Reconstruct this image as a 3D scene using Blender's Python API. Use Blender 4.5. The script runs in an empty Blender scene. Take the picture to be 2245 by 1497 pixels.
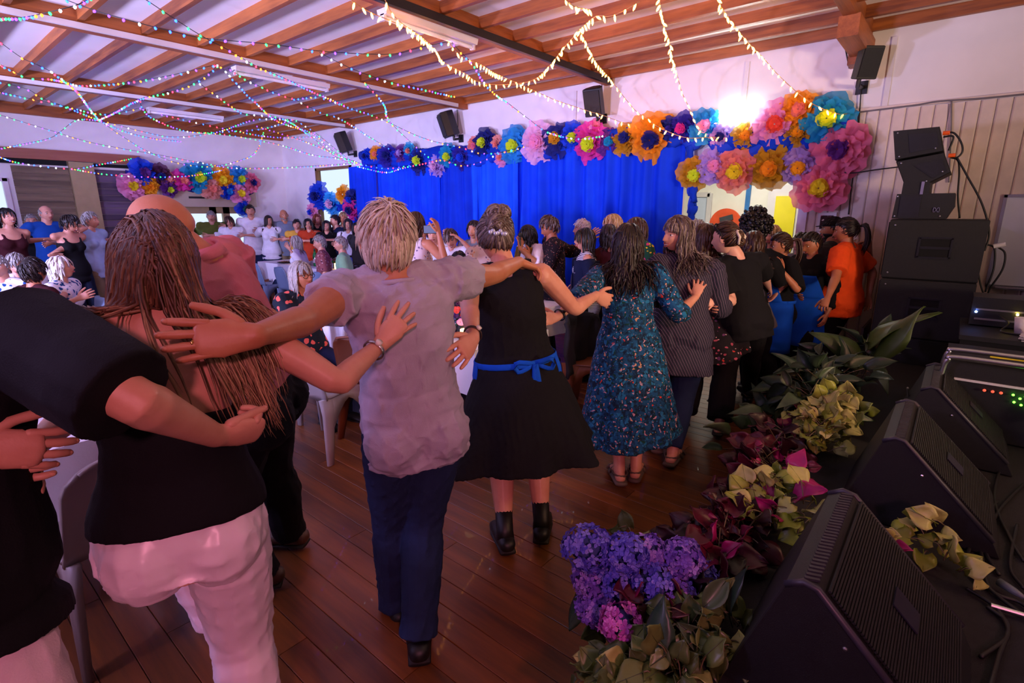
import bpy, math, random
import numpy as np
from mathutils import Vector, Matrix
R = math.radians
random.seed(7); RNG = np.random.default_rng(7)
SC = bpy.context.scene
COL = SC.collection

# ------------------------------------------------------------------ camera
FPX, CX, CY, HCAM = 1153.0, 1122.5, 748.5, 1.68
PITCH = math.atan((CY - 465) / FPX)
HEAD = math.atan((2115 - CX) / math.hypot(FPX, CY - 465))
fw_h = np.array([math.cos(HEAD), math.sin(HEAD), 0.0])
RT = np.array([math.sin(HEAD), -math.cos(HEAD), 0.0])
FW = math.cos(PITCH) * fw_h - np.array([0, 0, math.sin(PITCH)])
UPV = np.cross(RT, FW)
CAM = np.array([0, 0, HCAM])
cam = bpy.data.cameras.new('camera'); co = bpy.data.objects.new('camera', cam); COL.objects.link(co)
M = Matrix.Identity(4)
for i in range(3):
    M[i][0] = RT[i]; M[i][1] = UPV[i]; M[i][2] = -FW[i]; M[i][3] = CAM[i]
co.matrix_world = M
cam.sensor_width = 36; cam.lens = 36 * FPX / 2245; cam.clip_start = 0.05; cam.clip_end = 200
SC.camera = co

# ------------------------------------------------------------------ view, world, lamps
SC.view_settings.view_transform = 'Standard'
SC.view_settings.look = 'None'
SC.view_settings.exposure = 0.0
SC.view_settings.gamma = 1.0
SC.view_settings.use_curve_mapping = False
SC.cycles.use_denoising = True
SC.cycles.max_bounces = 6
SC.cycles.diffuse_bounces = 3
SC.cycles.transparent_max_bounces = 12
SC.cycles.sample_clamp_indirect = 4.0
w = bpy.data.worlds.new('dusk'); SC.world = w; w.use_nodes = True
w.node_tree.nodes['Background'].inputs[0].default_value = (0.62, 0.74, 1.0, 1)
w.node_tree.nodes['Background'].inputs[1].default_value = 1.6

def lamp(name, kind, loc, color, power, target=None, size=0.2, cone=70, blend=0.8, size_y=None):
    l = bpy.data.lights.new(name, kind); l.color = color; l.energy = power
    if kind == 'SPOT':
        l.spot_size = R(cone); l.spot_blend = blend; l.shadow_soft_size = size
    elif kind == 'AREA':
        l.size = size
        if size_y: l.shape = 'RECTANGLE'; l.size_y = size_y
    else:
        l.shadow_soft_size = size
    o = bpy.data.objects.new(name, l); COL.objects.link(o); o.location = loc
    if target is not None:
        d = Vector(target) - Vector(loc)
        o.rotation_euler = d.to_track_quat('-Z', 'Y').to_euler()
    return o
# stage wash (pink, from behind the photographer), violet party wash over the far half, amber over the right side
lamp('stage_wash_pink', 'SPOT', (-1.6, -2.2, 2.9), (1.0, 0.30, 0.44), 330, (1.4, 2.0, 1.0), 0.15, 75)
lamp('stage_wash_magenta', 'SPOT', (2.6, -3.2, 3.0), (1.0, 0.28, 0.40), 60, (3.3, 1.9, 1.0), 0.15, 75)
lamp('stage_wash_violet', 'SPOT', (-2.5, 2.5, 3.0), (0.66, 0.42, 1.0), 170, (1.2, 2.2, 0.4), 0.2, 80)
lamp('party_wash_blue', 'SPOT', (-3.2, 6.0, 3.0), (0.40, 0.42, 1.0), 850, (4.5, 8.0, 1.2), 0.3, 100)
lamp('party_wash_lilac', 'SPOT', (-3.0, 10.0, 3.0), (0.56, 0.48, 1.0), 300, (3.5, 11.0, 1.3), 0.3, 100)
lamp('ceiling_fill_lilac', 'SPOT', (-3.6, 6.5, 1.2), (0.56, 0.52, 1.0), 2200, (0.6, 7.0, 3.5), 0.3, 105)  # unseen spot added to brighten the ceiling boards on the left
lamp('ceiling_fill_violet', 'SPOT', (-3.6, 2.5, 1.2), (0.66, 0.54, 1.0), 1900, (-0.4, 3.9, 3.5), 0.3, 100)  # second added ceiling fill, out of view, no such fixture in the hall
lamp('ceiling_fill_amber', 'SPOT', (2.2, -3.6, 1.4), (1.0, 0.70, 0.50), 900, (3.6, 0.6, 3.5), 0.3, 90)  # added warm fill behind the camera, lifts the ceiling at right
lamp('amber_lamp', 'SPOT', (2.6, -2.6, 3.15), (1.0, 0.56, 0.22), 130, (3.2, 2.0, 0.0), 0.2, 50)

# ------------------------------------------------------------------ pixel helpers: a pixel and a distance give a point of the room
def ray(x, y): return FW + RT * (x - CX) / FPX - UPV * (y - CY) / FPX
def D(x, y, d): return CAM + ray(x, y) * d
def PZ(x, y, z): r = ray(x, y); return CAM + r * (z - HCAM) / r[2]
def PX(x, y, v): r = ray(x, y); return CAM + r * v / r[0]
def PY(x, y, v): r = ray(x, y); return CAM + r * v / r[1]
def vec(*a): return np.array(a, float)
def nrm(v):
    v = np.asarray(v, float); n = np.linalg.norm(v); return v / n if n > 1e-9 else v
def lerp(a, b, t): return a + (b - a) * t

# ------------------------------------------------------------------ materials
def lin(h):
    h = h.lstrip('#'); c = [int(h[i:i + 2], 16) / 255 for i in (0, 2, 4)]
    return tuple(x / 12.92 if x <= .04045 else ((x + .055) / 1.055) ** 2.4 for x in c)
MATS = {}
class NT:
    def __init__(s, name):
        s.m = bpy.data.materials.new(name); s.m.use_nodes = True; s.t = s.m.node_tree; s.n = s.t.nodes
        s.b = s.n['Principled BSDF']; s.out = s.n['Material Output']
    def node(s, typ, **k):
        n = s.n.new(typ)
        for a, v in k.items():
            if a.startswith('i_'): n.inputs[a[2:].replace('_', ' ')].default_value = v
            else: setattr(n, a, v)
        return n
    def link(s, a, b): s.t.links.new(a, b)
    def coord(s, scale=(1, 1, 1), kind='Object', rot=(0, 0, 0)):
        tc = s.node('ShaderNodeTexCoord'); mp = s.node('ShaderNodeMapping')
        mp.inputs['Scale'].default_value = scale; mp.inputs['Rotation'].default_value = rot
        s.link(tc.outputs[kind], mp.inputs['Vector']); return mp.outputs['Vector']
    def ramp(s, fac, stops, interp='LINEAR'):
        r = s.node('ShaderNodeValToRGB'); r.color_ramp.interpolation = interp
        e = r.color_ramp.elements
        while len(e) < len(stops): e.new(0.5)
        for x, (p, c) in zip(e, stops): x.position = p; x.color = (*c, 1)
        s.link(fac, r.inputs['Fac']); return r.outputs['Color']
    def noise(s, v, scale, detail=3, rough=.5):
        n = s.node('ShaderNodeTexNoise'); n.inputs['Scale'].default_value = scale
        n.inputs['Detail'].default_value = detail; n.inputs['Roughness'].default_value = rough
        s.link(v, n.inputs['Vector']); return n.outputs['Fac']
    def bump(s, h, strength=.3, dist=.01):
        b = s.node('ShaderNodeBump'); b.inputs['Strength'].default_value = strength; b.inputs['Distance'].default_value = dist
        s.link(h, b.inputs['Height']); s.link(b.outputs['Normal'], s.b.inputs['Normal'])
    def mix(s, f, a, b):
        m = s.node('ShaderNodeMix', data_type='RGBA')
        for sock, v in ((m.inputs[0], f), (m.inputs[6], a), (m.inputs[7], b)):
            if hasattr(v, 'is_linked'): s.link(v, sock)
            elif isinstance(v, (int, float)): sock.default_value = v
            else: sock.default_value = (*v, 1)
        return m.outputs[2]
    def math(s, op, a, b=0.0):
        m = s.node('ShaderNodeMath', operation=op)
        for i, v in enumerate((a, b)):
            if hasattr(v, 'is_linked'): s.link(v, m.inputs[i])
            else: m.inputs[i].default_value = v
        return m.outputs[0]
def plain(name, col, rough=.6, metal=0, var=.12, vs=8, bump=0, bs=200, sheen=0, spec=.5, coat=0):
    if name in MATS: return MATS[name]
    t = NT(name); c = lin(col) if isinstance(col, str) else col
    v = t.coord(); f = t.noise(v, vs)
    a = tuple(x * (1 - var) for x in c); b = tuple(min(1, x * (1 + var)) for x in c)
    t.link(t.ramp(f, [(.3, a), (.7, b)]), t.b.inputs['Base Color'])
    t.b.inputs['Roughness'].default_value = rough; t.b.inputs['Metallic'].default_value = metal
    t.b.inputs['Specular IOR Level'].default_value = spec
    if coat: t.b.inputs['Coat Weight'].default_value = coat
    if sheen: t.b.inputs['Sheen Weight'].default_value = sheen
    if bump: t.bump(t.noise(v, bs, 2), bump, .004)
    MATS[name] = t.m; return t.m
def cloth(name, col, var=.1, rough=.85): return plain(name, col, rough, 0, var, 10, .25, 260, .0, .2)
def emit(name, col, s):
    if name in MATS: return MATS[name]
    t = NT(name); t.b.inputs['Base Color'].default_value = (*col, 1)
    t.b.inputs['Emission Color'].default_value = (*col, 1); t.b.inputs['Emission Strength'].default_value = s
    MATS[name] = t.m; return t.m
def skin(name, col):
    if name in MATS: return MATS[name]
    t = NT(name); c = lin(col); v = t.coord(); f = t.noise(v, 14, 4)
    t.link(t.ramp(f, [(.3, (c[0] * .88, c[1] * .78, c[2] * .76)), (.7, c)]), t.b.inputs['Base Color'])
    t.b.inputs['Roughness'].default_value = .48; t.bump(t.noise(v, 160, 3), .12, .003)
    MATS[name] = t.m; return t.m
def attr_mat(name, stops, rough=.6, trans=0.0, bump=0, spec=.4, alpha=1.0, vs=30, vamt=.25):
    """colour picked by the per-piece value stored on the mesh (different locks, leaves, petals)"""
    if name in MATS: return MATS[name]
    t = NT(name); a = t.node('ShaderNodeAttribute', attribute_name='rnd')
    v = t.coord(); f = t.noise(v, vs, 3)
    x = t.math('ADD', a.outputs['Fac'], t.math('MULTIPLY', t.math('SUBTRACT', f, .5), vamt))
    col = t.ramp(x, [(p, lin(c) if isinstance(c, str) else c) for p, c in stops])
    t.link(col, t.b.inputs['Base Color']); t.b.inputs['Roughness'].default_value = rough
    t.b.inputs['Specular IOR Level'].default_value = spec
    sh = t.b.outputs['BSDF']
    if trans:
        tr = t.node('ShaderNodeBsdfTranslucent'); t.link(col, tr.inputs['Color'])
        ms = t.node('ShaderNodeMixShader'); ms.inputs[0].default_value = trans
        t.link(sh, ms.inputs[1]); t.link(tr.outputs[0], ms.inputs[2]); sh = ms.outputs[0]
    if alpha < 1:
        tp = t.node('ShaderNodeBsdfTransparent'); ms = t.node('ShaderNodeMixShader'); ms.inputs[0].default_value = alpha
        t.link(tp.outputs[0], ms.inputs[1]); t.link(sh, ms.inputs[2]); sh = ms.outputs[0]
    t.link(sh, t.out.inputs['Surface'])
    if bump: t.bump(f, bump, .003)
    MATS[name] = t.m; return t.m
def wood(name, dark, light, axis=0, scale=1.0, rough=.45, obj=True, coat=0, bump=.15):
    if name in MATS: return MATS[name]
    t = NT(name); sc = [14 * scale] * 3; sc[axis] = 1.1 * scale
    v = t.coord(tuple(sc))
    if obj:
        oi = t.node('ShaderNodeObjectInfo'); va = t.node('ShaderNodeVectorMath', operation='ADD')
        t.link(v, va.inputs[0]); mm = t.math('MULTIPLY', oi.outputs['Random'], 40.0); t.link(mm, va.inputs[1]); v = va.outputs[0]
    f = t.noise(v, 1.6, 5, .6); g = t.noise(v, 7, 3)
    x = t.math('ADD', t.math('MULTIPLY', f, .75), t.math('MULTIPLY', g, .25))
    if obj: x = t.math('ADD', x, t.math('MULTIPLY', t.math('SUBTRACT', oi.outputs['Random'], .5), .22))
    t.link(t.ramp(x, [(.28, lin(dark)), (.72, lin(light))]), t.b.inputs['Base Color'])
    t.b.inputs['Roughness'].default_value = rough
    if coat: t.b.inputs['Coat Weight'].default_value = coat
    t.bump(g, bump, .002); MATS[name] = t.m; return t.m
def spots(name, base, cols, scale=9, thr=.32, base2=None, rnd=1.0, fine=None, warp=.045):
    """printed cloth: blobs of several colours on a ground"""
    if name in MATS: return MATS[name]
    t = NT(name); v = t.coord(); nz = t.node('ShaderNodeTexNoise'); nz.inputs['Scale'].default_value = 18; t.link(v, nz.inputs['Vector'])
    vm = t.node('ShaderNodeVectorMath', operation='MULTIPLY_ADD'); t.link(nz.outputs['Color'], vm.inputs[0])
    vm.inputs[1].default_value = (warp, warp, warp); t.link(v, vm.inputs[2]); v2 = vm.outputs[0]
    col = lin(base)
    if base2: col = t.ramp(t.noise(v, fine or 40, 4, .7), [(.42, lin(base)), (.58, lin(base2))])
    for i, (c, s, th) in enumerate(cols):
        vo = t.node('ShaderNodeTexVoronoi'); vo.inputs['Scale'].default_value = s; vo.inputs['Randomness'].default_value = rnd
        off = t.node('ShaderNodeVectorMath', operation='ADD'); off.inputs[1].default_value = (i * 3.7, i * 1.3, i * 2.1); t.link(v2, off.inputs[0])
        t.link(off.outputs[0], vo.inputs['Vector'])
        col = t.mix(t.math('LESS_THAN', vo.outputs['Distance'], th), col, lin(c))
    if hasattr(col, 'is_linked'): t.link(col, t.b.inputs['Base Color'])
    t.b.inputs['Roughness'].default_value = .8; t.b.inputs['Specular IOR Level'].default_value = .25
    MATS[name] = t.m; return t.m
def stripes(name, base, line, freq, width=.1, rot=(0, 0, 0), axis='X'):
    if name in MATS: return MATS[name]
    t = NT(name); v = t.coord((1, 1, 1), 'Object', rot); wv = t.node('ShaderNodeTexWave', bands_direction=axis)
    wv.inputs['Scale'].default_value = freq; wv.inputs['Distortion'].default_value = .6; wv.inputs['Detail'].default_value = 1
    t.link(v, wv.inputs['Vector'])
    t.link(t.mix(t.math('GREATER_THAN', wv.outputs['Fac'], 1 - width), lin(base), lin(line)), t.b.inputs['Base Color'])
    t.b.inputs['Roughness'].default_value = .8; MATS[name] = t.m; return t.m

# ------------------------------------------------------------------ mesh building
class MB:
    def __init__(s): s.V = []; s.F = []; s.M = []; s.A = []; s.k = 0
    def add(s, v, f, m=0, r=0.0):
        v = np.asarray(v, float).reshape(-1, 3); s.V.append(v); k = s.k
        s.F.extend([tuple(i + k for i in q) for q in f]); s.M.extend([m] * len(f))
        s.A.append(np.broadcast_to(np.asarray(r, float), (len(v),)).copy()); s.k += len(v); return s
    def box(s, c, d, rot=None, m=0, r=0.0, taper=1.0):
        c = np.asarray(c, float); h = np.asarray(d, float) / 2
        v = np.array([[x, y, z] for z in (-1, 1) for y in (-1, 1) for x in (-1, 1)], float)
        v[4:, :2] *= taper; v = v * h
        if rot is not None: v = v @ np.asarray(rot).T
        return s.add(v + c, [(0, 2, 3, 1), (4, 5, 7, 6), (0, 1, 5, 4), (2, 6, 7, 3), (0, 4, 6, 2), (1, 3, 7, 5)], m, r)
    def rings(s, rg, m=0, r=0.0, cap=True, closed=True):
        rg = np.asarray(rg, float); k, n, _ = rg.shape; f = []
        for j in range(k - 1):
            for i in range(n if closed else n - 1):
                a = j * n + i; b = j * n + (i + 1) % n; f.append((a, b, b + n, a + n))
        if cap and closed: f.append(tuple(range(n - 1, -1, -1))); f.append(tuple(range((k - 1) * n, k * n)))
        return s.add(rg.reshape(-1, 3), f, m, r)
    def tube(s, path, ra, rb=None, ref=None, n=10, m=0, r=0.0, cap=True, rnd=False, sq=1.0):
        p = np.asarray(path, float); k = len(p)
        ra = np.broadcast_to(np.asarray(ra, float), (k,)).copy(); rb = ra.copy() if rb is None else np.broadcast_to(np.asarray(rb, float), (k,)).copy()
        if rnd:
            for e in (0, -1):
                t = nrm(p[0] - p[1]) if e == 0 else nrm(p[-1] - p[-2]); q = p[e]; a, b = ra[e], rb[e]; h = min(a, b)
                ex = [q + t * h * math.sin(x) for x in (.6, 1.1, 1.45)]; sx = [math.cos(x) for x in (.6, 1.1, 1.45)]
                if e == 0: p = np.vstack([ex[::-1], p]); ra = np.r_[[a * x for x in sx[::-1]], ra]; rb = np.r_[[b * x for x in sx[::-1]], rb]
                else: p = np.vstack([p, ex]); ra = np.r_[ra, [a * x for x in sx]]; rb = np.r_[rb, [b * x for x in sx]]
            k = len(p)
        tg = np.gradient(p, axis=0) if k > 2 else np.repeat([p[-1] - p[0]], k, 0)
        tg = tg / np.maximum(np.linalg.norm(tg, axis=1, keepdims=True), 1e-9)
        an = np.linspace(0, 2 * math.pi, n, endpoint=False); ca, sa = np.cos(an), np.sin(an)
        if sq != 1: ca = np.sign(ca) * np.abs(ca) ** sq; sa = np.sign(sa) * np.abs(sa) ** sq
        rg = []; u = None
        for i in range(k):
            t = tg[i]
            if ref is not None: rr = ref[i] if np.ndim(ref) == 2 else np.asarray(ref, float)
            elif u is None: rr = vec(0, 0, 1) if abs(t[2]) < .9 else vec(1, 0, 0)
            else: rr = u
            u = nrm(rr - t * (t @ rr)); w_ = np.cross(t, u)
            rg.append(p[i] + np.outer(ca * ra[i], u) + np.outer(sa * rb[i], w_))
        return s.rings(rg, m, r, cap)
    def ell(s, c, rad, rot=None, nu=14, nv=9, m=0, r=0.0):
        rg = []
        for e in np.linspace(-math.pi / 2 + .12, math.pi / 2 - .12, nv):
            a = np.linspace(0, 2 * math.pi, nu, endpoint=False)
            rg.append(np.c_[np.cos(a) * math.cos(e), np.sin(a) * math.cos(e), np.full(nu, math.sin(e))])
        v = np.array(rg) * np.broadcast_to(np.asarray(rad, float), (3,))
        if rot is not None: v = v @ np.asarray(rot).T
        return s.rings(v + np.asarray(c, float), m, r)
    def lathe(s, c, prof, n=16, m=0, r=0.0, cap=True):
        a = np.linspace(0, 2 * math.pi, n, endpoint=False)
        rg = [np.c_[np.cos(a) * q[0], np.sin(a) * q[0], np.full(n, q[1])] for q in prof]
        return s.rings(np.array(rg) + np.asarray(c, float), m, r, cap)
    def prism(s, pts, ax, m=0, r=0.0):
        a = np.asarray(pts, float); n = len(a)
        return s.rings(np.array([a, a + np.asarray(ax, float)]), m, r)
    def grid(s, P, m=0, r=0.0, thick=0):
        P = np.asarray(P, float)
        if not thick: return s.rings(P, m, r, False, False)
        du = np.gradient(P, axis=0); dv = np.gradient(P, axis=1); nn = np.cross(du, dv); nn /= np.maximum(np.linalg.norm(nn, axis=2, keepdims=True), 1e-9)
        k, n, _ = P.shape; Q = P + nn * thick; v = np.concatenate([P.reshape(-1, 3), Q.reshape(-1, 3)]); o = k * n; f = []
        for j in range(k - 1):
            for i in range(n - 1):
                a = j * n + i; f.append((a, a + n, a + n + 1, a + 1)); f.append((o + a, o + a + 1, o + a + n + 1, o + a + n))
        per = [i for i in range(n)] + [j * n + n - 1 for j in range(1, k)] + [(k - 1) * n + i for i in range(n - 2, -1, -1)] + [j * n for j in range(k - 2, 0, -1)]
        for x in range(len(per)):
            a, b = per[x], per[(x + 1) % len(per)]; f.append((a, b, o + b, o + a))
        return s.add(v, f, m, r)
    def mesh(s, name, mats, off=(0, 0, 0), smooth=True):
        me = bpy.data.meshes.new(name); V = np.concatenate(s.V) - np.asarray(off, float) if s.V else np.zeros((0, 3))
        me.from_pydata(V.tolist(), [], s.F)
        for mt in (mats if isinstance(mats, (list, tuple)) else [mats]): me.materials.append(mt)
        if any(s.M): me.polygons.foreach_set('material_index', s.M)
        A = np.concatenate(s.A) if s.A else np.zeros(0)
        if len(A) and (A != 0).any():
            at = me.attributes.new('rnd', 'FLOAT', 'POINT'); at.data.foreach_set('value', A)
        if smooth: me.polygons.foreach_set('use_smooth', [True] * len(me.polygons))
        me.update(); return me
    def build(s, name, mats, parent=None, smooth=False, loc=None):
        off = LOC.get(parent.name, (0, 0, 0)) if parent else (loc if loc is not None else (0, 0, 0))
        o = bpy.data.objects.new(name, s.mesh(name, mats, off, smooth)); COL.objects.link(o)
        if parent: o.parent = parent; LOC[o.name] = off
        elif loc is not None: o.location = loc; LOC[o.name] = tuple(loc)
        if smooth == 'auto': smooth_auto(o)
        return o
LOC = {}
def smooth_auto(o):
    me = o.data; me.polygons.foreach_set('use_smooth', [True] * len(me.polygons))
    try: me.set_sharp_from_angle(angle=R(35))
    except Exception: pass
def tag(o, label=None, cat=None, group=None, kind=None):
    if label: o['label'] = label
    if cat: o['category'] = cat
    if group: o['group'] = group
    if kind: o['kind'] = kind
    return o
def thing(name, loc, label, cat, group=None, rz=0):
    o = bpy.data.objects.new(name, None); COL.objects.link(o); o.location = tuple(loc); o.rotation_euler = (0, 0, rz); LOC[o.name] = tuple(loc)
    o.empty_display_size = .1
    return tag(o, label, cat, group)
def struct(name, mb, mats, smooth=False, parent=None, loc=None):
    o = mb.build(name, mats, parent, smooth, loc)
    if not parent: o['kind'] = 'structure'
    return o
def clone(o, loc, rz=0, label=None, group=None):
    c = o.copy(); COL.objects.link(c); c.location = tuple(loc); c.rotation_euler = (0, 0, rz); LOC[c.name] = tuple(loc)
    if label: c['label'] = label
    if group: c['group'] = group
    for ch in o.children:
        d = ch.copy(); COL.objects.link(d); d.parent = c
        for g in ch.children:
            e = g.copy(); COL.objects.link(e); e.parent = d
    return c
def cat_curve(pts, n):
    """smooth curve through points (Catmull-Rom)"""
    p = np.asarray(pts, float); p = np.vstack([2 * p[0] - p[1], p, 2 * p[-1] - p[-2]]); out = []
    k = len(p) - 3
    for x in np.linspace(0, k - 1e-6, n):
        i = int(x); t = x - i; a, b, c, d = p[i], p[i + 1], p[i + 2], p[i + 3]
        out.append(.5 * (2 * b + (c - a) * t + (2 * a - 5 * b + 4 * c - d) * t * t + (3 * b - a - 3 * c + d) * t ** 3))
    return np.array(out)
def rotz(a): c, s = math.cos(a), math.sin(a); return np.array([[c, -s, 0], [s, c, 0], [0, 0, 1.0]])
def basis(x, y, z): return np.array([x, y, z]).T

# ================================================================== THE ROOM
XR, YE, ZC = 6.6, 12.6, 3.47          # right wall, end wall, ceiling board
XL, YB = -4.5, -4.4
m_white = plain('white_wall_paint', '#e6e0e0', .7, 0, .04, 3, .08, 40)
m_ceil = plain('ceiling_board_paint', '#f6f4f8', .65, 0, .03, 2)
m_board = plain('cream_board_paint', '#d8c8be', .6, 0, .10, 6, .1, 60)
m_beam = wood('orange_stained_beam', '#6a3216', '#b5672c', 1, .7, .5)
m_purl = wood('orange_stained_purlin', '#6a3216', '#b0622c', 0, .7, .5)
m_floor = wood('varnished_floor_board', '#40200d', '#82491b', 1, .55, .42, True, .08, .08)
m_gap = plain('dark_floor_gap', '#1a0d06', .9)
m_plank = wood('weathered_plank', '#3c3026', '#8a755a', 0, .5, .7, True, 0, .3)
m_post = plain('tan_painted_post', '#a08a64', .6, 0, .08)
m_pink = wood('reddish_lintel', '#8a4a3a', '#a86a54', 0, .6)
m_beige = plain('beige_header', '#b5a690', .6, 0, .04)
m_trim = plain('white_trim', '#dcd6d6', .5, 0, .03)
m_dark = plain('black_gap', '#08080a', .9)
m_blk = plain('black_plastic', '#101013', .45, 0, .15, 20, .1, 300)
m_blk2 = plain('black_powder_coat', '#0d0e10', .55, 0, .2, 40, .3, 400)
m_grille = plain('black_grille_cloth', '#101113', .6, 0, .3, 60, .5, 500)
m_cab = plain('black_cable', '#0b0b0d', .5)
m_steel = plain('bare_steel', '#b9b9bf', .3, 1, .06)
m_glass = NT('window_glass'); m_glass.b.inputs['Transmission Weight'].default_value = 1; m_glass.b.inputs['Roughness'].default_value = .03
m_glass.b.inputs['IOR'].default_value = 1.02; m_glass = m_glass.m

mb = MB(); mb.box(((XL + XR) / 2, (YB + YE) / 2, -.06), (XR - XL + .4, YE - YB + .4, .08)); floor = struct('floor', mb, m_gap)
pm = {}
def plank_mesh(L):
    k = round(L, 2)
    if k not in pm:
        b = MB(); w_ = .1175
        pts = [(-w_ / 2, 0, -.02), (w_ / 2, 0, -.02), (w_ / 2, 0, -.002), (w_ / 2 - .002, 0, 0), (-w_ / 2 + .002, 0, 0), (-w_ / 2, 0, -.002)]
        b.prism(pts[::-1], (0, L, 0)); pm[k] = b.mesh('plank', m_floor, smooth=False)
    return pm[k]
row = 0; x = XR - .06
while x > -.35:
    y = .35 + (-(row * 1.37) % 3.2) - 3.2
    while y < YE:
        y0 = max(y, .35); y1 = min(y + 3.197, YE); y += 3.2
        if y1 - y0 < .05: continue
        o = bpy.data.objects.new('plank', plank_mesh(y1 - y0)); COL.objects.link(o); o.parent = floor; o.location = (x, y0, 0)
    row += 1; x -= .12
mb = MB()
while x > XL: mb.box((x, (YB + YE) / 2, -.011), (.1175, YE - YB, .022)); x -= .12
o = mb.build('planks', m_floor, floor); o['kind'] = 'stuff'

mb = MB(); mb.box(((XL + XR) / 2, (YB + YE) / 2, ZC + .05), (XR - XL + .4, YE - YB + .4, .1)); ceiling = struct('ceiling', mb, m_ceil)
PUR = [YE - .05, 9.65, 6.5, 3.85, 1.0, -1.8]
for y in PUR:
    b = MB(); b.box((0, 0, 0), (XR - XL, .10, .17)); o = b.build('purlin', m_purl, ceiling); o.location = ((XR + XL) / 2, y, 3.385)
raf = {}
for i in range(16):
    xx = 6.55 if i == 0 else 6.6 - .50 * i - .02
    for a, c in zip(PUR[:-1], PUR[1:]):
        L = round(a - c - .1, 2)
        if L not in raf: b = MB(); b.box((0, 0, 0), (.047, L, .10)); raf[L] = b.mesh('rafter', m_beam, smooth=False)
        o = bpy.data.objects.new('rafter', raf[L]); COL.objects.link(o); o.parent = ceiling; o.location = (xx, (a + c) / 2, 3.42)
# end post of the big beam over the stage corner
mb = MB(); mb.box((6.15, 1.0, 3.22), (1.0, .16, .17)); mb.box((6.5, 1.0, 3.12), (.2, .2, .1)); struct('trim_1', mb, m_purl)

# ---- right wall: openings for the far window and the doorway
WY0, WY1, WZ0, WZ1 = 9.82, 11.2, .95, 2.62
DY0, DY1, DZ = 1.40, 2.76, 2.02
mb = MB()
def wx(y0, y1, z0, z1): mb.box((XR + .06, (y0 + y1) / 2, (z0 + z1) / 2), (.12, y1 - y0, z1 - z0))
wx(YB, DY0, 0, ZC); wx(DY0, DY1, DZ, ZC); wx(DY1, WY0, 0, ZC); wx(WY0, WY1, 0, WZ0); wx(WY0, WY1, WZ1, ZC); wx(WY1, YE, 0, ZC)
wall_right = struct('wall_right', mb, m_white)
bm_ = MB(); bm_.prism([(-.012, -.049, 0), (0, -.053, 0), (0, .053, 0), (-.012, .049, 0), (-.018, .04, 0), (-.018, -.04, 0)], (0, 0, 2.62)); bme = bm_.mesh('board', m_board, smooth=False)
y = DY0 - .12
while y > -2.2:
    o = bpy.data.objects.new('board', bme); COL.objects.link(o); o.parent = wall_right; o.location = (XR - .001, y, .03); y -= .108
mb = MB(); mb.box((XR - .012, -.5, 2.672), (.035, 3.6, .028)); struct('trim_2', mb, m_board)
mb = MB()
for y, z0 in ((.76, 2.68), (4.37, 2.6), (2.1, 2.7), (7.0, 2.6), (-1.3, 2.68)): mb.box((XR - .008, y, (z0 + 3.3) / 2), (.016, .045, 3.3 - z0))
struct('trim_3', mb, m_trim)
# door frame
mb = MB(); mb.box((XR - .02, DY0 - .045, DZ / 2), (.06, .09, DZ)); mb.box((XR - .02, DY1 + .045, DZ / 2), (.06, .09, DZ)); mb.box((XR - .02, (DY0 + DY1) / 2, DZ + .06), (.06, DY1 - DY0 + .18, .12))
struct('trim_4', mb, plain('lilac_white_frame', '#d5cfe4', .5, 0, .03))
# far window
fr = MB()
for yy in (WY0 + .03, WY1 - .03): fr.box((XR + .03, yy, (WZ0 + WZ1) / 2), (.1, .06, WZ1 - WZ0))
for zz in (WZ0 + .03, WZ1 - .03, 1.75): fr.box((XR + .03, (WY0 + WY1) / 2, zz), (.1, WY1 - WY0, .05))
m_sash = wood('brown_window_sash', '#5a3a1e', '#8a5c30', 2)
win1 = struct('window_1', fr, m_sash)
b = MB(); b.box((XR + .05, (WY0 + WY1) / 2, (WZ0 + WZ1) / 2), (.008, WY1 - WY0 - .1, WZ1 - WZ0 - .1)); b.build('pane', m_glass, win1)

# ---- end wall with boarded bay, post and glazed door
mb = MB()
def wy(x0, x1, z0, z1, d=.12): mb.box(((x0 + x1) / 2, YE + d / 2, (z0 + z1) / 2), (x1 - x0, d, z1 - z0))
EX0, EX1 = 4.15, 5.75
WLX0, WLX1 = .3, 1.66
wy(3.62, EX0, 0, ZC); wy(EX0, EX1, 1.78, ZC); wy(EX1, XR + .12, 0, ZC); wy(XL - .12, 3.62, 2.74, ZC); wy(XL - .12, WLX0, 0, 2.74); wy(WLX0, WLX1, 0, 1.2); wy(WLX0, WLX1, 2.24, 2.74)
wy(WLX1, 3.62, 0, 2.74)
wall_end = struct('wall_end', mb, m_white)
b = MB(); b.box((1.2, YE - .04, 2.66), (4.9, .1, .17)); struct('trim_5', b, m_pink)
b = MB(); b.box((2.7, YE - .05, 1.28), (.36, .1, 2.56)); struct('trim_6', b, m_post)
b = MB(); b.box((3.62, YE - .03, 1.35), (.1, .08, 2.7)); struct('trim_7', b, m_pink)
for (x0, x1, mt) in ((1.74, 2.51, m_plank), (2.89, 3.56, wood('violet_grey_plank', '#33283a', '#6a5570', 0, .5, .7, True, 0, .3))):
    b = MB(); b.box((0, 0, 0), (x1 - x0, .03, .112)); me = b.mesh('plank', mt, smooth=False); z = .06
    while z < 2.5:
        o = bpy.data.objects.new('plank', me); COL.objects.link(o); o.parent = wall_end; o.location = ((x0 + x1) / 2, YE - .016 - .004 * math.sin(z * 17), z); z += .117
b = MB(); b.box((3.2, YE - .03, 2.53), (.66, .05, .06)); b.box((1.9, YE - .03, 2.53), (1.2, .05, .08)); struct('trim_8', b, m_dark)
fr = MB()
for xx in (WLX0 + .03, WLX1 - .03): fr.box((xx, YE + .02, 1.72), (.07, .1, 1.04))
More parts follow.
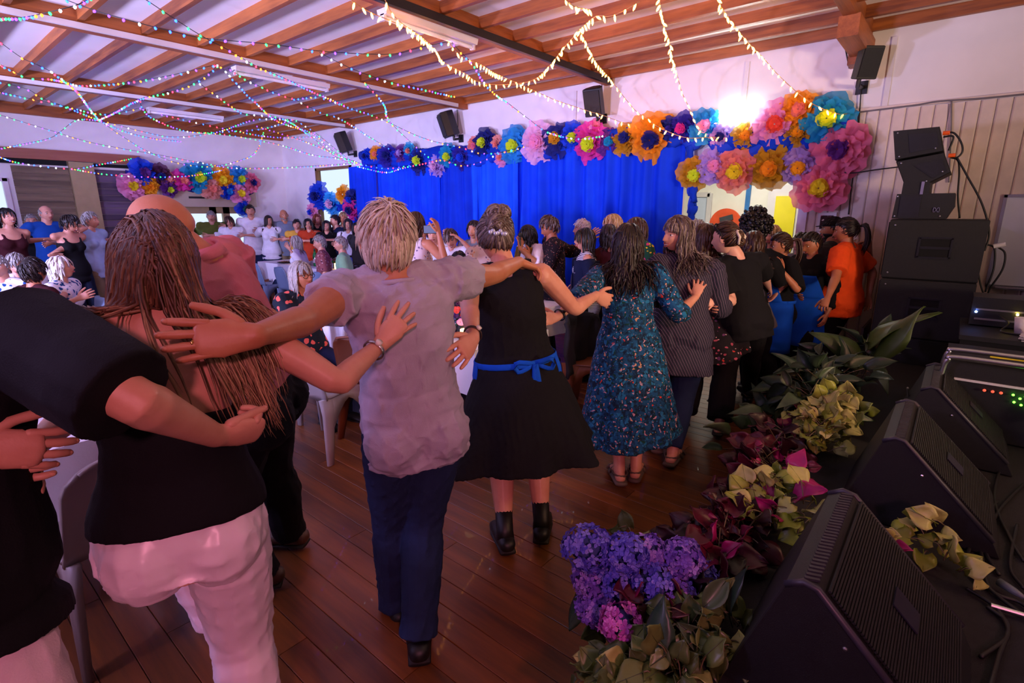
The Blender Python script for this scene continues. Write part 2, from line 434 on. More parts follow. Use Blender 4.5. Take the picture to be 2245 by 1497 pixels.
for zz in (1.22, 2.22): fr.box(((WLX0 + WLX1) / 2, YE + .02, zz), (WLX1 - WLX0, .1, .06))
w2 = struct('window_2', fr, m_trim); b = MB(); b.box(((WLX0 + WLX1) / 2, YE + .04, 1.72), (WLX1 - WLX0 - .1, .008, .96)); b.build('pane', m_glass, w2)
b = MB(); b.box(((EX0 + EX1) / 2, YE - .05, 1.96), (EX1 - EX0 + .1, .16, .34)); b.box((4.55, YE - .135, 1.98), (.3, .02, .04), m=1); struct('trim_9', b, [m_beige, m_blk])
fr = MB()
for xx in (EX0 + .05, 4.88, 5.16, EX1 - .05): fr.box((xx, YE + .03, .9), (.14 if xx in (4.88, 5.16) else .1, .1, 1.8))
for zz in (.1, 1.72): fr.box(((EX0 + EX1) / 2, YE + .03, zz), (EX1 - EX0, .1, .14))
d1 = struct('door_1', fr, m_post)
for (a, c) in ((EX0 + .1, 4.82), (5.22, EX1 - .1)):
    b = MB(); b.box(((a + c) / 2, YE + .03, .9), (c - a, .012, 1.55)); b.build('pane', m_glass, d1)

mb = MB(); mb.box((XL - .06, (YB + YE) / 2, ZC / 2), (.12, YE - YB, ZC)); struct('wall_left', mb, m_white)
mb = MB(); mb.box(((XL + XR) / 2, YB - .06, ZC / 2), (XR - XL + .24, .12, ZC)); struct('wall_back', mb, m_white)
mb = MB(); mb.box((XR - .01, 6.2, .07), (.02, 6.8, .14)); struct('baseboard_right', mb, m_trim)

# ---- the lit room behind the doorway
AX = 9.6
mb = MB(); mb.box((AX + .05, 2.6, 1.4), (.1, 6.2, 2.8)); mb.box((8.15, -.45, 1.4), (3.0, .1, 2.8)); mb.box((8.15, 5.65, 1.4), (3.0, .1, 2.8))
m_bright = plain('bright_room_wall', '#f4efe2', .7, 0, .02); struct('wall_lobby', mb, m_bright)
mb = MB(); mb.box((8.2, 2.6, 2.75), (3.0, 6.2, .1)); struct('ceiling_lobby', mb, m_bright)
mb = MB(); mb.box((8.2, 2.6, -.05), (3.0, 6.2, .1)); struct('floor_lobby', mb, plain('grey_vinyl', '#8d8a88', .4))
mb = MB()
for px_ in (1641, 1692): q = PX(px_, 430, AX); mb.box((AX - .02, q[1], 1.3), (.04, .07, 2.6))
struct('trim_10', mb, plain('blue_trim', '#2f74b8', .5))
q0, q1 = PX(1702, 436, AX - .1), PX(1748, 436, AX - .1); yc = (q0[1] + q1[1]) / 2; wd = q0[1] - q1[1]
b = MB(); b.box((AX - .08, yc, 1.0), (.05, wd + .25, 2.2)); d2 = struct('door_2', b, m_trim)
b = MB(); b.box((AX - .115, yc, .98), (.03, wd, 1.9)); b.build('door_panel', plain('yellow_door', '#e6d51c', .5, 0, .03), d2)
q0, q1 = PX(1521, 428, AX - .05), PX(1556, 428, AX - .05); yc = (q0[1] + q1[1]) / 2; wd = q0[1] - q1[1]
b = MB(); b.box((AX - .03, yc - wd / 2, 1.0), (.05, .08, 2.0)); b.box((AX - .03, yc + wd / 2, 1.0), (.05, .08, 2.0)); b.box((AX - .03, yc, 1.98), (.05, wd, .08)); d3 = struct('door_3', b, m_trim)
b = MB(); b.box((AX - .02, yc, 1.0), (.02, wd - .1, 1.9)); b.build('door_panel', plain('pale_blue_door', '#cdd8ea', .5, 0, .03), d3)
q = PX(1590, 492, AX - .05)
t = thing('wall_sign', q, 'round red orange sign on the wall of the lit room beyond the doorway', 'sign')
b = MB(); b.tube([q + vec(.02, 0, 0), q - vec(.02, 0, 0)], .27, n=32); b.build('disc', plain('red_orange_sign', '#e2532a', .5), t)
b = MB(); b.box(q + vec(-.035, -.02, .1), (.03, .22, .09), np.array([[1, 0, 0], [0, .96, .26], [0, -.26, .96]])); b.build('emblem', plain('grey_sign_emblem', '#3c3f45', .5), t)
t = thing('ceiling_light', (8.2, 2.5, 2.68), 'flat white ceiling light in the room beyond the doorway', 'light')
b = MB(); b.box((8.2, 2.5, 2.685), (.7, 1.3, .03)); b.build('diffuser', emit('lobby_lamp', (1, .95, .82), 16), t)

# ---- stage platform
SX0, SY, SZ = .92, .56, .40
b = MB(); b.box(((SX0 + XR - .03) / 2, (SY + YB) / 2, SZ / 2), (XR - SX0 - .04, SY - YB - .01, SZ - .001)); 
t = thing('stage', (SX0 + 1, SY - 1, 0), 'low black stage platform along the right with foliage on its edge', 'stage')
b.build('deck', plain('black_stage_carpet', '#0e0f11', .9, 0, .35, 30, .5, 300), t)
b = MB(); b.tube([(SX0, SY, SZ - .012), (XR - .02, SY, SZ - .012)], .016, n=8); b.build('edge_strip', plain('gloss_black_edging', '#0c0c0f', .12, 0, .1, spec=.8), t)
b = MB(); b.box((6.25, SY + .02, .3), (.6, .02, .6)); struct('trim_11', b, plain('brown_dado', '#4a3628', .6))

# ---- fluorescent battens and cable trunking under the purlins
def batten(pa, pb, label):
    a = PZ(*pa, 3.27); c = PZ(*pb, 3.27); mid = (a + c) / 2; y = mid[1]; L = abs(c[0] - a[0])
    t = thing('fluorescent_batten', (mid[0], y, 3.3), label, 'light', 'unlit battens under the purlins')
    b = MB(); b.prism([(-L / 2, -.07, 0), (-L / 2, .07, 0), (-L / 2, .055, -.05), (-L / 2, -.055, -.05)], (L, 0, 0)); b.V = [v + vec(mid[0], y, 3.3) for v in b.V]
    b.build('housing', m_trim, t)
    b = MB(); b.tube([(mid[0] - L / 2 + .03, y, 3.232), (mid[0] + L / 2 - .03, y, 3.232)], .018, n=8); b.build('tube', plain('white_tube', '#f2f0f0', .3), t)
    for s in (-1, 1):
        b = MB(); b.box((mid[0] + s * (L / 2 - .012), y, 3.235), (.024, .05, .05)); b.build('end_cap', m_trim, t)
batten((835, 28), (1040, 95), 'long white unlit batten under the nearest big purlin')
batten((515, 150), (715, 192), 'white unlit batten under the second purlin amid the coloured lights')
batten((330, 237), (480, 262), 'white unlit batten under the third purlin, the farthest one')
for i, y in enumerate((6.5, 9.65)):
    b = MB(); b.box((2.6, y - .07, 3.325), (7.5, .03, .05)); tag(b.build('cable_trunking', m_trim), ['white cable trunking along the second purlin', 'white cable trunking along the third purlin'][i], 'trunking')
b = MB(); b.box((3.9, 3.775, 3.32), (5.2, .04, .07)); tag(b.build('cable_trunking', m_blk), 'black cable trunking along the nearest purlin', 'trunking')

# ---- blue tulle curtain over the right wall
m_tulle = attr_mat('blue_tulle', [(0, '#0530c0'), (.5, '#0a48f0'), (1, '#1c78ff')], .75, .3, 0, .2, 1.0, 3, .5)
ct = thing('curtain', (6.45, 6.2, 0), 'long bright blue gathered tulle curtain covering the right wall', 'curtain')
edges = np.linspace(2.74, 9.66, 9)
for i in range(8):
    y = np.linspace(edges[i] - .05, edges[i + 1] + .05, 44); z = np.linspace(2.56, .08, 12); G = np.zeros((12, 44, 3))
    ph = RNG.uniform(0, 9, 4)
    for j, zz in enumerate(z):
        spread = .7 + .5 * (2.56 - zz) / 2.5
        wob = .05 * spread * (np.sin(y * 21 + ph[0] + .3 * zz) + .7 * np.sin(y * 37 + ph[1] - .5 * zz) + .6 * np.sin(y * 9 + ph[2] + .8 * zz))
        G[j] = np.c_[6.47 - .012 * (i % 2) + wob * .8, y + .03 * np.sin(zz * 3 + y * 6 + ph[3]) * (2.56 - zz) / 2.5, np.full(44, zz)]
    b = MB(); b.grid(G, 0, RNG.uniform(.25, .75)); b.build('curtain_panel', m_tulle, ct, True)
b = MB(); b.tube([(6.5, 2.7, 2.56), (6.5, 9.7, 2.56)], .014, n=8); b.build('curtain_rod', m_steel, ct)

# ---- wall speakers on brackets
def wall_speaker(px, d_off, fx, label, sc=1.0):
    p = PX(*px, XR - d_off); t = thing('wall_speaker', p, label, 'speaker', 'black speakers high on the right wall')
    f = nrm(fx); l = nrm(np.cross((0, 0, 1), f)); u = np.cross(f, l); B = basis(f, l, u)
    h, wd, dp = .36 * sc, .26 * sc, .22 * sc
    pts = [(dp * .5, -wd / 2), (dp * .5, wd / 2), (0, wd / 2), (-dp * .55, wd * .22), (-dp * .55, -wd * .22), (0, -wd / 2)]
    lo = np.array([(x, y, -h / 2) for x, y in pts]); hi = np.array([(x, y, h / 2) for x, y in pts]); lo2 = lo * vec(.9, .9, 1.05); hi2 = hi * vec(.9, .9, 1.05)
    b = MB(); b.rings(np.array([lo2, lo, hi, hi2]) @ B.T + p); b.build('cabinet', m_blk, t)
    b = MB(); b.box(p + B @ vec(dp * .52, 0, 0), (.02, wd * .9, h * .9), B); b.build('grille', m_grille, t)
    b = MB(); b.tube([p + B @ vec(dp * .535, 0, -h * .18) - f * .006, p + B @ vec(dp * .54, 0, -h * .18)], wd * .33, n=20); b.build('woofer', m_blk2, t)
    k = p - f * dp * .4 - vec(0, 0, h * .5); wl = vec(XR - .01, k[1], k[2] - .05)
    b = MB(); b.tube([p - f * .02 - u * h * .48, p - u * h * .6 - f * .02, k - vec(0, 0, .08), wl], .02, n=8); b.box(wl, (.02, .1, .12)); b.build('bracket', m_blk, t)
wall_speaker((1897, 137), .30, (-.72, -.62, -.25), 'large black wall speaker at right under the big beam end', .74)
wall_speaker((1305, 222), .25, (-.75, -.1, -.3), 'black wall speaker under the nearest purlin, above the curtain', .9)
wall_speaker((983, 272), .25, (-.75, .45, -.3), 'black wall speaker above the middle of the blue curtain')
wall_speaker((752, 312), .25, (-.75, .45, -.3), 'black wall speaker near the far corner, above the bright window')

# ---- exit sign, whiteboard, pictures, cables
p = PX(1618, 250, XR - .08); t = thing('exit_sign', p, 'glowing white emergency exit sign box above the doorway', 'sign')
b = MB(); b.box(p, (.07, .42, .17)); b.build('housing', emit('sign_edge_glow', (.7, 1, .8), 5), t)  # housing itself made to glow, giving the sign's halo on the wall
b = MB(); b.box(p - vec(.035, 0, 0), (.012, .38, .14)); b.build('lit_face', emit('exit_face', (.9, 1, .97), 70), t)
p = PX(2192, 432, XR - .03); q = PX(2183, 625, XR - .03)
t = thing('whiteboard', (XR - .03, -.9, 1.4), 'glossy whiteboard on the cream boarded wall at far right', 'whiteboard')
b = MB(); b.box((XR - .03, -.27 - .6, 1.42), (.02, 1.2, .8)); b.build('board_face', plain('whiteboard_enamel', '#dfe4f5', .12, 0, .02, spec=.7), t)
b = MB()
for zz in (1.82, 1.02): b.box((XR - .035, -.87, zz), (.03, 1.24, .025))
for yy in (-.26, -1.48): b.box((XR - .035, yy, 1.42), (.03, .025, .82))
b.build('frame', m_steel, t); b = MB(); b.box((XR - .06, -.87, 1.005), (.07, 1.1, .015)); b.build('pen_tray', m_steel, t)
for i, (px_, py_, w_, h_, lb) in enumerate([(1812, 487, .17, .2, 'small framed photograph on the boarded wall, the upper one'), (1822, 522, .3, .14, 'white framed print on the boarded wall behind the cap, the lower one')]):
    p = PX(px_, py_, XR - .03); t = thing('picture_frame', p, lb, 'picture')
    b = MB(); b.box(p, (.02, w_, h_)); b.build('frame', m_trim, t)
    b = MB(); b.box(p - vec(.012, 0, 0), (.006, w_ * .7, h_ * .7)); b.build('print', spots('dark_print', '#3a2020', [('#a03a4a', 14, .3), ('#d8c8b8', 18, .2)], 10), t)
def cable(pts, r=.006, label='', name='cable', mt=None, n=60, cat='cable', group=None, parent=None):
    b = MB(); b.tube(cat_curve(pts, n), r, n=6); o = b.build(name, mt or m_cab, parent, True)
    if not parent: tag(o, label, cat, group)
    return o
m_gcab = plain('grey_cable', '#6f6a70', .5)
cable([PX(x, y, XR - .03) for x, y in ((1866, 248), (1930, 240), (2010, 230), (2060, 222), (2160, 215), (2260, 205))], .008, 'grey cable run along the ledge of the boarded wall', mt=m_gcab)
cable([PX(x, y, XR - .04) for x, y in ((2086, 222), (2085, 290), (2080, 400))], .007, 'grey cable dropping from the ledge behind the speaker stack', mt=m_gcab)
cable([PX(x, y, XR - .05) for x, y in ((1832, 5), (1838, 40), (1850, 90), (1862, 150))], .007, 'black cable looping from the big beam to the large wall speaker')
cable([PX(x, y, XR - .03) for x, y in ((1888, 185), (1885, 240), (1878, 330), (1868, 400), (1860, 470))], .006, 'black cable hanging from the large wall speaker past the pink flowers')
cable([PX(x, y, XR - .12) for x, y in ((1835, 376), (1870, 379), (1920, 372), (1970, 366))], .006, 'black cable from the pink flowers to the speaker stack')
for i, (x, y) in enumerate(((1318, 165), (1002, 240))):
    cable([PX(x, y, XR - .04), PX(x + 2, y + 35, XR - .04), PX(x, y + 60, XR - .04)], .006, ['short black cable above the speaker near the curtain', 'short black cable above the middle wall speaker'][i])

# ---- string lights
BULBC = [emit('bulb_blue', (.006, .03, 1), 26), emit('bulb_violet', (.05, .012, 1), 24), emit('bulb_green', (.012, 1, .07), 11), emit('bulb_red', (1, .012, .03), 15), emit('bulb_amber', (1, .15, .01), 8), emit('bulb_white', (.6, .7, 1), 20)]
BULBW = emit('bulb_warm', (1, .34, .045), 24)
m_wire = plain('dark_green_wire', '#15201c', .6); m_wirew = plain('clear_gold_wire', '#a8835a', .4)
def s_depth(x, y, zc=3.22):
    r = ray(x, y); c = []
    if r[2] > .02: c.append((zc - HCAM) / r[2])
    if r[0] > .02: c.append((XR - .16) / r[0])
    if r[1] > .02: c.append((YE - .2) / r[1])
    return min(c)
def string(pts, label, warm=False, sag=.12, step=None):
    n = len(pts); W = []
    for i, (x, y) in enumerate(pts):
        t_ = i / (n - 1); W.append(D(x, y, s_depth(x, y) * (1 - sag * math.sin(math.pi * t_))))
    c = cat_curve(W, 40 * n); seg = np.r_[0, np.cumsum(np.linalg.norm(np.diff(c, axis=0), axis=1))]; L = seg[-1]
    step = step or (.085 if warm else .098)
    t = thing('string_light', c[0], label, 'string light', 'warm white string lights' if warm else 'coloured string lights')
    b = MB(); b.tube(c[::4], .0035 if warm else .003, n=5); b.build('wire', m_wirew if warm else m_wire, t, True)
    ss = np.arange(.03, L, step); P = np.c_[[np.interp(ss, seg, c[:, k]) for k in range(3)]].T
    if warm:
        me = None
        for p in P:
            dn = nrm(vec(RNG.normal(0, .5), RNG.normal(0, .5), -1)); b = MB()
            b.tube([p, p + dn * .016, p + dn * .034, p + dn * .05], [.004, .009, .0085, .002], n=8); b.build('bulb', BULBW, t, True)
    else:
        b = MB()
        for p in P:
            dn = nrm(vec(RNG.normal(0, .4), RNG.normal(0, .4), -1)); m_ = int(RNG.choice(6, p=[.26, .2, .2, .11, .11, .12]))
            b.tube([p, p + dn * .007, p + dn * .016, p + dn * .022], [.005, .0095, .0085, .003], n=6, m=m_)
        o = b.build('bulbs', BULBC, t, True); o['kind'] = 'stuff'
CS = [([(0, 40), (50, 38), (105, 27), (170, 10), (200, -6)], 'crossing the top left corner of the ceiling'),
 ([(135, -4), (200, 20), (270, 41), (370, 67), (450, 84), (595, 97), (703, 112), (851, 119), (916, 105), (988, 90)], 'running from the top left to the nearest batten'),
 ([(318, -2), (390, 46), (448, 82), (505, 112), (560, 144), (620, 170), (685, 200), (757, 231)], 'slanting from the top edge down over the second purlin'),
 ([(478, 141), (455, 146), (360, 168), (270, 181), (180, 187), (145, 180)], 'sagging left from the hook on the second purlin'),
 ([(-6, 88), (47, 126), (86, 144), (126, 166), (170, 202), (188, 227), (216, 262)], 'from the left edge down to the bright knot'),
 ([(-6, 138), (29, 156), (60, 170), (110, 172), (145, 180)], 'short strand at the left edge below the second purlin'),
 ([(-6, 178), (61, 196), (94, 216), (155, 238), (216, 263), (274, 288), (335, 303), (400, 310)], 'passing through the bright knot on the third purlin'),
 ([(216, 263), (252, 246), (307, 217), (380, 200), (436, 177), (480, 142)], 'rising from the bright knot to the second purlin hook'),
 ([(-6, 250), (108, 285), (191, 310), (270, 326), (346, 339), (433, 355), (523, 368), (649, 366), (790, 357)], 'long swag in front of the white end wall'),
 ([(-6, 342), (47, 357), (155, 369), (216, 360), (288, 347)], 'draped along the reddish lintel of the end wall'),
 ([(155, 369), (231, 381), (325, 387), (420, 384), (490, 372)], 'draped from the lintel over the end wall flowers'),
 ([(-6, 326), (58, 314), (108, 303), (133, 288), (170, 262), (216, 263)], 'curving up the end wall at the left edge'),
 ([(216, 263), (281, 307), (325, 332), (390, 357), (469, 364), (541, 346), (566, 325), (577, 290)], 'loop hanging low before the end wall'),
 ([(307, 217), (312, 236), (340, 262), (415, 288), (494, 288), (577, 281), (646, 260)], 'bunched along the third purlin'),
 ([(483, 144), (523, 188), (563, 227), (613, 267), (685, 292), (721, 325), (775, 359)], 'from the second purlin hook to the curtain end'),
 ([(433, 180), (469, 205), (505, 231), (537, 249), (620, 260), (682, 299), (740, 346), (790, 361)], 'dropping from mid ceiling to the curtain end'),
 ([(415, 288), (505, 296), (613, 317), (685, 339), (765, 350), (795, 362)], 'low strand past the far corner to the curtain end'),
 ([(500, 150), (560, 185), (640, 215), (700, 213), (772, 238), (826, 256), (902, 292), (952, 310), (1007, 321), (1053, 335), (1107, 332), (1162, 317)], 'running along the curtain top flowers from the ceiling'),
 ([(990, 92), (1008, 112), (1039, 144), (1061, 180), (1086, 206), (1115, 227), (1158, 260), (1201, 289), (1260, 302)], 'crossing the warm strings near the nearest batten'),
 ([(800, 180), (808, 190), (830, 213), (844, 234), (855, 267), (916, 325), (952, 353)], 'dropping from the third purlin to the curtain flowers'),
 ([(783, 364), (844, 377), (880, 368), (934, 357), (970, 350), (1007, 362), (1046, 357), (1097, 335), (1151, 321)], 'scalloped along the top edge of the curtain'),
 ([(1201, 289), (1234, 299), (1277, 303), (1331, 296)], 'short strand over the pink flower on the curtain'),
 ([(646, 262), (690, 290), (740, 330), (783, 361)], 'bright strand ending at the curtain corner'),
 ([(560, 275), (640, 300), (700, 322), (770, 352), (840, 368), (900, 362)], 'doubled strand by the far wall speaker'),
 ([(700, 115), (770, 150), (850, 178), (930, 196), (1000, 212)], 'faint strand under the rafters beyond the second purlin'),
 ([(350, 250), (430, 268), (510, 285), (600, 300), (690, 300)], 'tangled strand under the third batten'),
 ([(216, 262), (300, 285), (380, 300), (470, 290), (560, 262), (646, 262)], 'swag between the bright knot and the far corner'),
 ([(-6, 200), (60, 215), (140, 232), (230, 250), (312, 236)], 'doubled strand along the left of the third purlin'),
 ([(640, 215), (700, 245), (750, 262), (810, 300), (860, 330)], 'strand passing above the far wall speaker')]
for pts, lb in CS: string(pts, 'coloured fairy light string ' + lb)
WS = [([(770, 2), (812, 27), (855, 45), (902, 68), (949, 105), (974, 137), (1021, 162), (1043, 177), (1093, 186), (1165, 177), (1205, 144), (1230, 112), (1252, 87), (1270, 65)], 'swooping past the nearest batten up to the rafter hook'),
 ([(843, -3), (858, 27), (882, 52), (920, 78), (949, 105)], 'short piece beside the end of the nearest batten'),
 ([(1270, 65), (1302, 130), (1328, 162), (1349, 188), (1374, 220), (1396, 245), (1421, 261), (1443, 278), (1500, 301), (1553, 301), (1600, 300)], 'from the rafter hook down to the garland above the curtain end'),
 ([(1270, 65), (1306, 36), (1335, 36), (1364, 25), (1405, 2)], 'rising from the rafter hook to the top edge'),
 ([(1237, -3), (1259, 14), (1295, 22)], 'very short piece at the top middle'),
 ([(1445, -4), (1454, 54), (1468, 94), (1474, 133), (1483, 159), (1495, 202), (1508, 231), (1528, 278), (1552, 295)], 'hanging straight down to the flowers left of the exit sign'),
 ([(1571, -4), (1596, 40), (1622, 72), (1647, 101), (1672, 126), (1697, 155), (1719, 177), (1752, 206), (1788, 231), (1835, 249), (1863, 249)], 'sweeping down to the right end of the garland'),
 ([(1097, 166), (1147, 188), (1187, 206), (1219, 220), (1252, 231), (1295, 245), (1320, 252), (1360, 267), (1403, 278)], 'passing below the speaker above the curtain'),
 ([(981, 90), (1010, 123), (1053, 141), (1082, 159), (1097, 166)], 'linking the nearest batten to the long sagging string')]
for pts, lb in WS: string(pts, 'warm fairy light string ' + lb, True, .06)

# ================================================================== PEOPLE: builders
JOBS = []
def job(o, voxel, smooth=3, extra=None, fold=0.0, fscale=9.0, seed=0, fdir=None, keep=.3):
    md = o.modifiers.new('r', 'REMESH'); md.mode = 'VOXEL'; md.voxel_size = voxel
    sm = o.modifiers.new('s', 'SMOOTH'); sm.factor = .5; sm.iterations = smooth
    dc = o.modifiers.new('d', 'DECIMATE'); dc.ratio = keep
    JOBS.append((o, extra, fold, fscale, seed, fdir))
def run_jobs():
    dg = bpy.context.evaluated_depsgraph_get()
    res = [bpy.data.meshes.new_from_object(j[0].evaluated_get(dg)) for j in JOBS]
    for (o, extra, fold, fs, seed, fdir), me in zip(JOBS, res):
        old = o.data; o.modifiers.clear()
        n = len(me.vertices)
        if fold and n:
            V = np.empty(n * 3); me.vertices.foreach_get('co', V); V = V.reshape(-1, 3)
            N = np.empty(n * 3); me.vertices.foreach_get('normal', N); N = N.reshape(-1, 3)
            rg = np.random.default_rng(seed); h = np.zeros(n); fs = fs * 4.2; fold = fold * .62
            wv = V + .030 * np.sin(V[:, [1, 2, 0]] * fs * .35 + rg.uniform(0, 6, 3)) + .006 * np.sin(V[:, [2, 0, 1]] * fs * 1.3 + rg.uniform(0, 6, 3))
            for i in range(5):
                k = nrm(rg.normal(size=3) + (np.asarray(fdir) * 2.2 if fdir is not None else 0)) * fs * rg.uniform(.8, 2.6)
                h += (1 - np.abs(np.sin(wv @ k + rg.uniform(0, 6)))) ** 2 * rg.uniform(.4, 1)
            V = V + N * ((h / 2.2 - .45) * fold)[:, None]; me.vertices.foreach_set('co', V.ravel())
        if extra is not None and extra.k:
            V = np.empty(n * 3); me.vertices.foreach_get('co', V); V = V.reshape(-1, 3)
            L = np.empty(len(me.loops), int); me.loops.foreach_get('vertex_index', L)
            st = np.empty(len(me.polygons), int); me.polygons.foreach_get('loop_start', st); F = [x.tolist() for x in np.split(L, st[1:])]; off = LOC.get(o.name, (0, 0, 0)); nf = len(F)
            E = np.concatenate(extra.V) - np.asarray(off)
            F += [tuple(i + n for i in q) for q in extra.F]
            m2 = bpy.data.meshes.new(o.name); m2.from_pydata(np.vstack([V, E]).tolist(), [], F)
            m2.polygons.foreach_set('material_index', [0] * nf + extra.M); bpy.data.meshes.remove(me); me = m2
        me.materials.clear()
        for mt in old.materials: me.materials.append(mt)
        me.polygons.foreach_set('use_smooth', [True] * len(me.polygons)); me.update()
        o.data = me; bpy.data.meshes.remove(old)

def ik(a, t, l1, l2, hint):
    """two bones from a towards t; returns mid joint and end (bones stretch a little when t is out of reach)"""
    d = t - a; L = np.linalg.norm(d); s = max(1.0, min(1.2, L / (l1 + l2) * 1.003)); l1 *= s; l2 *= s
    if L > l1 + l2 - 1e-4: t = a + d / L * (l1 + l2 - 1e-4); d = t - a; L = np.linalg.norm(d)
    if L < abs(l1 - l2) + .02: L = abs(l1 - l2) + .02; t = a + nrm(d) * L; d = t - a
    x = (l1 * l1 - l2 * l2 + L * L) / (2 * L); h = math.sqrt(max(0, l1 * l1 - x * x)); u = d / L
    p = np.asarray(hint, float); p = nrm(p - u * (p @ u)); return a + u * x + p * h, t

def head_pts(nu, nv, hh, face=True, hair=None):
    """closed head grid in head space (forward, left, up), hh = head height; hair = function(dir) -> scale"""
    s = np.linspace(-1, 1, nu, endpoint=False); az = math.pi * np.sign(s) * np.abs(s) ** 1.3
    el = np.linspace(-math.pi / 2 + .1, math.pi / 2 - .08, nv)
    A, Eo = np.meshgrid(az, el); d = np.stack([np.cos(Eo) * np.cos(A), np.cos(Eo) * np.sin(A), np.sin(Eo)], -1)
    p = d * vec(.42, .335, .5); f, l, u = p[..., 0].copy(), p[..., 1].copy(), p[..., 2].copy()
    t = np.clip(-u / .5, 0, 1); front = np.clip(d[..., 0] * 2, 0, 1)
    l *= 1 - .30 * t ** 2; f = np.where(f > 0, f + .045 * t * front, f * (1 - .38 * t))
    f = np.where((f < 0) & (u > -.1), f * 1.06, f)
    if face:
        G = lambda x, c, w_: np.exp(-((x - c) / w_) ** 2)
        lf = np.abs(l); fr = (f > 0)
        nz = np.clip((.07 - u) / .2, 0, 1) * np.clip((u + .21) / .05, 0, 1)
        wn = .04 + .035 * np.clip((.0 - u) / .14, 0, 1)
        df = .098 * nz * np.exp(-(l / wn) ** 2) - .04 * G(lf, .145, .085) * G(u, .02, .055) + .025 * np.exp(-(l / .26) ** 2) * G(u, .095, .035)
        df += .02 * G(lf, .2, .08) * G(u, -.1, .08) + .03 * G(l, 0, .12) * G(u, -.25, .035) + .026 * G(l, 0, .10) * G(u, -.31, .025) - .02 * G(l, 0, .14) * G(u, -.28, .012) + .03 * G(l, 0, .1) * G(u, -.43, .05)
        f = f + df * fr
    P = np.stack([f, l, u], -1)
    if hair is not None: P = P * hair(d, P)[..., None]
    return P * hh
HAIRLINE = dict(
    full=lambda d, P: np.where(P[..., 2] > np.where(P[..., 0] > .28, .27, np.where(P[..., 0] > .02, .02 + (P[..., 0] - .02) * .95, np.where(P[..., 0] > -.06, -.06, -.27))), 1.0, 0.0),
    fringe=lambda d, P: np.where(P[..., 2] > np.where(P[..., 0] > .2, .15, np.where(P[..., 0] > .02, -.05, -.3)), 1.0, 0.0),
    back=lambda d, P: np.where((P[..., 2] > np.where(P[..., 0] > .02, -.05, -.27)) & (P[..., 2] < .22 - P[..., 0] * .7) & (P[..., 0] < .14), 1.0, 0.0))

def hand(mb, wrist, dr, pn, side, hl=.185, curl=(.25, .3, .25), spread=.12, thumb=.7, n=8, nails=None, core=None, cv=None):
    """palm into core mesh, fingers into mb; dr = pointing direction, pn = direction the palm faces; side +1 left -1 right"""
    dr = nrm(dr); pn = nrm(pn - dr * (np.asarray(pn) @ dr)); th = np.cross(pn, dr) if side > 0 else np.cross(dr, pn); s = hl / .185
    c = core or mb
    pl = .095 * s
    c.tube([wrist - dr * .01 * s, wrist + dr * .025 * s, wrist + dr * pl * .6, wrist + dr * pl], [.026 * s, .033 * s, .041 * s, .038 * s], [.019 * s, .018 * s, .0155 * s, .012 * s], th, 12, rnd=True)
    c.ell(wrist + dr * .04 * s + th * .024 * s + pn * .006 * s, vec(.028, .017, .016) * s, basis(dr, th, np.cross(dr, th)), 10, 7)
    fl = [.070, .078, .073, .057]; fx = [.030, .0105, -.0095, -.029]; fr = [.0088, .0092, .0088, .0076]
    for i in range(4):
        cc = cv[i] if cv is not None else curl
        d = nrm(dr + th * spread * (1.3 - i * .9)); b = wrist + dr * (pl - .012 * s - abs(i - 1.2) * .004 * s) + th * fx[i] * s
        pts = [b]; a = 0
        for ph, q in zip((.46, .30, .24), cc):
            a += q; pts.append(pts[-1] + (d * math.cos(a) + pn * math.sin(a)) * fl[i] * s * ph / 1.0)
        r = fr[i] * s; pp = cat_curve(pts, 10)
        rr = np.interp(np.linspace(0, 1, 10), [0, .33, .42, .6, .72, 1], [r * 1.05, r * .95, r * 1.06, r * .92, r * .96, r * .78])
        mb.tube(pp, rr, n=n, rnd=True)
        if nails is not None:
            e = nrm(pts[3] - pts[2]); up = -nrm(pn * math.cos(a) - d * math.sin(a)); q = pts[3] - e * .002 * s + up * r * .62
            mb.ell(q, vec(.0068, .0052, .0022) * s, basis(e, np.cross(up, e), up), 8, 5, m=nails)
    b = wrist + dr * .022 * s + th * .026 * s + pn * .004 * s
    d = nrm(dr * math.cos(thumb) + th * math.sin(thumb) + pn * .25); p2 = b + d * .036 * s; d2 = nrm(dr * math.cos(thumb * .55) + th * math.sin(thumb * .55) + pn * .3); p3 = p2 + d2 * .033 * s; p4 = p3 + nrm(d2 + dr * .25) * .024 * s
    mb.tube(cat_curve([b, p2, p3, p4], 10), np.array([.013, .0128, .0115, .0108, .0102, .0106, .0108, .0098, .0088, .0078]) * s, n=n, rnd=True)
    if nails is not None:
        e = nrm(p4 - p3); up = nrm(np.cross(e, pn)); up = up if up @ th > 0 else -up
        mb.ell(p4 - e * .001 + up * .0058 * s, vec(.0078, .006, .0024) * s, basis(e, np.cross(up, e), up), 8, 5, m=nails)

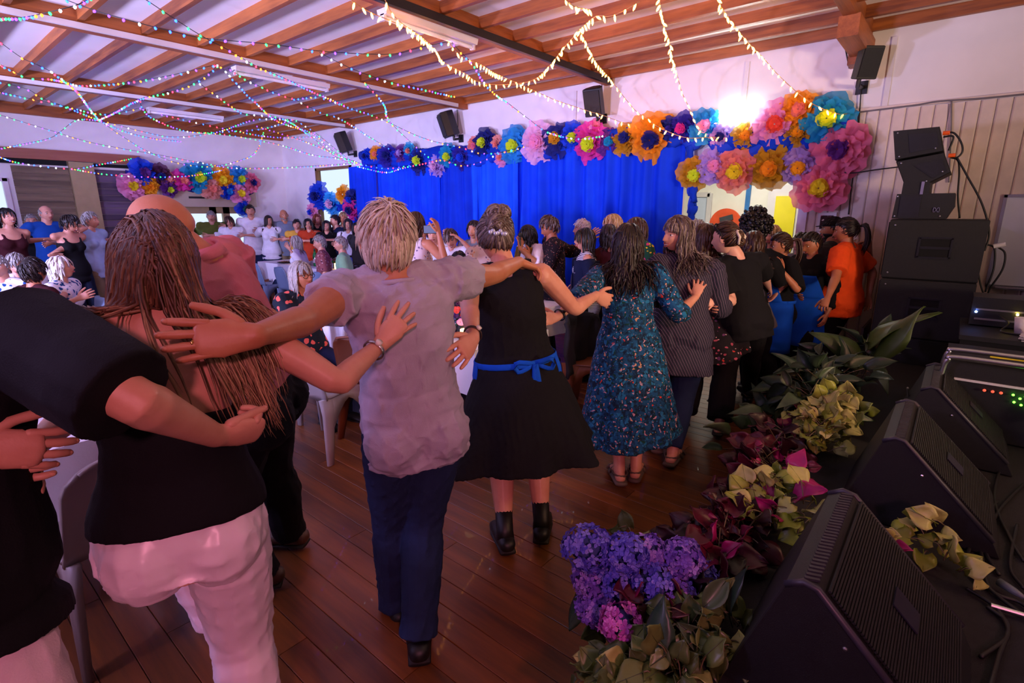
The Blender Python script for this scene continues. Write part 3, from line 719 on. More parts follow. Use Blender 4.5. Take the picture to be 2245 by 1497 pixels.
def sim_locks(roots, dirs, length, bodies, steps=40, grav=.35, wave=0.0, seed=0, lift=.01, hug=-.22, drift=None, up=None):
    """locks of hair that hug the head, then fall over neck and shoulders; all in world space"""
    rg = np.random.default_rng(seed); n = len(roots); P = roots.copy(); d = dirs.copy(); out = [P.copy()]
    st = (np.broadcast_to(length, (n,)) / steps)[:, None]; ph = rg.uniform(0, 6, (n, 3)); fq = rg.uniform(.7, 1.3, (n, 1)); lf = (lift * rg.uniform(.2, 1.8, n))[:, None]
    B0, c0, r0 = bodies[0]
    for k in range(steps):
        P0 = P.copy(); d = d + vec(0, 0, -1) * grav
        if drift is not None: d = d + drift
        d = nrm_rows(d); P = P + d * st
        q = (P - c0) @ B0 / r0; L = np.linalg.norm(q, axis=1); m = (L > 1) & (q[:, 2] > hug)
        if m.any():
            tgt = 1 + lf[m, 0] + (up[m] * k / steps if up is not None else 0); q2 = q[m] / L[m][:, None] * np.minimum(L[m], tgt)[:, None]; P[m] = (q2 * r0) @ B0.T + c0
        for B, c, r in bodies:
            q = (P - c) @ B / r; L = np.linalg.norm(q, axis=1); m = L < 1
            if m.any():
                q2 = q[m] / np.maximum(L[m], 1e-6)[:, None]; P[m] = (q2 * (1 + lf[m] * .6)) * r @ B.T + c
        d = nrm_rows(P - P0 + d * 1e-4)
        W = P
        if wave: W = P + wave * ((st / st.max()) ** 1.6) * (k / steps) * np.sin(k / steps * 9 * fq + ph)
        out.append(W.copy())
    return np.stack(out, 1)
def nrm_rows(a): return a / np.maximum(np.linalg.norm(a, axis=1, keepdims=True), 1e-9)

FACE_M = {}
def person(label, yaw, H=1.68, hip=None, top=None, neck=None, fem=True, b=1.0, belly=0.0, lean=0, side=0, twist=0, head=(None, 0, 0), headc=None,
           lh=None, rh=None, le=None, re=None, lhd=None, rhd=None, lpn=None, rpn=None, lcurl=.25, rcurl=.25, lcv=None, rcv=None, lspread=.1, rspread=.1, lf=None, rf=None, lk=None, rk=None,
           sit=0, vox=.011, skin_m='skin_fair', hair=None, wear=(), face=True, smile=0, cat='person', group=None, nails=False, legs=True, hl=1.0, fingers=True, name='person', spread=.09, glasses=None, sides=(1, -1), necklen=1.0, swk=1.0):
    F = vec(math.cos(yaw), math.sin(yaw), 0); L = vec(-math.sin(yaw), math.cos(yaw), 0); U = vec(0, 0, 1)
    S = nrm(U + F * math.tan(R(lean)) + L * math.tan(R(side)))
    if hip is None:
        hip = np.asarray(top, float) - U * .0 ; hip = vec(top[0], top[1], top[2]) - S * .30 * H - nrm(S + U) * .18 * H
    hip = np.asarray(hip, float)
    if neck is not None: neck = np.asarray(neck, float); S = nrm(neck - hip); SL = np.linalg.norm(neck - hip) / .305
    else: SL = H; neck = hip + S * .305 * H
    Fc = nrm(F - S * (F @ S)); Lc = np.cross(S, Fc)
    if twist: Fc, Lc = Fc * math.cos(twist) + Lc * math.sin(twist), Lc * math.cos(twist) - Fc * math.sin(twist)
    root = thing(name, (hip[0], hip[1], 0 if not (lf is None and sit == 0 and hip[2] - .52 * H > .1) else 0), label, cat, group)
    # head frame
    hy, hp, hr = head; hy = yaw if hy is None else hy
    Fh = vec(math.cos(hy) * math.cos(R(hp)), math.sin(hy) * math.cos(R(hp)), math.sin(R(hp))); Lh = vec(-math.sin(hy), math.cos(hy), 0)
    Lh = nrm(Lh * math.cos(R(hr)) + np.cross(Fh, Lh) * math.sin(R(hr))); Uh = np.cross(Fh, Lh); BH = basis(Fh, Lh, Uh)
    hh = .134 * H
    if headc is None: headc = neck + nrm(S * .6 + U * .6 + Uh * .35) * .089 * H * necklen + Fh * .012 * H
    headc = np.asarray(headc, float)
    core = MB(); ext = MB()
    kinds = [q['k'] for q in wear]
    if 'pants' in kinds and 'shoes' in kinds: legs = False
    b3 = b ** .5
    if fem: T = [(-.06, .05, .05), (-.045, .085, .066), (-.01, .102, .078), (.04, .097, .072), (.09, .08, .06), (.13, .075, .058), (.17, .080, .062), (.21, .086, .064), (.25, .089, .058), (.275, .080, .05), (.292, .055, .042), (.305, .036, .036)]
    else: T = [(-.06, .05, .05), (-.045, .082, .064), (-.01, .097, .075), (.04, .094, .07), (.09, .088, .064), (.13, .088, .064), (.17, .094, .068), (.21, .10, .07), (.25, .103, .064), (.275, .092, .055), (.292, .062, .046), (.305, .040, .040)]
    def torso(m, s0, s1, t=0.0, n=20, loose=0.0, bust=True, flare=0.0, sq=.9, rag=None):
        ss = np.r_[s0, [q[0] for q in T if s0 + .008 < q[0] < s1 - .008], s1]
        pa, ra, rb = [], [], []
        for s in ss:
            a_ = np.interp(s, [q[0] for q in T], [q[1] for q in T]); d_ = np.interp(s, [q[0] for q in T], [q[2] for q in T])
            if s < -.045: a_, d_ = np.interp(s, [-.2, -.045], [.103, .098]) * 1.0, .074
            k_ = b if s < .2 else b3; x = np.clip((.24 - s) / .2, 0, 1)
            a_ = a_ * H * k_ + t + loose * x + flare * np.clip(-s / .2, 0, 1); d_ = d_ * H * k_ + t + loose * x + flare * np.clip(-s / .2, 0, 1)
            off = Fc * (belly * H * .5 * math.exp(-((s - .08) / .09) ** 2) - .008 * H * math.exp(-((s - .14) / .06) ** 2))
            d_ += belly * H * .5 * math.exp(-((s - .08) / .09) ** 2)
            pa.append(hip + S * s * SL + off); ra.append(a_); rb.append(d_)
        if rag is None: m.tube(pa, ra, rb, Lc, n, sq=sq)
        else: m.tube(pa, ra, rb, Lc, n, sq=sq)
        if bust and fem and s1 > .21:
            for sd in (1, -1): m.ell(hip + S * .198 * SL + Lc * sd * .042 * H * b3 + Fc * (.044 * H * b3), vec(.032, .038, .036) * H * b3 + t, basis(Fc, Lc, S), 12, 8)
    torso(core, -.06, .305)
    for sd in (1, -1): core.ell(hip + Lc * sd * .045 * H * b - Fc * .03 * H * b + S * (-.02) * SL, vec(.052, .05, .056) * H * b, basis(Fc, Lc, S), 12, 8)
    # neck
    core.tube([neck - S * .03 * H, neck, lerp(neck, headc, .5), headc - Uh * .02 * H - Fh * .008 * H], np.array([.042, .034, .0315, .031]) * H * (1 if fem else 1.13), None, Lc, 14)
    # arms
    sw = (.098 if fem else .112) * H * b3 * swk; J = {}
    for sd, tgt, hint, hd, pn, cu, cv, spd in ((1, lh, le, lhd, lpn, lcurl, lcv, lspread), (-1, rh, re, rhd, rpn, rcurl, rcv, rspread)):
        sh = hip + S * .272 * SL + Lc * sd * sw
        if tgt is None: tgt = sh + Lc * sd * .05 * H - U * .30 * H + F * .03 * H
        tgt = np.asarray(tgt, float); up_ = np.clip((tgt - sh)[2] / (.3 * H) + .6, 0, 1)
        sh = sh + S * .018 * H * up_ + Lc * sd * .006 * H * up_
        if hint is None: hint = -U * .7 - Fc * .6 + Lc * sd * .5
        el, wr = ik(sh, tgt, .172 * H, .148 * H, np.asarray(hint, float)); J[sd] = (sh, el, wr)
        r = H * b3 * (.93 if fem else 1.06)
        core.tube(cat_curve([sh - nrm(el - sh) * .01, lerp(sh, el, .35), lerp(sh, el, .7), el, lerp(el, wr, .25), lerp(el, wr, .6), wr], 14), np.interp(np.linspace(0, 1, 14), [0, .17, .33, .5, .62, .8, 1], np.array([.030, .030, .027, .0225, .0245, .020, .0145]) / 1.0) * r, None, Fc, 12, rnd=True)
        core.ell(sh - U * .004, np.array([.032, .030, .034]) * r, basis(Fc, Lc, S), 12, 8)
        core.tube([lerp(neck, hip + S * .24 * SL, .35) + Lc * sd * .02 * H, lerp(neck, sh, .55) - S * .002 * H, sh - Lc * sd * .005 * H], np.array([.036, .03, .026]) * H * b3, None, Fc, 10)
        hd_ = nrm(wr - el) if hd is None else nrm(hd); pn_ = -Lc * sd if pn is None else np.asarray(pn, float)
        if abs(pn_ @ hd_) > .92: pn_ = -U
        if fingers: hand(ext, wr + hd_ * .004, hd_, pn_, sd, .108 * H * hl, (cu, cu * 1.3, cu), spd, .22 if cv is not None and cv[0][0] > .8 else .75, 8 if nails else 6, 1 if nails else None, core, cv)
        else: core.ell(wr + hd_ * .06 * H, vec(.05, .025, .014) * H, basis(hd_, np.cross(pn_, hd_), pn_), 10, 7)
        J[sd, 'h'] = (wr, hd_, pn_)
    # legs
    for sd, ft, kh in ((1, lf, lk), (-1, rf, rk)):
        hj = hip + Lc * sd * .052 * H * b + S * (-.015) * SL
        if ft is None:
            if sit: ft = vec(hip[0], hip[1], .06) + F * .36 + L * sd * .10
            else: ft = vec(hip[0], hip[1], max(.055, hip[2] - .485 * H)) + L * sd * spread - F * .01
        ft = np.asarray(ft, float); kn, an = ik(hj, ft, .243 * H, .243 * H, np.asarray(kh if kh is not None else (F + U * (.6 if sit else 0))))
        J[sd, 'k'] = (hj, kn, an); r = H * b
        lp = cat_curve([hj + nrm(hj - kn) * .02 * H, lerp(hj, kn, .4), kn, lerp(kn, an, .32) - F * .006 * H, lerp(kn, an, .75), an], 14); J[sd, 'lp'] = lp
        J[sd, 'lr'] = np.interp(np.linspace(0, 1, 14), [0, .15, .32, .42, .56, .66, .85, 1], [.053, .053, .042, .034, .0355, .031, .0215, .0215]) * r * np.linspace(1, b ** -.4, 14)
        if legs:
            core.tube(lp, J[sd, 'lr'], None, F, 12, rnd=True)
            fo = nrm(F + L * sd * .18); core.tube([an - fo * .03 * H * .9 + U * (-.022 * H), an + fo * .02 * H - U * .012 * H, an + fo * .06 * H - U * .02 * H, an + fo * .10 * H - U * .028 * H], np.array([.021, .024, .026, .024]) * H, np.array([.017, .022, .015, .009]) * H, L, 10, rnd=True)
    # head
    nu, nv = (56, 44) if vox < .008 else (44, 34)
    HP = head_pts(nu, nv, hh) @ BH.T + headc; ext.rings(HP, 0)
    for sd in (1, -1):
        ec = headc + BH @ (vec(-.03, sd * .345, -.03) * hh); BE = BH @ np.array([[.93, sd * -.36, .1], [sd * .36, .93, 0], [-.1, 0, 1]])
        ext.ell(ec, vec(.075, .026, .125) * hh, BE, 12, 9)
        if vox < .008:
            a = np.linspace(-.9, 4.2, 14); ring = np.c_[-.055 * np.cos(a) * .9, np.full(14, sd * .028), .105 * np.sin(a) + .01] * hh
            ext.tube(ring @ BE.T + ec, np.linspace(.014, .02, 14) * hh, n=6, rnd=True)
            ext.ell(ec + BE @ (vec(.03, sd * .012, -.105) * hh), vec(.03, .022, .032) * hh, BE, 8, 6)
    sk = MATS[skin_m]
    body = core.build('body', [sk, MATS['nail']] if nails else sk, root, True); job(body, vox, 3 if vox < .012 else 2, ext, keep=.42 if vox < .007 else .25)
    # face pieces
    def hpt(f, l, u): return headc + BH @ (vec(f, l, u) * hh)
    if face:
        for sd in (1, -1):
            m_ = MB(); ce = hpt(.305, sd * .145, .015); m_.ell(ce, vec(.055, .062, .034) * hh, BH, 12, 9)
            m_.ell(ce + Fh * .036 * hh, vec(.024, .03, .032) * hh, BH, 10, 7, m=1); m_.build('eye', [MATS['eye_white'], MATS['iris']], root, True)
            if True:
                m_ = MB(); m_.tube([hpt(.395, sd * .06, .095), hpt(.39, sd * .14, .12), hpt(.33, sd * .23, .095)], np.array([.012, .013, .006]) * hh, n=6); m_.build('eyebrow', MATS[(hair or {}).get('brow', 'hair_dark')], root, True)
        m_ = MB()
        if smile:
            a = np.linspace(-1, 1, 9); up_ = np.array([hpt(.44 - .09 * x * x, x * .15, -.262 + .05 * x * x) for x in a]); lo_ = np.array([hpt(.425 - .08 * x * x, x * .13, -.262 - .085 * smile * (1 - x * x) + .045 * x * x) for x in a])
            m_.grid(np.array([up_, lerp(up_, lo_, .45)]), 1); m_.grid(np.array([lerp(up_, lo_, .45), lo_]) - Fh * .01 * hh, 2)
            m_.tube(up_, .013 * hh, n=6); m_.tube(lo_, .016 * hh, n=6)
        else:
            a = np.linspace(-1, 1, 7); m_.tube([hpt(.445 - .08 * x * x, x * .12, -.262 + .02 * x * x) for x in a], np.array([.006, .014, .018, .016, .018, .014, .006]) * hh, n=6); m_.tube([hpt(.432 - .07 * x * x, x * .11, -.297 + .03 * x * x) for x in a], np.array([.006, .016, .02, .021, .02, .016, .006]) * hh, n=6)
        m_.build('lips', [MATS['lip'], MATS['teeth'], MATS['mouth_dark']], root, True)
    if glasses:
        m_ = MB()
        for sd in (1, -1):
            a = np.linspace(0, 2 * math.pi, 17); m_.tube([hpt(.42, sd * .155 + .115 * math.cos(x), .0 + .085 * math.sin(x)) for x in a], .010 * hh, n=5); m_.tube([hpt(.41, sd * .27, .03), hpt(.2, sd * .36, .03), hpt(-.05, sd * .37, .02)], .010 * hh, n=5)
        m_.tube([hpt(.43, .04, .01), hpt(.445, 0, .02), hpt(.43, -.04, .01)], .010 * hh, n=5); m_.build('glasses', MATS[glasses], root, True)
    info = dict(root=root, H=H, hip=hip, S=S, SL=SL, Fc=Fc, Lc=Lc, F=F, L=L, J=J, hh=hh, headc=headc, BH=BH, b=b, b3=b3, fem=fem, torso=torso, neck=neck, vox=vox, sw=sw, hpt=hpt, sit=sit)
    if hair: do_hair(info, **hair)
    for wspec in wear: do_wear(info, **wspec)
    return info

def do_hair(I, m='hair_brown', style='short', n=70, length=.1, line='full', thick=1.10, r=.011, seed=0, wave=.012, grav=.35, brow=None, part=0.0, back=0.0, bun=None, clip=None, spread=1.0, fl=.55, split=None, lift_=.10, ombre=0.0):
    root, hh, hc, BH = I['root'], I['hh'], I['headc'], I['BH']; rg = np.random.default_rng(seed + 11); mt = MATS[m]
    hx = lambda d, P: np.where(HAIRLINE[line](d, P) > 0, thick, .90)
    nu, nv = (56, 44) if I['vox'] < .008 else (32, 24)
    cap = MB(); PP = head_pts(nu, nv, hh, False, hx); cap.rings(PP @ BH.T + hc, 0, .4)
    if style == 'bald': return
    if style in ('long', 'bob') and r == .011: r = .0075; n = int(n * 1.2)
    if style in ('short', 'up', 'pony') and r == .011: r = .0052; n = int(n * 1.25)
    if n:
        q = []
        while len(q) < n:
            d = nrm(rg.normal(size=3)); P = d * vec(.42, .335, .5)
            if HAIRLINE[line](d, P[None])[0] > 0 and P[2] > (-.05 if style in ('long', 'bob') else -.3): q.append(d)
        d = np.array(q); P0 = d * vec(.43, .342, .5) * thick * hh; upk = None; drift = None; hug = -.22
        if style == 'short': t = d - nrm(vec(-.62, .1, .78)) + rg.normal(0, .16, (n, 3)); hug = -9; upk = np.where(d[:, 2] > .25, rg.uniform(0, lift_, n), 0); g_ = .02
        elif style in ('up', 'pony'): t = nrm(vec(-.86, 0, .45 if style == 'up' else .2)) - d + rg.normal(0, .05, (n, 3)); hug = -9; g_ = 0.0; upk = rg.uniform(0, .05, n)
        else:
            sgn = np.where(d[:, 1] > part, 1, -1)[:, None]; t = np.c_[d[:, 0] * .30 - .22 - back, sgn[:, 0] * .55 * np.clip(d[:, 0] + .45, 0, 1) + d[:, 1] * .7, np.full(n, .03)]; g_ = grav
            if split: drift = np.where(sgn > 0, I['Lc'] * split[0] + I['Fc'] * split[1], -I['Lc'] * split[2] + I['Fc'] * split[3])
        t = nrm_rows(t - d * (t * d).sum(1, keepdims=True))
        bodies = [(BH, hc, vec(.45, .355, .52) * thick * hh)]
        if style in ('long', 'bob'):
            up = I['hip'] + I['S'] * .225 * I['SL']; bodies.append((basis(I['Fc'], I['Lc'], I['S']), up, vec(.082 if not I['fem'] else .074, .125, .105) * I['H'] * I['b3']))
            bodies.append((np.eye(3), lerp(I['neck'], hc, .35), vec(.04, .04, .06) * I['H']))
            bodies.append((basis(I['Fc'], I['Lc'], I['S']), I['hip'] + I['S'] * .12 * I['SL'], vec(.07, .09, .13) * I['H'] * I['b3']))
            for sd in (1, -1): bodies.append((np.eye(3), I['J'][sd][0], vec(.045, .045, .045) * I['H']))
        ln = length * rg.uniform(.72, 1.08, n)
        if style in ('long', 'bob'): ln = ln * np.where((d[:, 0] > .45) & (np.abs(d[:, 1]) < .75), fl, 1)
        if style == 'pony': ln = np.full(n, .2)
        W = sim_locks(P0 @ BH.T + hc, t @ BH.T, ln, bodies, 40, g_, wave=wave if style not in ('short', 'up', 'pony') else 0, seed=seed, hug=hug, drift=drift, up=upk)
        for i in range(n):
            pth = W[i][::4 if I['vox'] < .0085 else 6] if style in ('long', 'bob') else W[i][::8 if I['vox'] < .0085 else 10]; k = len(pth); rr = r * rg.uniform(.7, 1.25) * np.interp(np.linspace(0, 1, k), [0, .12, .7, 1], [.55, 1, .9, .12])
            out_ = nrm_rows(pth - hc); cap.tube(pth, rr * .55, rr * 1.6, out_, 4, 0, np.repeat(np.clip(rg.normal(.5 - .3 * ombre, .2 if not ombre else .13) + ombre * np.linspace(-.1, .75, k), .02, 1), 4))
    if bun is not None:
        for (f, l, u, rad) in bun:
            c_ = hc + BH @ (vec(f, l, u) * hh); cap.ell(c_, rad * hh * .96, None, 12, 8, 0, .4); ax = nrm(BH @ nrm(vec(f, l * .5, u)))
            if style == 'curly':
                for i in range(90): cap.ell(c_ + nrm(rg.normal(size=3)) * rad * hh * rg.uniform(.95, 1.12), rg.uniform(.012, .024), BH, 6, 4, 0, float(rg.uniform(.1, .9)))
            else:
                for i in range(46):
                    e1 = nrm(ax * rg.uniform(.2, 1.2) + rg.normal(0, .6, 3)); e2 = nrm(np.cross(e1, rg.normal(size=3))); a_ = np.linspace(-1.3, 1.3, 8); pth = c_ + (np.outer(np.cos(a_), e1) + np.outer(np.sin(a_), e2)) * rad * hh * rg.uniform(.98, 1.06)
                    cap.tube(pth, r * .6 * np.array([.3, .8, 1, 1, 1, 1, .8, .2]), r * 1.5 * np.array([.3, .8, 1, 1, 1, 1, .8, .2]), pth - c_, 5, 0, float(rg.uniform(.1, .9)))
    if style == 'pony':
        s0 = hc + BH @ (vec(-.47, 0, .08) * hh)
        for i in range(26):
            o = rg.normal(0, .008, 3); pth = cat_curve([s0 + o * .3, s0 + BH @ vec(-.05, 0, -.01) + o, s0 + BH @ vec(-.06, 0, -.1) + o * 1.4 + vec(0, 0, -.03), s0 + BH @ vec(-.04, 0, -.1) + o * 1.6 - vec(0, 0, length * rg.uniform(.6, 1))], 9)
            cap.tube(pth, np.array([.5, 1, 1.1, 1.1, 1, 1, .9, .6, .15]) * .0065, n=5, r=float(rg.uniform(.2, .8)))
    if style == 'curly':
        for i in range(n * 2):
            d = nrm(rg.normal(size=3)); P = d * vec(.42, .335, .5)
            if HAIRLINE[line](d, P[None])[0] <= 0: continue
            c = hc + BH @ (P * rg.uniform(1.1, 1.0 + length / hh) * hh); cap.ell(c, rg.uniform(.018, .034), BH, 7, 5, 0, float(rg.uniform(.1, .9)))
    cap.build('hair', mt, root, True)

def do_wear(I, k, m, name=None, sl=.45, hem=-.09, t=.012, loose=.012, fold=.005, fs=9, flare=0.0, top=.296, length=.5, cols=None, seed=None, fdir=None, vneck=0, z=None, r0=None, band=None, inc=None, waist=.06, sm=3, seat=1.0):
    root, H, hip, S, SL, Fc, Lc, F, L, J, b, b3 = (I[x] for x in ('root', 'H', 'hip', 'S', 'SL', 'Fc', 'Lc', 'F', 'L', 'J', 'b', 'b3'))
    vox = max(I['vox'], .0065); mt = MATS[m] if isinstance(m, str) else m; mb = MB(); seed = seed if seed is not None else int(abs(hip[0] * 1000 + hip[1] * 333)) % 9999
    def sleeves(mb):
        if sl <= 0: return
        for sd in (1, -1):
            sh, el, wr = J[sd]; tot = np.linalg.norm(el - sh) + np.linalg.norm(wr - el); pts = cat_curve([sh - nrm(el - sh) * .02, lerp(sh, el, .5), el, lerp(el, wr, .5), wr], 24)
            k_ = max(4, int(24 * min(sl, .97))); p = pts[:k_]; x = np.linspace(0, sl, k_); r = np.interp(x, [0, .25, .5, .62, 1], [.034, .031, .026, .027, .018]) * H * b3 * (.97 if I['fem'] else 1.08) + t + loose * .55
            mb.tube(p, r * (1 + (.10 if sl < .6 else .05) * np.linspace(0, 1, k_)), None, Fc, 12)
            mb.ell(sh, np.array([.034, .032, .036]) * H * b3 + t, basis(Fc, Lc, S), 12, 8)
            mb.tube([lerp(I['neck'], hip + S * .24 * SL, .3) + Lc * sd * .02 * H, lerp(I['neck'], sh, .55), sh], np.array([.036, .032, .028]) * H * b3 + t, None, Fc, 10)
    def legtubes(mb, end, fl=0.0):
        for sd in (1, -1):
            lp, lr = J[sd, 'lp'], J[sd, 'lr']; k_ = max(5, int(round(14 * end))); r = lr[:k_] * np.linspace(min(1, seat + .08), 1, k_) + t + loose * np.linspace(.2, 1, k_) + fl * np.clip(np.linspace(-.6, 1, k_), 0, 1)
            mb.tube(lp[:k_], r, None, F, 14)
    if k == 'top':
        I['torso'](mb, hem, top, t, 22, loose, True, flare); sleeves(mb)
        if hem < -.02:
            for sd in (1, -1): mb.ell(hip + Lc * sd * .045 * H * b - Fc * .028 * H * b - S * (.022 if hem < -.06 else .005) * SL, vec(.057, .056, .060) * H * b + t + .010, basis(Fc, Lc, S), 12, 8)
        if sl == 0 and top > .25:
            for sd in (1, -1): mb.tube([lerp(I['neck'], hip + S * .24 * SL, .3) + Lc * sd * .02 * H, lerp(I['neck'], J[sd][0], .7)], np.array([.036, .03]) * H * b3 + t, None, Fc, 10)
        nm = name or 'shirt'
    elif k == 'tank':
        I['torso'](mb, hem, .235, t, 22, loose, True, flare)
        for sd in (1, -1):
            a = hip + S * .225 * SL + Lc * sd * .055 * H * b3
            for f in (1, -1): mb.tube([a + Fc * f * .055 * H * b3, a + Fc * f * .045 * H * b3 + S * .035 * SL, a + S * .066 * SL + Fc * f * .006 * H], .017 + t * .5, .013, Lc, 8)
        nm = name or 'tank_top'
    elif k == 'tube':
        I['torso'](mb, hem, top, t, 24, loose, True, flare); nm = name or 'strapless_top'
    elif k == 'pants':
        I['torso'](mb, -.055, waist, t, 22, .004, False)
        for sd in (1, -1): mb.ell(hip + Lc * sd * .045 * H * b - Fc * .032 * H * b - S * .022 * SL, vec(.054, .053, .06) * H * b * seat + t, basis(Fc, Lc, S), 12, 8)
        legtubes(mb, length, flare); nm = name or 'trousers'
    elif k in ('skirt', 'dress'):
        if k == 'dress': I['torso'](mb, -.05, top, t, 24, loose, True); sleeves(mb)
        if k == 'dress' and sl == 0 and top > .25:
            for sd in (1, -1): mb.tube([lerp(I['neck'], hip + S * .24 * SL, .3) + Lc * sd * .02 * H, lerp(I['neck'], J[sd][0], .72)], np.array([.036, .03]) * H * b3 + t, None, Fc, 10)
        z0 = (hip + S * waist * SL); zt = z if z is not None else .5 * H * .6; fc = (J[1, 'k'][2] + J[-1, 'k'][2]) / 2; n = 72; rg = np.random.default_rng(seed); ph = rg.uniform(0, 6, 4); rgn = []
        for x in np.linspace(0, 1, 16):
            zz = lerp(z0[2], zt, x); c = lerp(z0, vec(lerp(hip[0], fc[0], .8), lerp(hip[1], fc[1], .8), zt), x); c[2] = zz; an = np.linspace(0, 2 * math.pi, n, endpoint=False)
            s_ = waist - (z0[2] - zz) / SL; a_ = np.interp(s_, [-.3, -.03, .04, .1], [.112, .108, .098, .085] if I['fem'] else [.1, .1, .095, .09]) * H * b + t + .004; d_ = a_ * .78 + .01
            fl = flare * np.clip((x - .12) / .88, 0, 1) ** 1.1; w_ = 1 + (.018 + .10 * fl / max(.01, .12)) * x * (np.sin(an * 7 + ph[0] + x) * .6 + np.sin(an * 11 + ph[1] - 2 * x) * .4 + .3 * np.sin(an * 4 + ph[2]))
            rgn.append(c + np.outer(np.cos(an) * (a_ + fl) * w_, Lc) + np.outer(np.sin(an) * (d_ + fl) * w_, nrm(Fc * vec(1, 1, 0))) + vec(0, 0, 1) * (0.02 * x * np.sin(an * 2 + ph[3]))[:, None])
        mb.rings(rgn); nm = name or k
    elif k == 'apron':
        # bib and skirt wrapped round the front, with a waist band and a bow behind
        for (s0, s1, w0, w1) in ((hem, waist, 2.15, 2.0), (waist, top, 1.35, .75)):
            G = []
            for x in np.linspace(0, 1, 9):
                s = lerp(s0, s1, x); wd = lerp(w0, w1, x); a_ = (.10 if s < .05 else .092) * H * b + t + .004 + (flare * np.clip(-s / .25, 0, 1)); d_ = a_ * .82 + .012; an = np.linspace(-wd, wd, 17)
                c = hip + S * s * SL if s > -.03 else hip + S * -.03 * SL + vec(0, 0, (s + .03) * SL)
                G.append(c + np.outer(np.sin(an) * a_, Lc) + np.outer(np.cos(an) * d_, Fc))
            mb.grid(G, 0, 0, .004)
        c = hip + S * waist * SL; an = np.linspace(0, 2 * math.pi, 30); a_ = .088 * H * b + t + .008
        mb.tube([c + Lc * math.cos(x) * a_ + Fc * math.sin(x) * a_ * .85 for x in an], .016, .004, S, 8)
        if top > .15:
            for sd in (1, -1): mb.tube([hip + S * top * SL + Fc * .075 * H * b3 + Lc * sd * .05 * H, hip + S * (top + .06) * SL + Lc * sd * .045 * H + Fc * .04 * H, I['neck'] - Fc * .036 * H + Lc * sd * .012 * H], .009, .004, Lc, 6)
        bb = c - Fc * a_ * .80 - Lc * .085
        for dx, dz, ln in ((1, -.2, .09), (-1, -.1, .08)): mb.tube(cat_curve([bb, bb + Lc * dx * ln + S * .02 - Fc * .02, bb + Lc * dx * ln * .9 - S * .03 - Fc * .015, bb], 9), .012, .004, S, 6)
        for dx in (.4, -.15): mb.tube(cat_curve([bb - Fc * .01, bb - S * .07 - Fc * .02 + Lc * dx * .03, bb - S * .19 - Fc * .01 + Lc * dx * .07], 7), .014, .003, Lc, 6)
        mb.build(name or 'apron', mt, root, True); return
    elif k in ('shoes', 'sandals'):  # one for each foot
        for sd in (1, -1):
            an = J[sd, 'k'][2]; kn = J[sd, 'k'][1]; m2 = MB(); fo = nrm(F + L * sd * .18); sh = nrm(kn - an); dn = vec(0, 0, -1); 
            if I.get('tilt', {}).get(sd): a0 = I['tilt'][sd]; fo, dn = nrm(fo * math.cos(a0) + dn * math.sin(a0)), nrm(dn * math.cos(a0) - fo * math.sin(a0))
            q = lambda f, d: an + fo * f * H + dn * d * H
            if k == 'shoes':
                m2.tube([q(-.034, .012), q(-.01, .014), q(.03, .016), q(.07, .021), q(.105, .026)], np.array([.024, .026, .028, .030, .026]) * H, np.array([.020, .02, .019, .014, .011]) * H, L, 14, rnd=True, sq=.8)
                m2.tube([q(-.006, .012), an + sh * .012 * H, an + sh * (.03 + (length - .5) * .2) * H], np.array([.028, .026, .027]) * H, None, F, 14)
                o = m2.build(name or 'shoe', mt, root, True); m3 = MB()
                m3.tube([q(-.045, .0335), q(0, .0335), q(.06, .034), q(.118, .035)], np.array([.024, .026, .032, .024]) * H, .006 * H, L, 12); m3.build('sole', MATS['shoe_sole'], o, True)
            else:
                m2.tube([q(-.045, .037), q(0, .037), q(.06, .038), q(.115, .039)], np.array([.025, .028, .033, .026]) * H, .010 * H, L, 12, rnd=True)
                for f, w_, hgt in ((.035, .03, .022), (.075, .032, .02)):
                    a = np.linspace(0, math.pi, 9); m2.tube([q(f, .036) + L * math.cos(x) * w_ * H - dn * math.sin(x) * (hgt + .004) * H * (1.3 if f < .05 else 1) for x in a], .004, .010 * (H / 1.65), fo, 6)
                a = np.linspace(-1.9, 1.9, 9); m2.tube([q(0, .01) + L * math.sin(x) * .028 * H - fo * math.cos(x) * .036 * H for x in a], .008, .003, dn, 6)
                m2.build(name or 'sandal', mt, root, True)
        return
    elif k == 'watch':
        sd = inc; wr, hd, pn = J[sd, 'h']; el = J[sd][1]; d = nrm(wr - el); c = wr - d * .022 * H; rr = .0180 * H * b3
        x0 = nrm(pn - d * (pn @ d)); y0 = np.cross(d, x0); a = np.linspace(0, 2 * math.pi, 20)
        mb.tube([c + x0 * math.cos(x) * rr * .92 + y0 * math.sin(x) * rr * 1.08 for x in a], .009, .0035, d, 6); o = mb.build(name or 'watch', mt, root, True)
        if band: m2 = MB(); m2.tube([c - x0 * rr * .9, c - x0 * (rr + .009)], .0105, n=16); m2.build('watch_face', MATS[band], o, True)
        return
    elif k == 'collar':
        a = np.linspace(.35, 2 * math.pi - .35, 22); c = I['neck'] + S * (.006 * H); G = []
        for (dz, dr) in ((-.02, .012), (.022, .004), (.024, .010), (-.012, .026)): G.append([c + Fc * math.cos(x) * (.042 * H + dr) + Lc * math.sin(x) * (.042 * H + dr) + S * dz for x in a])
        mb.grid(G, 0, 0, .003); mb.build(name or 'collar', mt, root, True); return
    elif k == 'neckband':
        a = np.linspace(0, 2 * math.pi, 28); c = I['neck'] - S * .013 * H; mb.tube([c + Fc * math.cos(x) * .045 * H + Lc * math.sin(x) * .048 * H - S * .012 * math.cos(x) for x in a], .009, .005, S, 8); mb.build('neckband', mt, root, True); return
    elif k == 'cap':
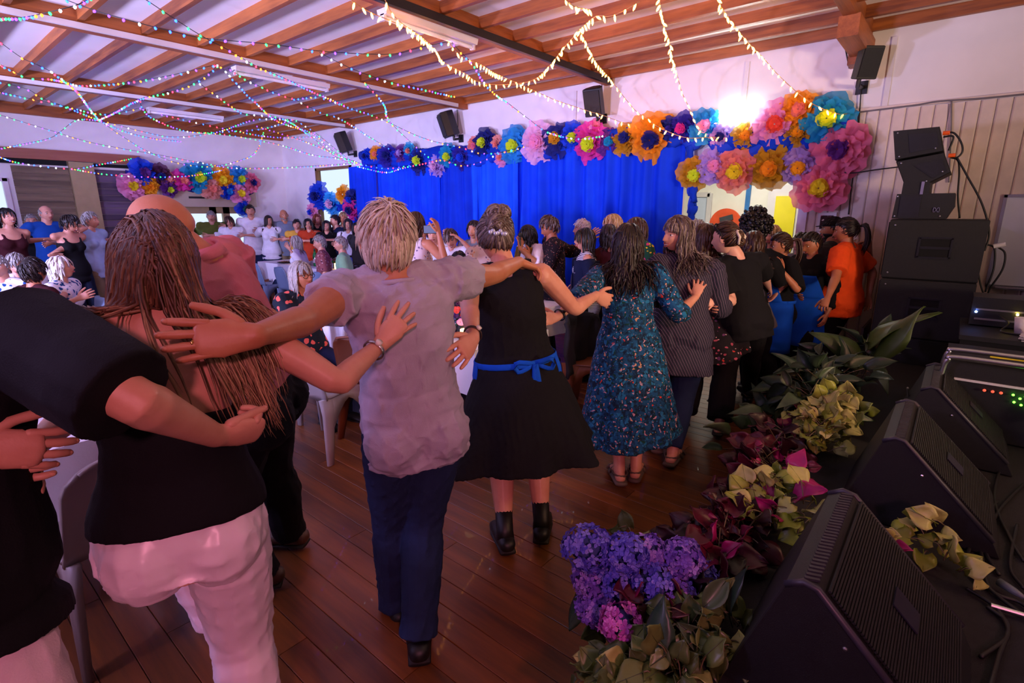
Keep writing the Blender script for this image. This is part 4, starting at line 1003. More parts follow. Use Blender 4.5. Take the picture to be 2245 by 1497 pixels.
        hp = I['hpt']; mb.rings(head_pts(40, 28, I['hh'], False, lambda d, P: np.where(P[..., 2] > .10, 1.13, .88)) @ I['BH'].T + I['headc'])
        G = [[hp(.40 + .30 * x - .1 * y * y, y * .27, .16 - .07 * x) for y in np.linspace(-1, 1, 9)] for x in np.linspace(0, 1, 6)]; mb.grid(G, 0, 0, .006); mb.build('cap', mt, root, True); return
    elif k == 'beard':
        hp = I['hpt']; mb.rings(head_pts(40, 30, I['hh'], True, lambda d, P: np.where((P[..., 2] < -.2) & (P[..., 0] > -.02) & ~((np.abs(P[..., 1]) < .13) & (P[..., 2] > -.36)), 1.05, .93)) @ I['BH'].T + I['headc'], 0, .4); mb.build('beard', mt, root, True); return
    else: return
    o = mb.build(nm, mt, root, True); job(o, vox if k not in ('skirt', 'dress') else vox * 1.05, sm, None, fold, fs, seed, fdir, .5 if I['vox'] < .007 else (.28 if k != 'pants' else .2))
    return o

skin('skin_fair', '#d59a80'); skin('skin_tan', '#bd7c58'); skin('skin_pale', '#e0ac96'); skin('skin_olive', '#a9734f')
plain('nail', '#e0a798', .3); plain('eye_white', '#e8e4e0', .2); plain('iris', '#2a1a12', .15); plain('lip', '#a8524e', .45); plain('teeth', '#f2ece2', .3); plain('mouth_dark', '#4a1518', .6)
def hairm(n, a, b_, c): return attr_mat(n, [(0, a), (.5, b_), (1, c)], .42, 0, .4, .45, 1.0, 60, .35)
hairm('hair_dark', '#120c0a', '#1e1512', '#33231c'); hairm('hair_brown', '#22140d', '#3a2416', '#5a3a24'); hairm('hair_black', '#060506', '#0d0b0c', '#181415')
hairm('hair_balayage', '#2a1810', '#684630', '#c49e74'); hairm('hair_grey', '#6d6864', '#98938f', '#bdb8b4'); hairm('hair_white', '#a8a29c', '#d2ccc6', '#eeeae6')
hairm('hair_blond', '#7c5c38', '#b89464', '#e0c598'); hairm('hair_sandgrey', '#8c7a66', '#c2b29c', '#e6dccb'); hairm('hair_saltbrown', '#2a1d18', '#51403a', '#9a8d88'); hairm('hair_red', '#4a1c10', '#6e2c18', '#8f4426')
plain('shoe_sole', '#15110f', .7); plain('shoe_black', '#0d0c0d', .5); plain('shoe_brown', '#4a2c1c', .5); plain('sandal_taupe', '#5a4a40', .6); plain('sandal_black', '#1b1718', .6)
for n_, c_ in dict(black='#101014', offwhite='#e4e0e6', white='#eceaf2', navy='#131a38', royal='#14489a', maroon='#3a1018', olive='#5c6426', greyblue='#7a8494', yellow='#d8a640', rust='#b23a1c', lilac='#a8a0b2', denim='#1d2a4a', denimdark='#141d33', salmon='#c4707a', apronblue='#0a50c8', orange='#f0521a', charcoal='#2c2c30', grey='#66646a', mint='#8fc49a', skyblue='#a9c4e8', cream='#d8ccb8', khaki='#8a7a5c', trouserdark='#15141b', teal='#1e7a8a', pinkwhite='#d9c4cc').items(): cloth(n_, c_)
t_ = plain('satin_white', '#ecdce8', .34, 0, .04, 6, 0); 
plain('tortoise', '#1d120d', .25); plain('watch_steel', '#c8c8cc', .25, 1); plain('watch_black', '#0c0c0f', .35); plain('leather_strap', '#2c1a16', .6); plain('watch_dial', '#e4e0d8', .2); plain('gold', '#d8a860', .25, 1)
spots('polka', '#16202c', [('#e8685a', 15, .33), ('#e8685a', 11, .2)], 1)
spots('teal_floral', '#061e34', [('#1a6a94', 24, .3), ('#0c3c34', 30, .25), ('#b890a0', 30, .2), ('#c8382a', 17, .14), ('#c89a70', 27, .15), ('#2a7aa8', 40, .18)], 1, base2='#124e78', fine=30, warp=.10)
spots('dark_floral', '#171218', [('#a84a60', 18, .2), ('#c8a0a8', 23, .15), ('#6a3a6a', 15, .18), ('#c83a30', 12, .13)], 1)
spots('mens_floral', '#1c1218', [('#8a4a3a', 30, .22), ('#c8a890', 42, .16)], 1)
spots('blue_print', '#e8e6ee', [('#1a4a8a', 15, .3), ('#2a5a9a', 19, .2)], 1); spots('red_print', '#8a4a50', [('#c8a0a0', 22, .25), ('#5a2a3a', 17, .25)], 1)
spots('green_print', '#1a4a30', [('#d8b820', 20, .22), ('#c83a6a', 16, .25)], 1); spots('pale_print', '#d8c8c8', [('#7a6a88', 26, .25), ('#d89a70', 19, .18)], 1)
spots('grey_check', '#8a94a4', [('#6a7890', 40, .3)], 1)
stripes('pinstripe', '#15132a', '#7a6680', 19, .035, (0, .5, .6), 'X'); stripes('white_knit', '#1c1e34', '#dcdce8', 22, .6, (0, 1.57, 0), 'X')

# ================================================================== PEOPLE: the chain of dancers along the stage, nearest first
def Y_(px, away): return HEAD - math.atan((px - CX) / FPX) + R(away)   # facing: 0 = away from the camera, 90 = to the picture's left
UPz = vec(0, 0, 1)
# the neighbour beyond the left edge, whose hand holds the man in the black tee
nb = person('person in black at the left edge, one hand gripping the black tee man', Y_(-300, 5), 1.72, hip=vec(-.42, 1.02, .93), neck=vec(-.46, 1.05, 1.45), vox=.008, nails=True, face=False,
    rh=D(-75, 985, .95), rhd=D(130, 985, 1.03) - D(-75, 985, .95), rpn=FW + RT * .1 - UPV * .1, rcurl=.28, rspread=.06, hl=1.0, re=(-.3, -.6, -.6), lh=vec(-.85, 1.2, .95), hair=dict(m='hair_dark', style='short', n=60, length=.05),
    wear=(dict(k='top', m='black', sl=.45), dict(k='pants', m='denimdark', length=1.0), dict(k='shoes', m='shoe_black')))
# man in black tee
p1 = person('man in black tee and pale trousers cut by the left edge, arm round woman', HEAD + R(14), 1.80, hip=D(-185, 1260, 1.0), neck=D(-222, 696, 1.0), fem=False, b=.98, vox=.0065, nails=True, face=False,
    rh=D(474, 956, 1.20), rhd=D(548, 945, 1.27) - D(474, 956, 1.20), rpn=FW * .9 + RT * .2 + UPV * .2, rcv=[(.9, 1.2, .7)] * 4, re=RT * .62 - FW * .7 - UPV * .05, lh=vec(-.62, 1.25, 1.25), lf=vec(-.16, 1.0, .075), rf=vec(.04, 1.02, .075),
    hair=dict(m='hair_dark', style='short', n=120, length=.05),
    wear=(dict(k='top', m='black', sl=.50, hem=-.085, t=.026, loose=.02, fold=.005, fs=7, flare=.03, sm=2), dict(k='pants', m='pinkwhite', t=.006, loose=.02, fold=.012, fs=7, length=1.0, waist=-.02, seat=.66), dict(k='shoes', m='shoe_black')))
# woman with long balayage hair
hp2 = D(404, 1150, 1.34)
F2 = vec(math.cos(Y_(400, -2)), math.sin(Y_(400, -2)), 0); L2 = vec(-F2[1], F2[0], 0)
p2 = person('woman with long streaked brown hair, bare back, black strapless top and white satin trousers', Y_(400, -2), 1.68, hip=hp2, neck=D(352, 684, 1.29), b=1.0, vox=.006, nails=True, face=False, headc=D(338, 577, 1.29), head=(Y_(340, 20), -12, 10),
    rh=D(832, 757, 1.64), rhd=D(888, 690, 1.66) - D(832, 757, 1.64), rpn=FW + UPV * .1, rcv=[(.15, .2, .15), (.05, .15, .1), (.2, .3, .2), (.3, .35, .25)], rspread=.2, re=-UPV * .5 - FW * .8, lh=D(75, 980, 1.14), le=-UPV - FW * .2 - RT * .2, lcurl=.6,
    rf=vec(*(hp2 - L2 * .09 - F2 * .02)[:2], .08), lf=vec(*(hp2 + F2 * .36 - L2 * .02)[:2], .34), spread=.1,
    hair=dict(m='hair_balayage', style='long', n=1900, length=.50, r=.0026, wave=.012, grav=.22, ombre=.7, seed=4, back=.1, part=.35, thick=1.12, split=(.05, .10, .055, -.02), fl=1),
    wear=(dict(k='tube', m='black', name='strapless_top', hem=.018, top=.165, t=.016, loose=.014, fold=.003), dict(k='pants', m='satin_white', t=.012, loose=.024, fold=.012, fs=7, length=1.0, waist=.03, sm=4), dict(k='shoes', m='shoe_black'), dict(k='watch', m='watch_steel', inc=-1, band='watch_dial')))
# bald man in salmon shirt
p3 = person('bald man in salmon pink shirt and dark trousers leaning left beside the tables', Y_(450, 62), 1.80, hip=D(548, 872, 2.10), neck=D(428, 562, 1.84), fem=False, b=1.1, belly=.02, vox=.0065, face=False, headc=D(356, 505, 1.80), head=(Y_(350, 70), -18, 0), skin_m='skin_tan',
    lh=D(330, 900, 1.75), rh=D(520, 820, 2.35), lf=vec(.86, 2.20, .09), rf=vec(1.10, 2.40, .09), hair=None,
    wear=(dict(k='top', m='salmon', sl=.97, hem=.03, t=.016, loose=.022, fold=.009, fs=8), dict(k='pants', m='trouserdark', t=.022, loose=.018, waist=.075, fold=.010, fs=7, length=1.0), dict(k='shoes', m='shoe_brown'), dict(k='collar', m='salmon')))
# grey haired man in lilac grey tee and jeans
p4 = person('grey haired man in lilac grey tee and dark jeans, both arms spread, seen from behind', Y_(900, 10), 1.78, swk=.88, hip=D(908, 925, 1.97), neck=D(866, 603, 1.82), fem=False, b=.98, belly=.02, vox=.006, nails=True, face=False, headc=D(848, 525, 1.79), head=(Y_(850, 18), -14, 6), skin_m='skin_tan',
    lh=D(560, 736, 1.215), lhd=D(380, 748, 1.13) - D(560, 736, 1.215), lpn=FW + RT * .35, lcv=[(.06, .1, .06), (.05, .1, .08), (.05, .12, .08), (.1, .15, .1)], lspread=.10, le=-UPV * .8 - FW * .5, hl=1.1,
    rh=D(1138, 574, 2.44), rhd=D(1172, 588, 2.52) - D(1138, 574, 2.44), rpn=-UPV + FW * .3, rcv=[(.5, .7, .4)] * 4, re=-UPV * .95 - FW * .4, lf=D(868, 1322, 2.30), rf=D(918, 1392, 2.06),
    hair=dict(m='hair_sandgrey', style='short', n=900, length=.075, r=.0024, thick=1.08, seed=5, lift_=.16),
    wear=(dict(k='top', m='lilac', sl=.29, hem=-.075, t=.013, loose=.012, fold=.019, fs=8, fdir=(.35, -.2, .5)), dict(k='pants', m='denim', t=.011, loose=.016, fold=.010, fs=8, length=1.0, flare=.012), dict(k='shoes', m='shoe_black'), dict(k='neckband', m='lilac')))
g_ = MB(); w_, h_, n_ = p4['J'][1, 'h']; th_ = np.cross(n_, h_); c_ = w_ + h_ * .118 - th_ * .0105; g_.tube([c_ + th_ * math.cos(x) * .0112 + n_ * math.sin(x) * .0105 for x in np.linspace(0, 6.28, 20)], .003, .0016, h_, 6); g_.build('ring', MATS['gold'], p4['root'], True)
# woman in black dress with blue apron
p5 = person('woman in black sleeveless dress with blue apron tied behind, brown hair clipped up', Y_(1110, 3), 1.70, hip=D(1135, 830, 2.68), neck=D(1106, 588, 2.56), b=1.16, vox=.0065, nails=True, face=False, headc=D(1086, 518, 2.54), head=(Y_(1086, 6), -6, 4),
    lh=D(1040, 768, 1.88), lhd=D(980, 848, 1.68) - D(1040, 768, 1.88), lpn=FW - RT * .5, lcurl=.18, lspread=.14, le=-FW * .7 - RT * .6, rh=D(1306, 648, 2.94), rhd=D(1352, 668, 3.04) - D(1306, 648, 2.94), rpn=FW + UPV * .1, rcurl=.3, re=-UPV * .9 - FW * .2, hl=1.08,
    lf=D(1107, 1172, 2.68), rf=D(1188, 1150, 2.75), hair=dict(m='hair_saltbrown', style='up', n=520, length=.17, r=.0045, thick=1.12, seed=9, bun=((-.24, .06, .44, .19), (-.20, -.10, .46, .18), (-.40, .05, .24, .20))),
    wear=(dict(k='dress', m='black', sl=0, top=.285, t=.016, loose=.012, fold=.008, flare=.14, z=.52), dict(k='apron', m='apronblue', hem=-.22, top=.1, t=.026, flare=.05), dict(k='shoes', m='shoe_black', name='ankle_boot', length=.75), dict(k='watch', m='leather_strap', inc=1, band='watch_dial')))
g_ = MB(); hp_ = p5['hpt']; 
for i in range(7): g_.ell(hp_(-.58, .16 - .05 * i, .04 + .03 * math.sin(i * 2)), .011, None, 7, 5)
g_.build('hair_clip', plain('jewel_clip', '#c8d0e8', .1, .6, .3, 60), p5['root'], True)
# woman in teal floral dress
p6 = person('woman with long dark hair in teal floral dress and flat sandals', Y_(1375, 2), 1.62, hip=D(1378, 760, 3.36), neck=D(1374, 588, 3.28), b=1.12, vox=.0075, face=False, headc=D(1377, 533, 3.26), head=(Y_(1375, -6), -8, 0),
    lh=D(1208, 708, 2.80), lhd=D(1165, 714, 2.7) - D(1208, 708, 2.80), lpn=FW, le=-UPV * .9 - FW * .4, rh=D(1524, 652, 3.40), rhd=D(1542, 596, 3.46) - D(1524, 652, 3.40), rpn=FW + RT * .3, rcurl=.2, rspread=.2, re=-UPV - FW * .4, lf=D(1358, 1030, 3.34), rf=D(1394, 1024, 3.40),
    hair=dict(m='hair_dark', style='long', n=720, length=.38, r=.0045, wave=.026, seed=21, thick=1.14, back=.15),
    wear=(dict(k='dress', m='teal_floral', sl=.64, top=.287, t=.014, loose=.010, fold=.008, flare=.10, z=.30), dict(k='sandals', m='sandal_taupe'), dict(k='watch', m='watch_black', inc=1, band='iris')))
# laughing woman in pinstripes
p7 = person('laughing woman with fringe and grey streaked hair in navy pinstripe wrap top and jeans', Y_(1490, -4), 1.68, hip=D(1488, 728, 3.66), neck=D(1505, 572, 3.58), b=1.16, vox=.0075, headc=D(1487, 513, 3.54), head=(Y_(1490, 124), -4, -6), smile=1, skin_m='skin_fair', twist=.25,
    lh=D(1418, 590, 3.34), lhd=D(1352, 596, 3.25) - D(1418, 590, 3.34), lpn=-UPV * .6 + FW * .8, lcurl=.16, lspread=.16, le=-UPV * .8 - FW * .4 , rh=D(1600, 650, 3.85), re=-UPV, lf=D(1440, 962, 3.72), rf=D(1474, 992, 3.58),
    hair=dict(m='hair_saltbrown', style='long', n=720, length=.36, r=.0042, wave=.024, seed=31, thick=1.09, fl=.15, back=.5, part=0),
    wear=(dict(k='top', m='pinstripe', sl=.68, hem=-.17, t=.014, loose=.022, fold=.012, fs=8, flare=.03, top=.283), dict(k='pants', m='denim', t=.010, loose=.012, fold=.008, length=.96), dict(k='sandals', m='sandal_taupe', name='wedge_sandal')))
p8 = person('woman in striped navy top and dark floral tunic, behind the laughing woman', Y_(1580, 2), 1.60, hip=D(1572, 712, 4.14), neck=D(1560, 570, 4.07), b=1.15, vox=.009, face=False, headc=D(1546, 522, 4.04), lh=D(1545, 660, 3.72), rh=D(1640, 640, 4.2), lf=D(1500, 908, 4.15), rf=D(1577, 930, 4.02),
    hair=dict(m='hair_brown', style='long', n=90, length=.3, r=.012, seed=41), wear=(dict(k='top', m='pinstripe', sl=.6, hem=.02, t=.013, loose=.02, fold=.008), dict(k='skirt', m='dark_floral', name='tunic', z=.62, waist=.09, t=.018, flare=.06), dict(k='pants', m='black', t=.012, loose=.02, length=.96, flare=.03), dict(k='sandals', m='sandal_black')))
p9 = person('woman in black tee with pale claw clip in tied hair and sunglasses on head', Y_(1610, 30), 1.62, hip=D(1634, 702, 3.93), neck=D(1617, 566, 3.88), b=.96, vox=.009, headc=D(1591, 522, 3.84), head=(Y_(1592, 66), -6, 0), lh=D(1572, 650, 3.62), lhd=D(1520, 692, 3.54) - D(1572, 650, 3.62), lpn=FW, lcurl=.15, le=-UPV + RT * .6, rh=D(1690, 640, 4.5), lf=D(1590, 880, 4.5), rf=D(1640, 870, 4.75), skin_m='skin_pale',
    hair=dict(m='hair_brown', style='up', n=200, length=.16, r=.0055, seed=51, thick=1.09, bun=((-.42, 0, .05, .17), (-.5, 0, -.15, .14))), wear=(dict(k='top', m='black', sl=.42, t=.014, loose=.02), dict(k='pants', m='black', length=.98), dict(k='shoes', m='shoe_black'), dict(k='watch', m='watch_black', inc=1, band='iris')))
g_ = MB(); q_ = p9['hpt']
for sgn in (1, -1): g_.tube([q_(-.44, sgn * .16, .2), q_(-.56, sgn * .2, .0), q_(-.5, sgn * .16, -.2)], .010, n=6); 
g_.tube([q_(-.44, -.16, .2), q_(-.44, .16, .2)], .010, n=6); g_.tube([q_(-.5, -.16, -.2), q_(-.5, .16, -.2)], .010, n=6); g_.build('claw_clip', MATS['cream'], p9['root'], True)
g_ = MB()
for sgn in (1, -1): g_.ell(q_(.24, sgn * .17, .43), vec(.012, .03, .02), p9['BH'], 10, 6); g_.tube([q_(.22, sgn * .3, .40), q_(0, sgn * .4, .2), q_(-.06, sgn * .4, .05)], .004, n=5)
g_.build('sunglasses', MATS['watch_black'], p9['root'], True)

# ------------------------------------------------------------------ the group at the doorway end
def crowd(px, ty, d, away, label, H=1.66, **k):
    top = D(px, ty, d); k.setdefault('vox', .0105 if d < 6.5 else .0135); sit = k.get('sit', 0); Hh = H if sit else max(1.2, top[2])
    if sit: top = top.copy()
    ho = k.pop('face_off', None)
    if k.get('head') is None: k['head'] = (Y_(px, away if ho is None else ho), k.pop('pitch', 0), k.pop('roll', 0))
    k.setdefault('legs', True)
    return person(label, Y_(px, away), Hh, top=top, **k)
T_ = lambda m, **k: dict(k='top', m=m, **k)
PT = lambda m, **k: dict(k='pants', m=m, length=1.0, **k)
SH = dict(k='shoes', m='shoe_black')
p10 = crowd(1655, 478, 4.75, 25, 'woman in black with a huge mass of black curly hair piled high', face_off=70, b=1.05, lh=D(1600, 560, 4.4), rh=D(1705, 640, 4.75), hair=dict(m='hair_black', style='curly', n=150, length=.06, seed=3, thick=1.16, bun=((-.1, 0, .55, .50), (-.3, 0, .35, .48), (-.15, .25, .45, .34), (-.15, -.25, .45, .34))), wear=(T_('black', sl=.45), PT('black'), SH))
p11 = crowd(1655, 500, 4.45, 8, 'woman with wavy brown hair in black top and grey skirt, pink band on wrist', b=1.15, face=False, lh=D(1650, 655, 4.2), lhd=D(1600, 672, 4.1) - D(1650, 655, 4.2), lpn=FW, rh=D(1690, 580, 4.55), hair=dict(m='hair_brown', style='long', n=130, length=.34, wave=.04, r=.013, seed=61), wear=(T_('black', sl=.45, hem=.02), dict(k='skirt', m='grey', z=.70, waist=.08, flare=.05), PT('black', t=.01), SH, dict(k='watch', m=emit('pink_band', (1, .05, .5), .6), inc=-1, name='wristband')))
p12 = crowd(1722, 503, 4.75, 118, 'woman with brown ponytail in black tee and blue apron, hands held up clapping', face_off=104, pitch=-14, b=1.05, skin_m='skin_tan', lh=D(1716, 596, 4.5), lhd=D(1700, 562, 4.48) - D(1716, 596, 4.5), rh=D(1698, 600, 4.62), rhd=UPV - RT * .4, lpn=FW - RT * .2, le=-UPV * .8 + RT * .5, hair=dict(m='hair_brown', style='pony', n=80, length=.16, seed=71), wear=(T_('black', sl=.5), PT('black'), dict(k='apron', m='apronblue', hem=-.25, top=.22, t=.03), SH))
p13 = crowd(1790, 502, 5.0, 150, 'woman with hair tied back in black and blue apron, head bowed, beside the orange tee', face_off=130, pitch=-22, b=1.15, skin_m='skin_tan', rh=D(1750, 640, 4.9), hair=dict(m='hair_dark', style='up', n=80, length=.15, seed=72, thick=1.08), wear=(T_('black', sl=.9), PT('black'), dict(k='apron', m='apronblue', hem=-.25, top=.2, t=.03), SH))
p14 = crowd(1836, 470, 5.2, 70, 'bearded man in black cap and dark shirt, hand on the orange tee woman', fem=False, face_off=85, b=1.1, skin_m='skin_olive', rh=D(1905, 530, 5.05), rhd=-RT + FW * .1 - UPV * .1, rpn=-UPV, rcurl=.3, re=-UPV + RT * .8, hair=dict(m='hair_black', style='short', n=40, length=.03), wear=(T_('charcoal', sl=.5), PT('black'), SH, dict(k='cap', m='black'), dict(k='beard', m='hair_black')))
p15 = crowd(1868, 470, 4.9, 75, 'woman in bright orange tee with dark ponytail, smiling down in profile', face_off=84, pitch=-12, b=1.2, belly=.02, skin_m='skin_tan', lh=D(1815, 652, 4.6), lhd=D(1795, 690, 4.55) - D(1815, 652, 4.6), lcurl=.6, le=-UPV * .6 + RT * .8, rh=D(1905, 650, 5.1), hair=dict(m='hair_dark', style='pony', n=90, length=.18, seed=73, thick=1.08), wear=(T_('orange', sl=.42, hem=-.09, loose=.03, t=.016, fold=.012), PT('black', t=.012, loose=.02), SH))
crowd(1700, 487, 5.7, 150, 'woman with short light brown fringe and bare arm by the doorway', pitch=-8, b=1.0, skin_m='skin_tan', hair=dict(m='hair_blond', style='bob', n=70, length=.17, seed=74, brow='hair_brown'), wear=(T_('charcoal', sl=0), PT('black'), SH))
crowd(1762, 505, 5.35, 150, 'pink faced man with dark hair half hidden between the two blue aprons', fem=False, hair=dict(m='hair_dark', style='short', n=60, length=.05), wear=(T_('grey', sl=.5), PT('black'), SH))
person('man in grey jacket standing in the lit room beyond the doorway', math.pi * .9, 1.80, hip=vec(7.75, 2.14, .93), fem=False, vox=.0135, hair=dict(m='hair_black', style='short', n=60, length=.05), wear=(T_('charcoal', sl=.97), PT('trouserdark'), SH), skin_m='skin_tan')
crowd(1532, 474, 5.1, 165, 'woman with short grey hair before the doorway, behind the laughing woman', pitch=-15, skin_m='skin_tan', hair=dict(m='hair_grey', style='short', n=90, length=.06, seed=75), wear=(T_('black', sl=.5), PT('black'), SH))

# ------------------------------------------------------------------ people in front of the blue curtain
c1 = crowd(905, 458, 5.0, -38, 'woman with brown bob in white sleeveless top holding up a phone', face=False, skin_m='skin_tan', rh=D(962, 512, 4.8), rhd=UPV * .9 - RT * .2, lh=D(930, 512, 5.05), lhd=UPV * .5 + RT * .6, re=-UPV + RT * .3, le=-UPV, hair=dict(m='hair_brown', style='bob', n=90, length=.24, seed=81), wear=(dict(k='top', m='pale_print', sl=0, top=.285), PT('khaki'), SH))
q_ = D(946, 503, 4.86); t = thing('phone', q_, 'black phone held up sideways by the woman in white', 'phone'); b_ = MB(); b_.box(q_, (.009, .15, .075), rotz(Y_(946, 0))); b_.build('case', m_blk, t)
b_ = MB(); b_.box(q_ - FW * .006, (.002, .138, .066), rotz(Y_(946, 0))); b_.build('screen', emit('phone_screen', (.1, .14, .22), .5), t)
c2 = crowd(916, 473, 6.2, 160, 'balding older man in blue patterned shirt behind the phone', fem=False, lh=D(985, 525, 5.95), hair=dict(m='hair_grey', style='short', n=60, length=.03, line='back'), wear=(T_('blue_print', sl=.5), PT('denim'), SH))
c3 = crowd(952, 488, 6.1, 165, 'person in buttoned cream vest half hidden by the raised phone', hair=dict(m='hair_brown', style='short', n=70, length=.06), wear=(T_('cream', sl=.45, hem=-.1), PT('denim'), SH))
c4 = crowd(991, 494, 5.9, 165, 'laughing woman in white V neck blouse, hand raised to her bowed face', pitch=-25, roll=15, smile=1, lh=D(1012, 527, 5.7), lhd=UPV * .5 - RT * .6, le=-UPV + RT, hair=dict(m='hair_saltbrown', style='short', n=110, length=.08, seed=82), wear=(T_('white', sl=.6, loose=.03), PT('denim'), SH))
crowd(1005, 546, 4.7, -5, 'child with short black hair seated, seen from behind', H=1.35, sit=1, face=False, fem=False, hair=dict(m='hair_black', style='short', n=90, length=.04, seed=83), wear=(T_('charcoal', sl=.5), PT('black'), SH))
crowd(1040, 478, 6.3, 160, 'woman with dark hair in white dotted blouse by the black dress', hair=dict(m='hair_dark', style='bob', n=70, length=.16, seed=84), wear=(T_('grey_check', sl=.6), PT('denim'), SH))
crowd(1062, 482, 5.4, 30, 'person in pale lilac top just left of the clipped up hair', face=False, hair=dict(m='hair_grey', style='bob', n=70, length=.14, seed=85), wear=(T_('pale_print', sl=.6), PT('denim'), SH))
c8 = crowd(1163, 486, 5.9, 130, 'woman with long black hair in white shirt and long mustard scarf holding a microphone', pitch=-20, face_off=120, skin_m='skin_olive', lh=D(1140, 545, 5.6), lhd=UPV, rh=D(1195, 560, 5.8), hair=dict(m='hair_black', style='long', n=110, length=.34, seed=86, wave=.025), wear=(T_('white', sl=.6, loose=.03), PT('navy'), SH))
b_ = MB(); I = c8
for sd in (1, -1):
    base = I['neck'] + I['Lc'] * sd * .06 * I['H'] + I['Fc'] * .055 * I['H']; xs = np.linspace(-1, 1, 6); G = []
    for x in np.linspace(0, 1, 10): G.append([base - UPz * .55 * x + I['Fc'] * (.045 * math.sin(x * 3.1) + .012 * math.sin(y * 5)) + I['Lc'] * (.035 * y + sd * .02 * x) for y in xs])
    b_.grid(G, 0, 0, .006)
b_.build('scarf', cloth('mustard', '#8a6a2c'), I['root'], True)
q_ = I['J'][1, 'h'][0] + UPz * .07; t = thing('microphone', q_, 'black microphone in the hand of the long haired singer', 'microphone'); b_ = MB(); b_.tube([q_ - UPz * .12, q_ + UPz * .02, q_ + UPz * .05], [.010, .012, .016]); b_.build('handle', m_blk, t); b_ = MB(); b_.ell(q_ + UPz * .075, .024, None, 12, 8); b_.build('grille', m_grille, t)
c9 = crowd(1212, 465, 5.7, 105, 'man in dark floral shirt with greying quiff, head bowed to the left', fem=False, pitch=-25, skin_m='skin_tan', smile=1, lh=D(1160, 560, 5.75), rh=D(1290, 520, 5.9), re=-UPV, hair=dict(m='hair_saltbrown', style='short', n=160, length=.06, seed=87), wear=(T_('mens_floral', sl=.7, loose=.02), PT('black'), SH))
crowd(1281, 476, 6.3, 100, 'white haired man against the curtain behind the black haired woman', fem=False, face_off=95, hair=dict(m='hair_white', style='short', n=80, length=.03, line='fringe'), wear=(T_('greyblue', sl=.6), PT('denim'), SH))
c11 = crowd(1288, 494, 5.1, 95, 'woman with straight black hair, navy cardigan over white knit top', face_off=100, smile=.7, hair=dict(m='hair_black', style='long', n=90, length=.26, seed=88, wave=.004), wear=(T_('white_knit', sl=0, t=.016, hem=-.12), PT('black'), SH))
b_ = MB(); I = c11
for sd in (1, -1):
    G = []
    for s in np.linspace(-.16, .27, 9):
        an = np.linspace(.55, 2.5, 9); G.append([I['hip'] + I['S'] * s * I['SL'] + I['Fc'] * math.cos(x) * .115 * I['H'] * .85 + I['Lc'] * sd * math.sin(x) * .112 * I['H'] for x in an])
    b_.grid(G, 0, 0, .006); sh, el, wr = I['J'][sd]; b_.tube(cat_curve([sh, el, lerp(el, wr, .9)], 14), np.linspace(.07, .045, 14), n=12)
b_.build('cardigan', MATS['navy'], I['root'], True)
crowd(1350, 463, 5.9, 95, 'blond woman with side fringe close to the curtain', face_off=100, pitch=-10, hair=dict(m='hair_blond', style='bob', n=90, length=.2, seed=89, brow='hair_blond'), wear=(T_('maroon', sl=.6), PT('denim'), SH))
crowd(1337, 486, 5.2, 20, 'woman with dark brown bob turned away, below the blond woman', face=False, hair=dict(m='hair_dark', style='bob', n=90, length=.22, seed=90), wear=(T_('maroon', sl=.6), PT('denim'), SH))
crowd(1405, 467, 5.3, 120, 'woman with brown hair looking down, in bright green print top', pitch=-30, face_off=120, skin_m='skin_tan', hair=dict(m='hair_brown', style='long', n=90, length=.26, seed=91), wear=(T_('green_print', sl=.7), PT('denim'), SH))

# ------------------------------------------------------------------ the row at the far end of the hall, arms round one another
def row(px, ty, d, away, label, nl=.36, nr=.36, **k):
    top = D(px, ty, d); yw = Y_(px, away); L = vec(-math.sin(yw), math.cos(yw), 0); F = vec(math.cos(yw), math.sin(yw), 0); sz = top[2] * .80
    c = vec(top[0], top[1], sz)
    nl += .12; nr += .12; k.setdefault('lh', c + L * nl - F * .13 - UPz * .10); k.setdefault('rh', c - L * nr - F * .13 - UPz * .10); k.setdefault('le', -UPz * .3 - F * .6 + L * .3); k.setdefault('re', -UPz * .3 - F * .6 - L * .3); k.setdefault('lhd', L - UPz * .2); k.setdefault('rhd', -L - UPz * .2); k.setdefault('lpn', F); k.setdefault('rpn', F)
    return crowd(px, ty, d, away, label, **k)
row(461, 459, 11.3, 175, 'stocky man in olive green shirt before the glazed far door', fem=False, b=1.2, hair=dict(m='hair_grey', style='short', n=50, length=.02, line='fringe'), wear=(T_('olive', sl=.9, loose=.03), PT('navy'), SH))
row(503, 470, 11.0, 165, 'woman in white blouse laughing beside the olive shirt', pitch=-12, roll=14, smile=1, hair=dict(m='hair_brown', style='bob', n=60, length=.2), wear=(T_('white', sl=.8, loose=.04), PT('pinkwhite'), SH))
row(547, 446, 11.2, 178, 'tall young man in white long sleeved top and jeans', fem=False, hair=dict(m='hair_dark', style='short', n=70, length=.05), wear=(T_('white', sl=.95, loose=.02, hem=-.1), PT('denim'), SH))
row(587, 469, 11.0, 180, 'woman with long dark hair in white tee next to the tall young man', smile=1, hair=dict(m='hair_dark', style='long', n=70, length=.4), wear=(T_('white', sl=.45, loose=.02), PT('denim'), SH))
row(621, 456, 11.2, 190, 'bald bearded man in grey blue shirt near the far corner', fem=False, roll=8, b=1.1, skin_m='skin_tan', hair=dict(m='hair_grey', style='bald', n=0, line='back'), wear=(T_('greyblue', sl=.5), PT('khaki'), SH, dict(k='beard', m='hair_grey')))
row(650, 478, 10.5, 170, 'boy in yellow top with arms round his neighbours', fem=False, smile=1, nl=.3, nr=.3, hair=dict(m='hair_dark', style='short', n=60, length=.05), wear=(T_('yellow', sl=.6), PT('khaki'), SH))
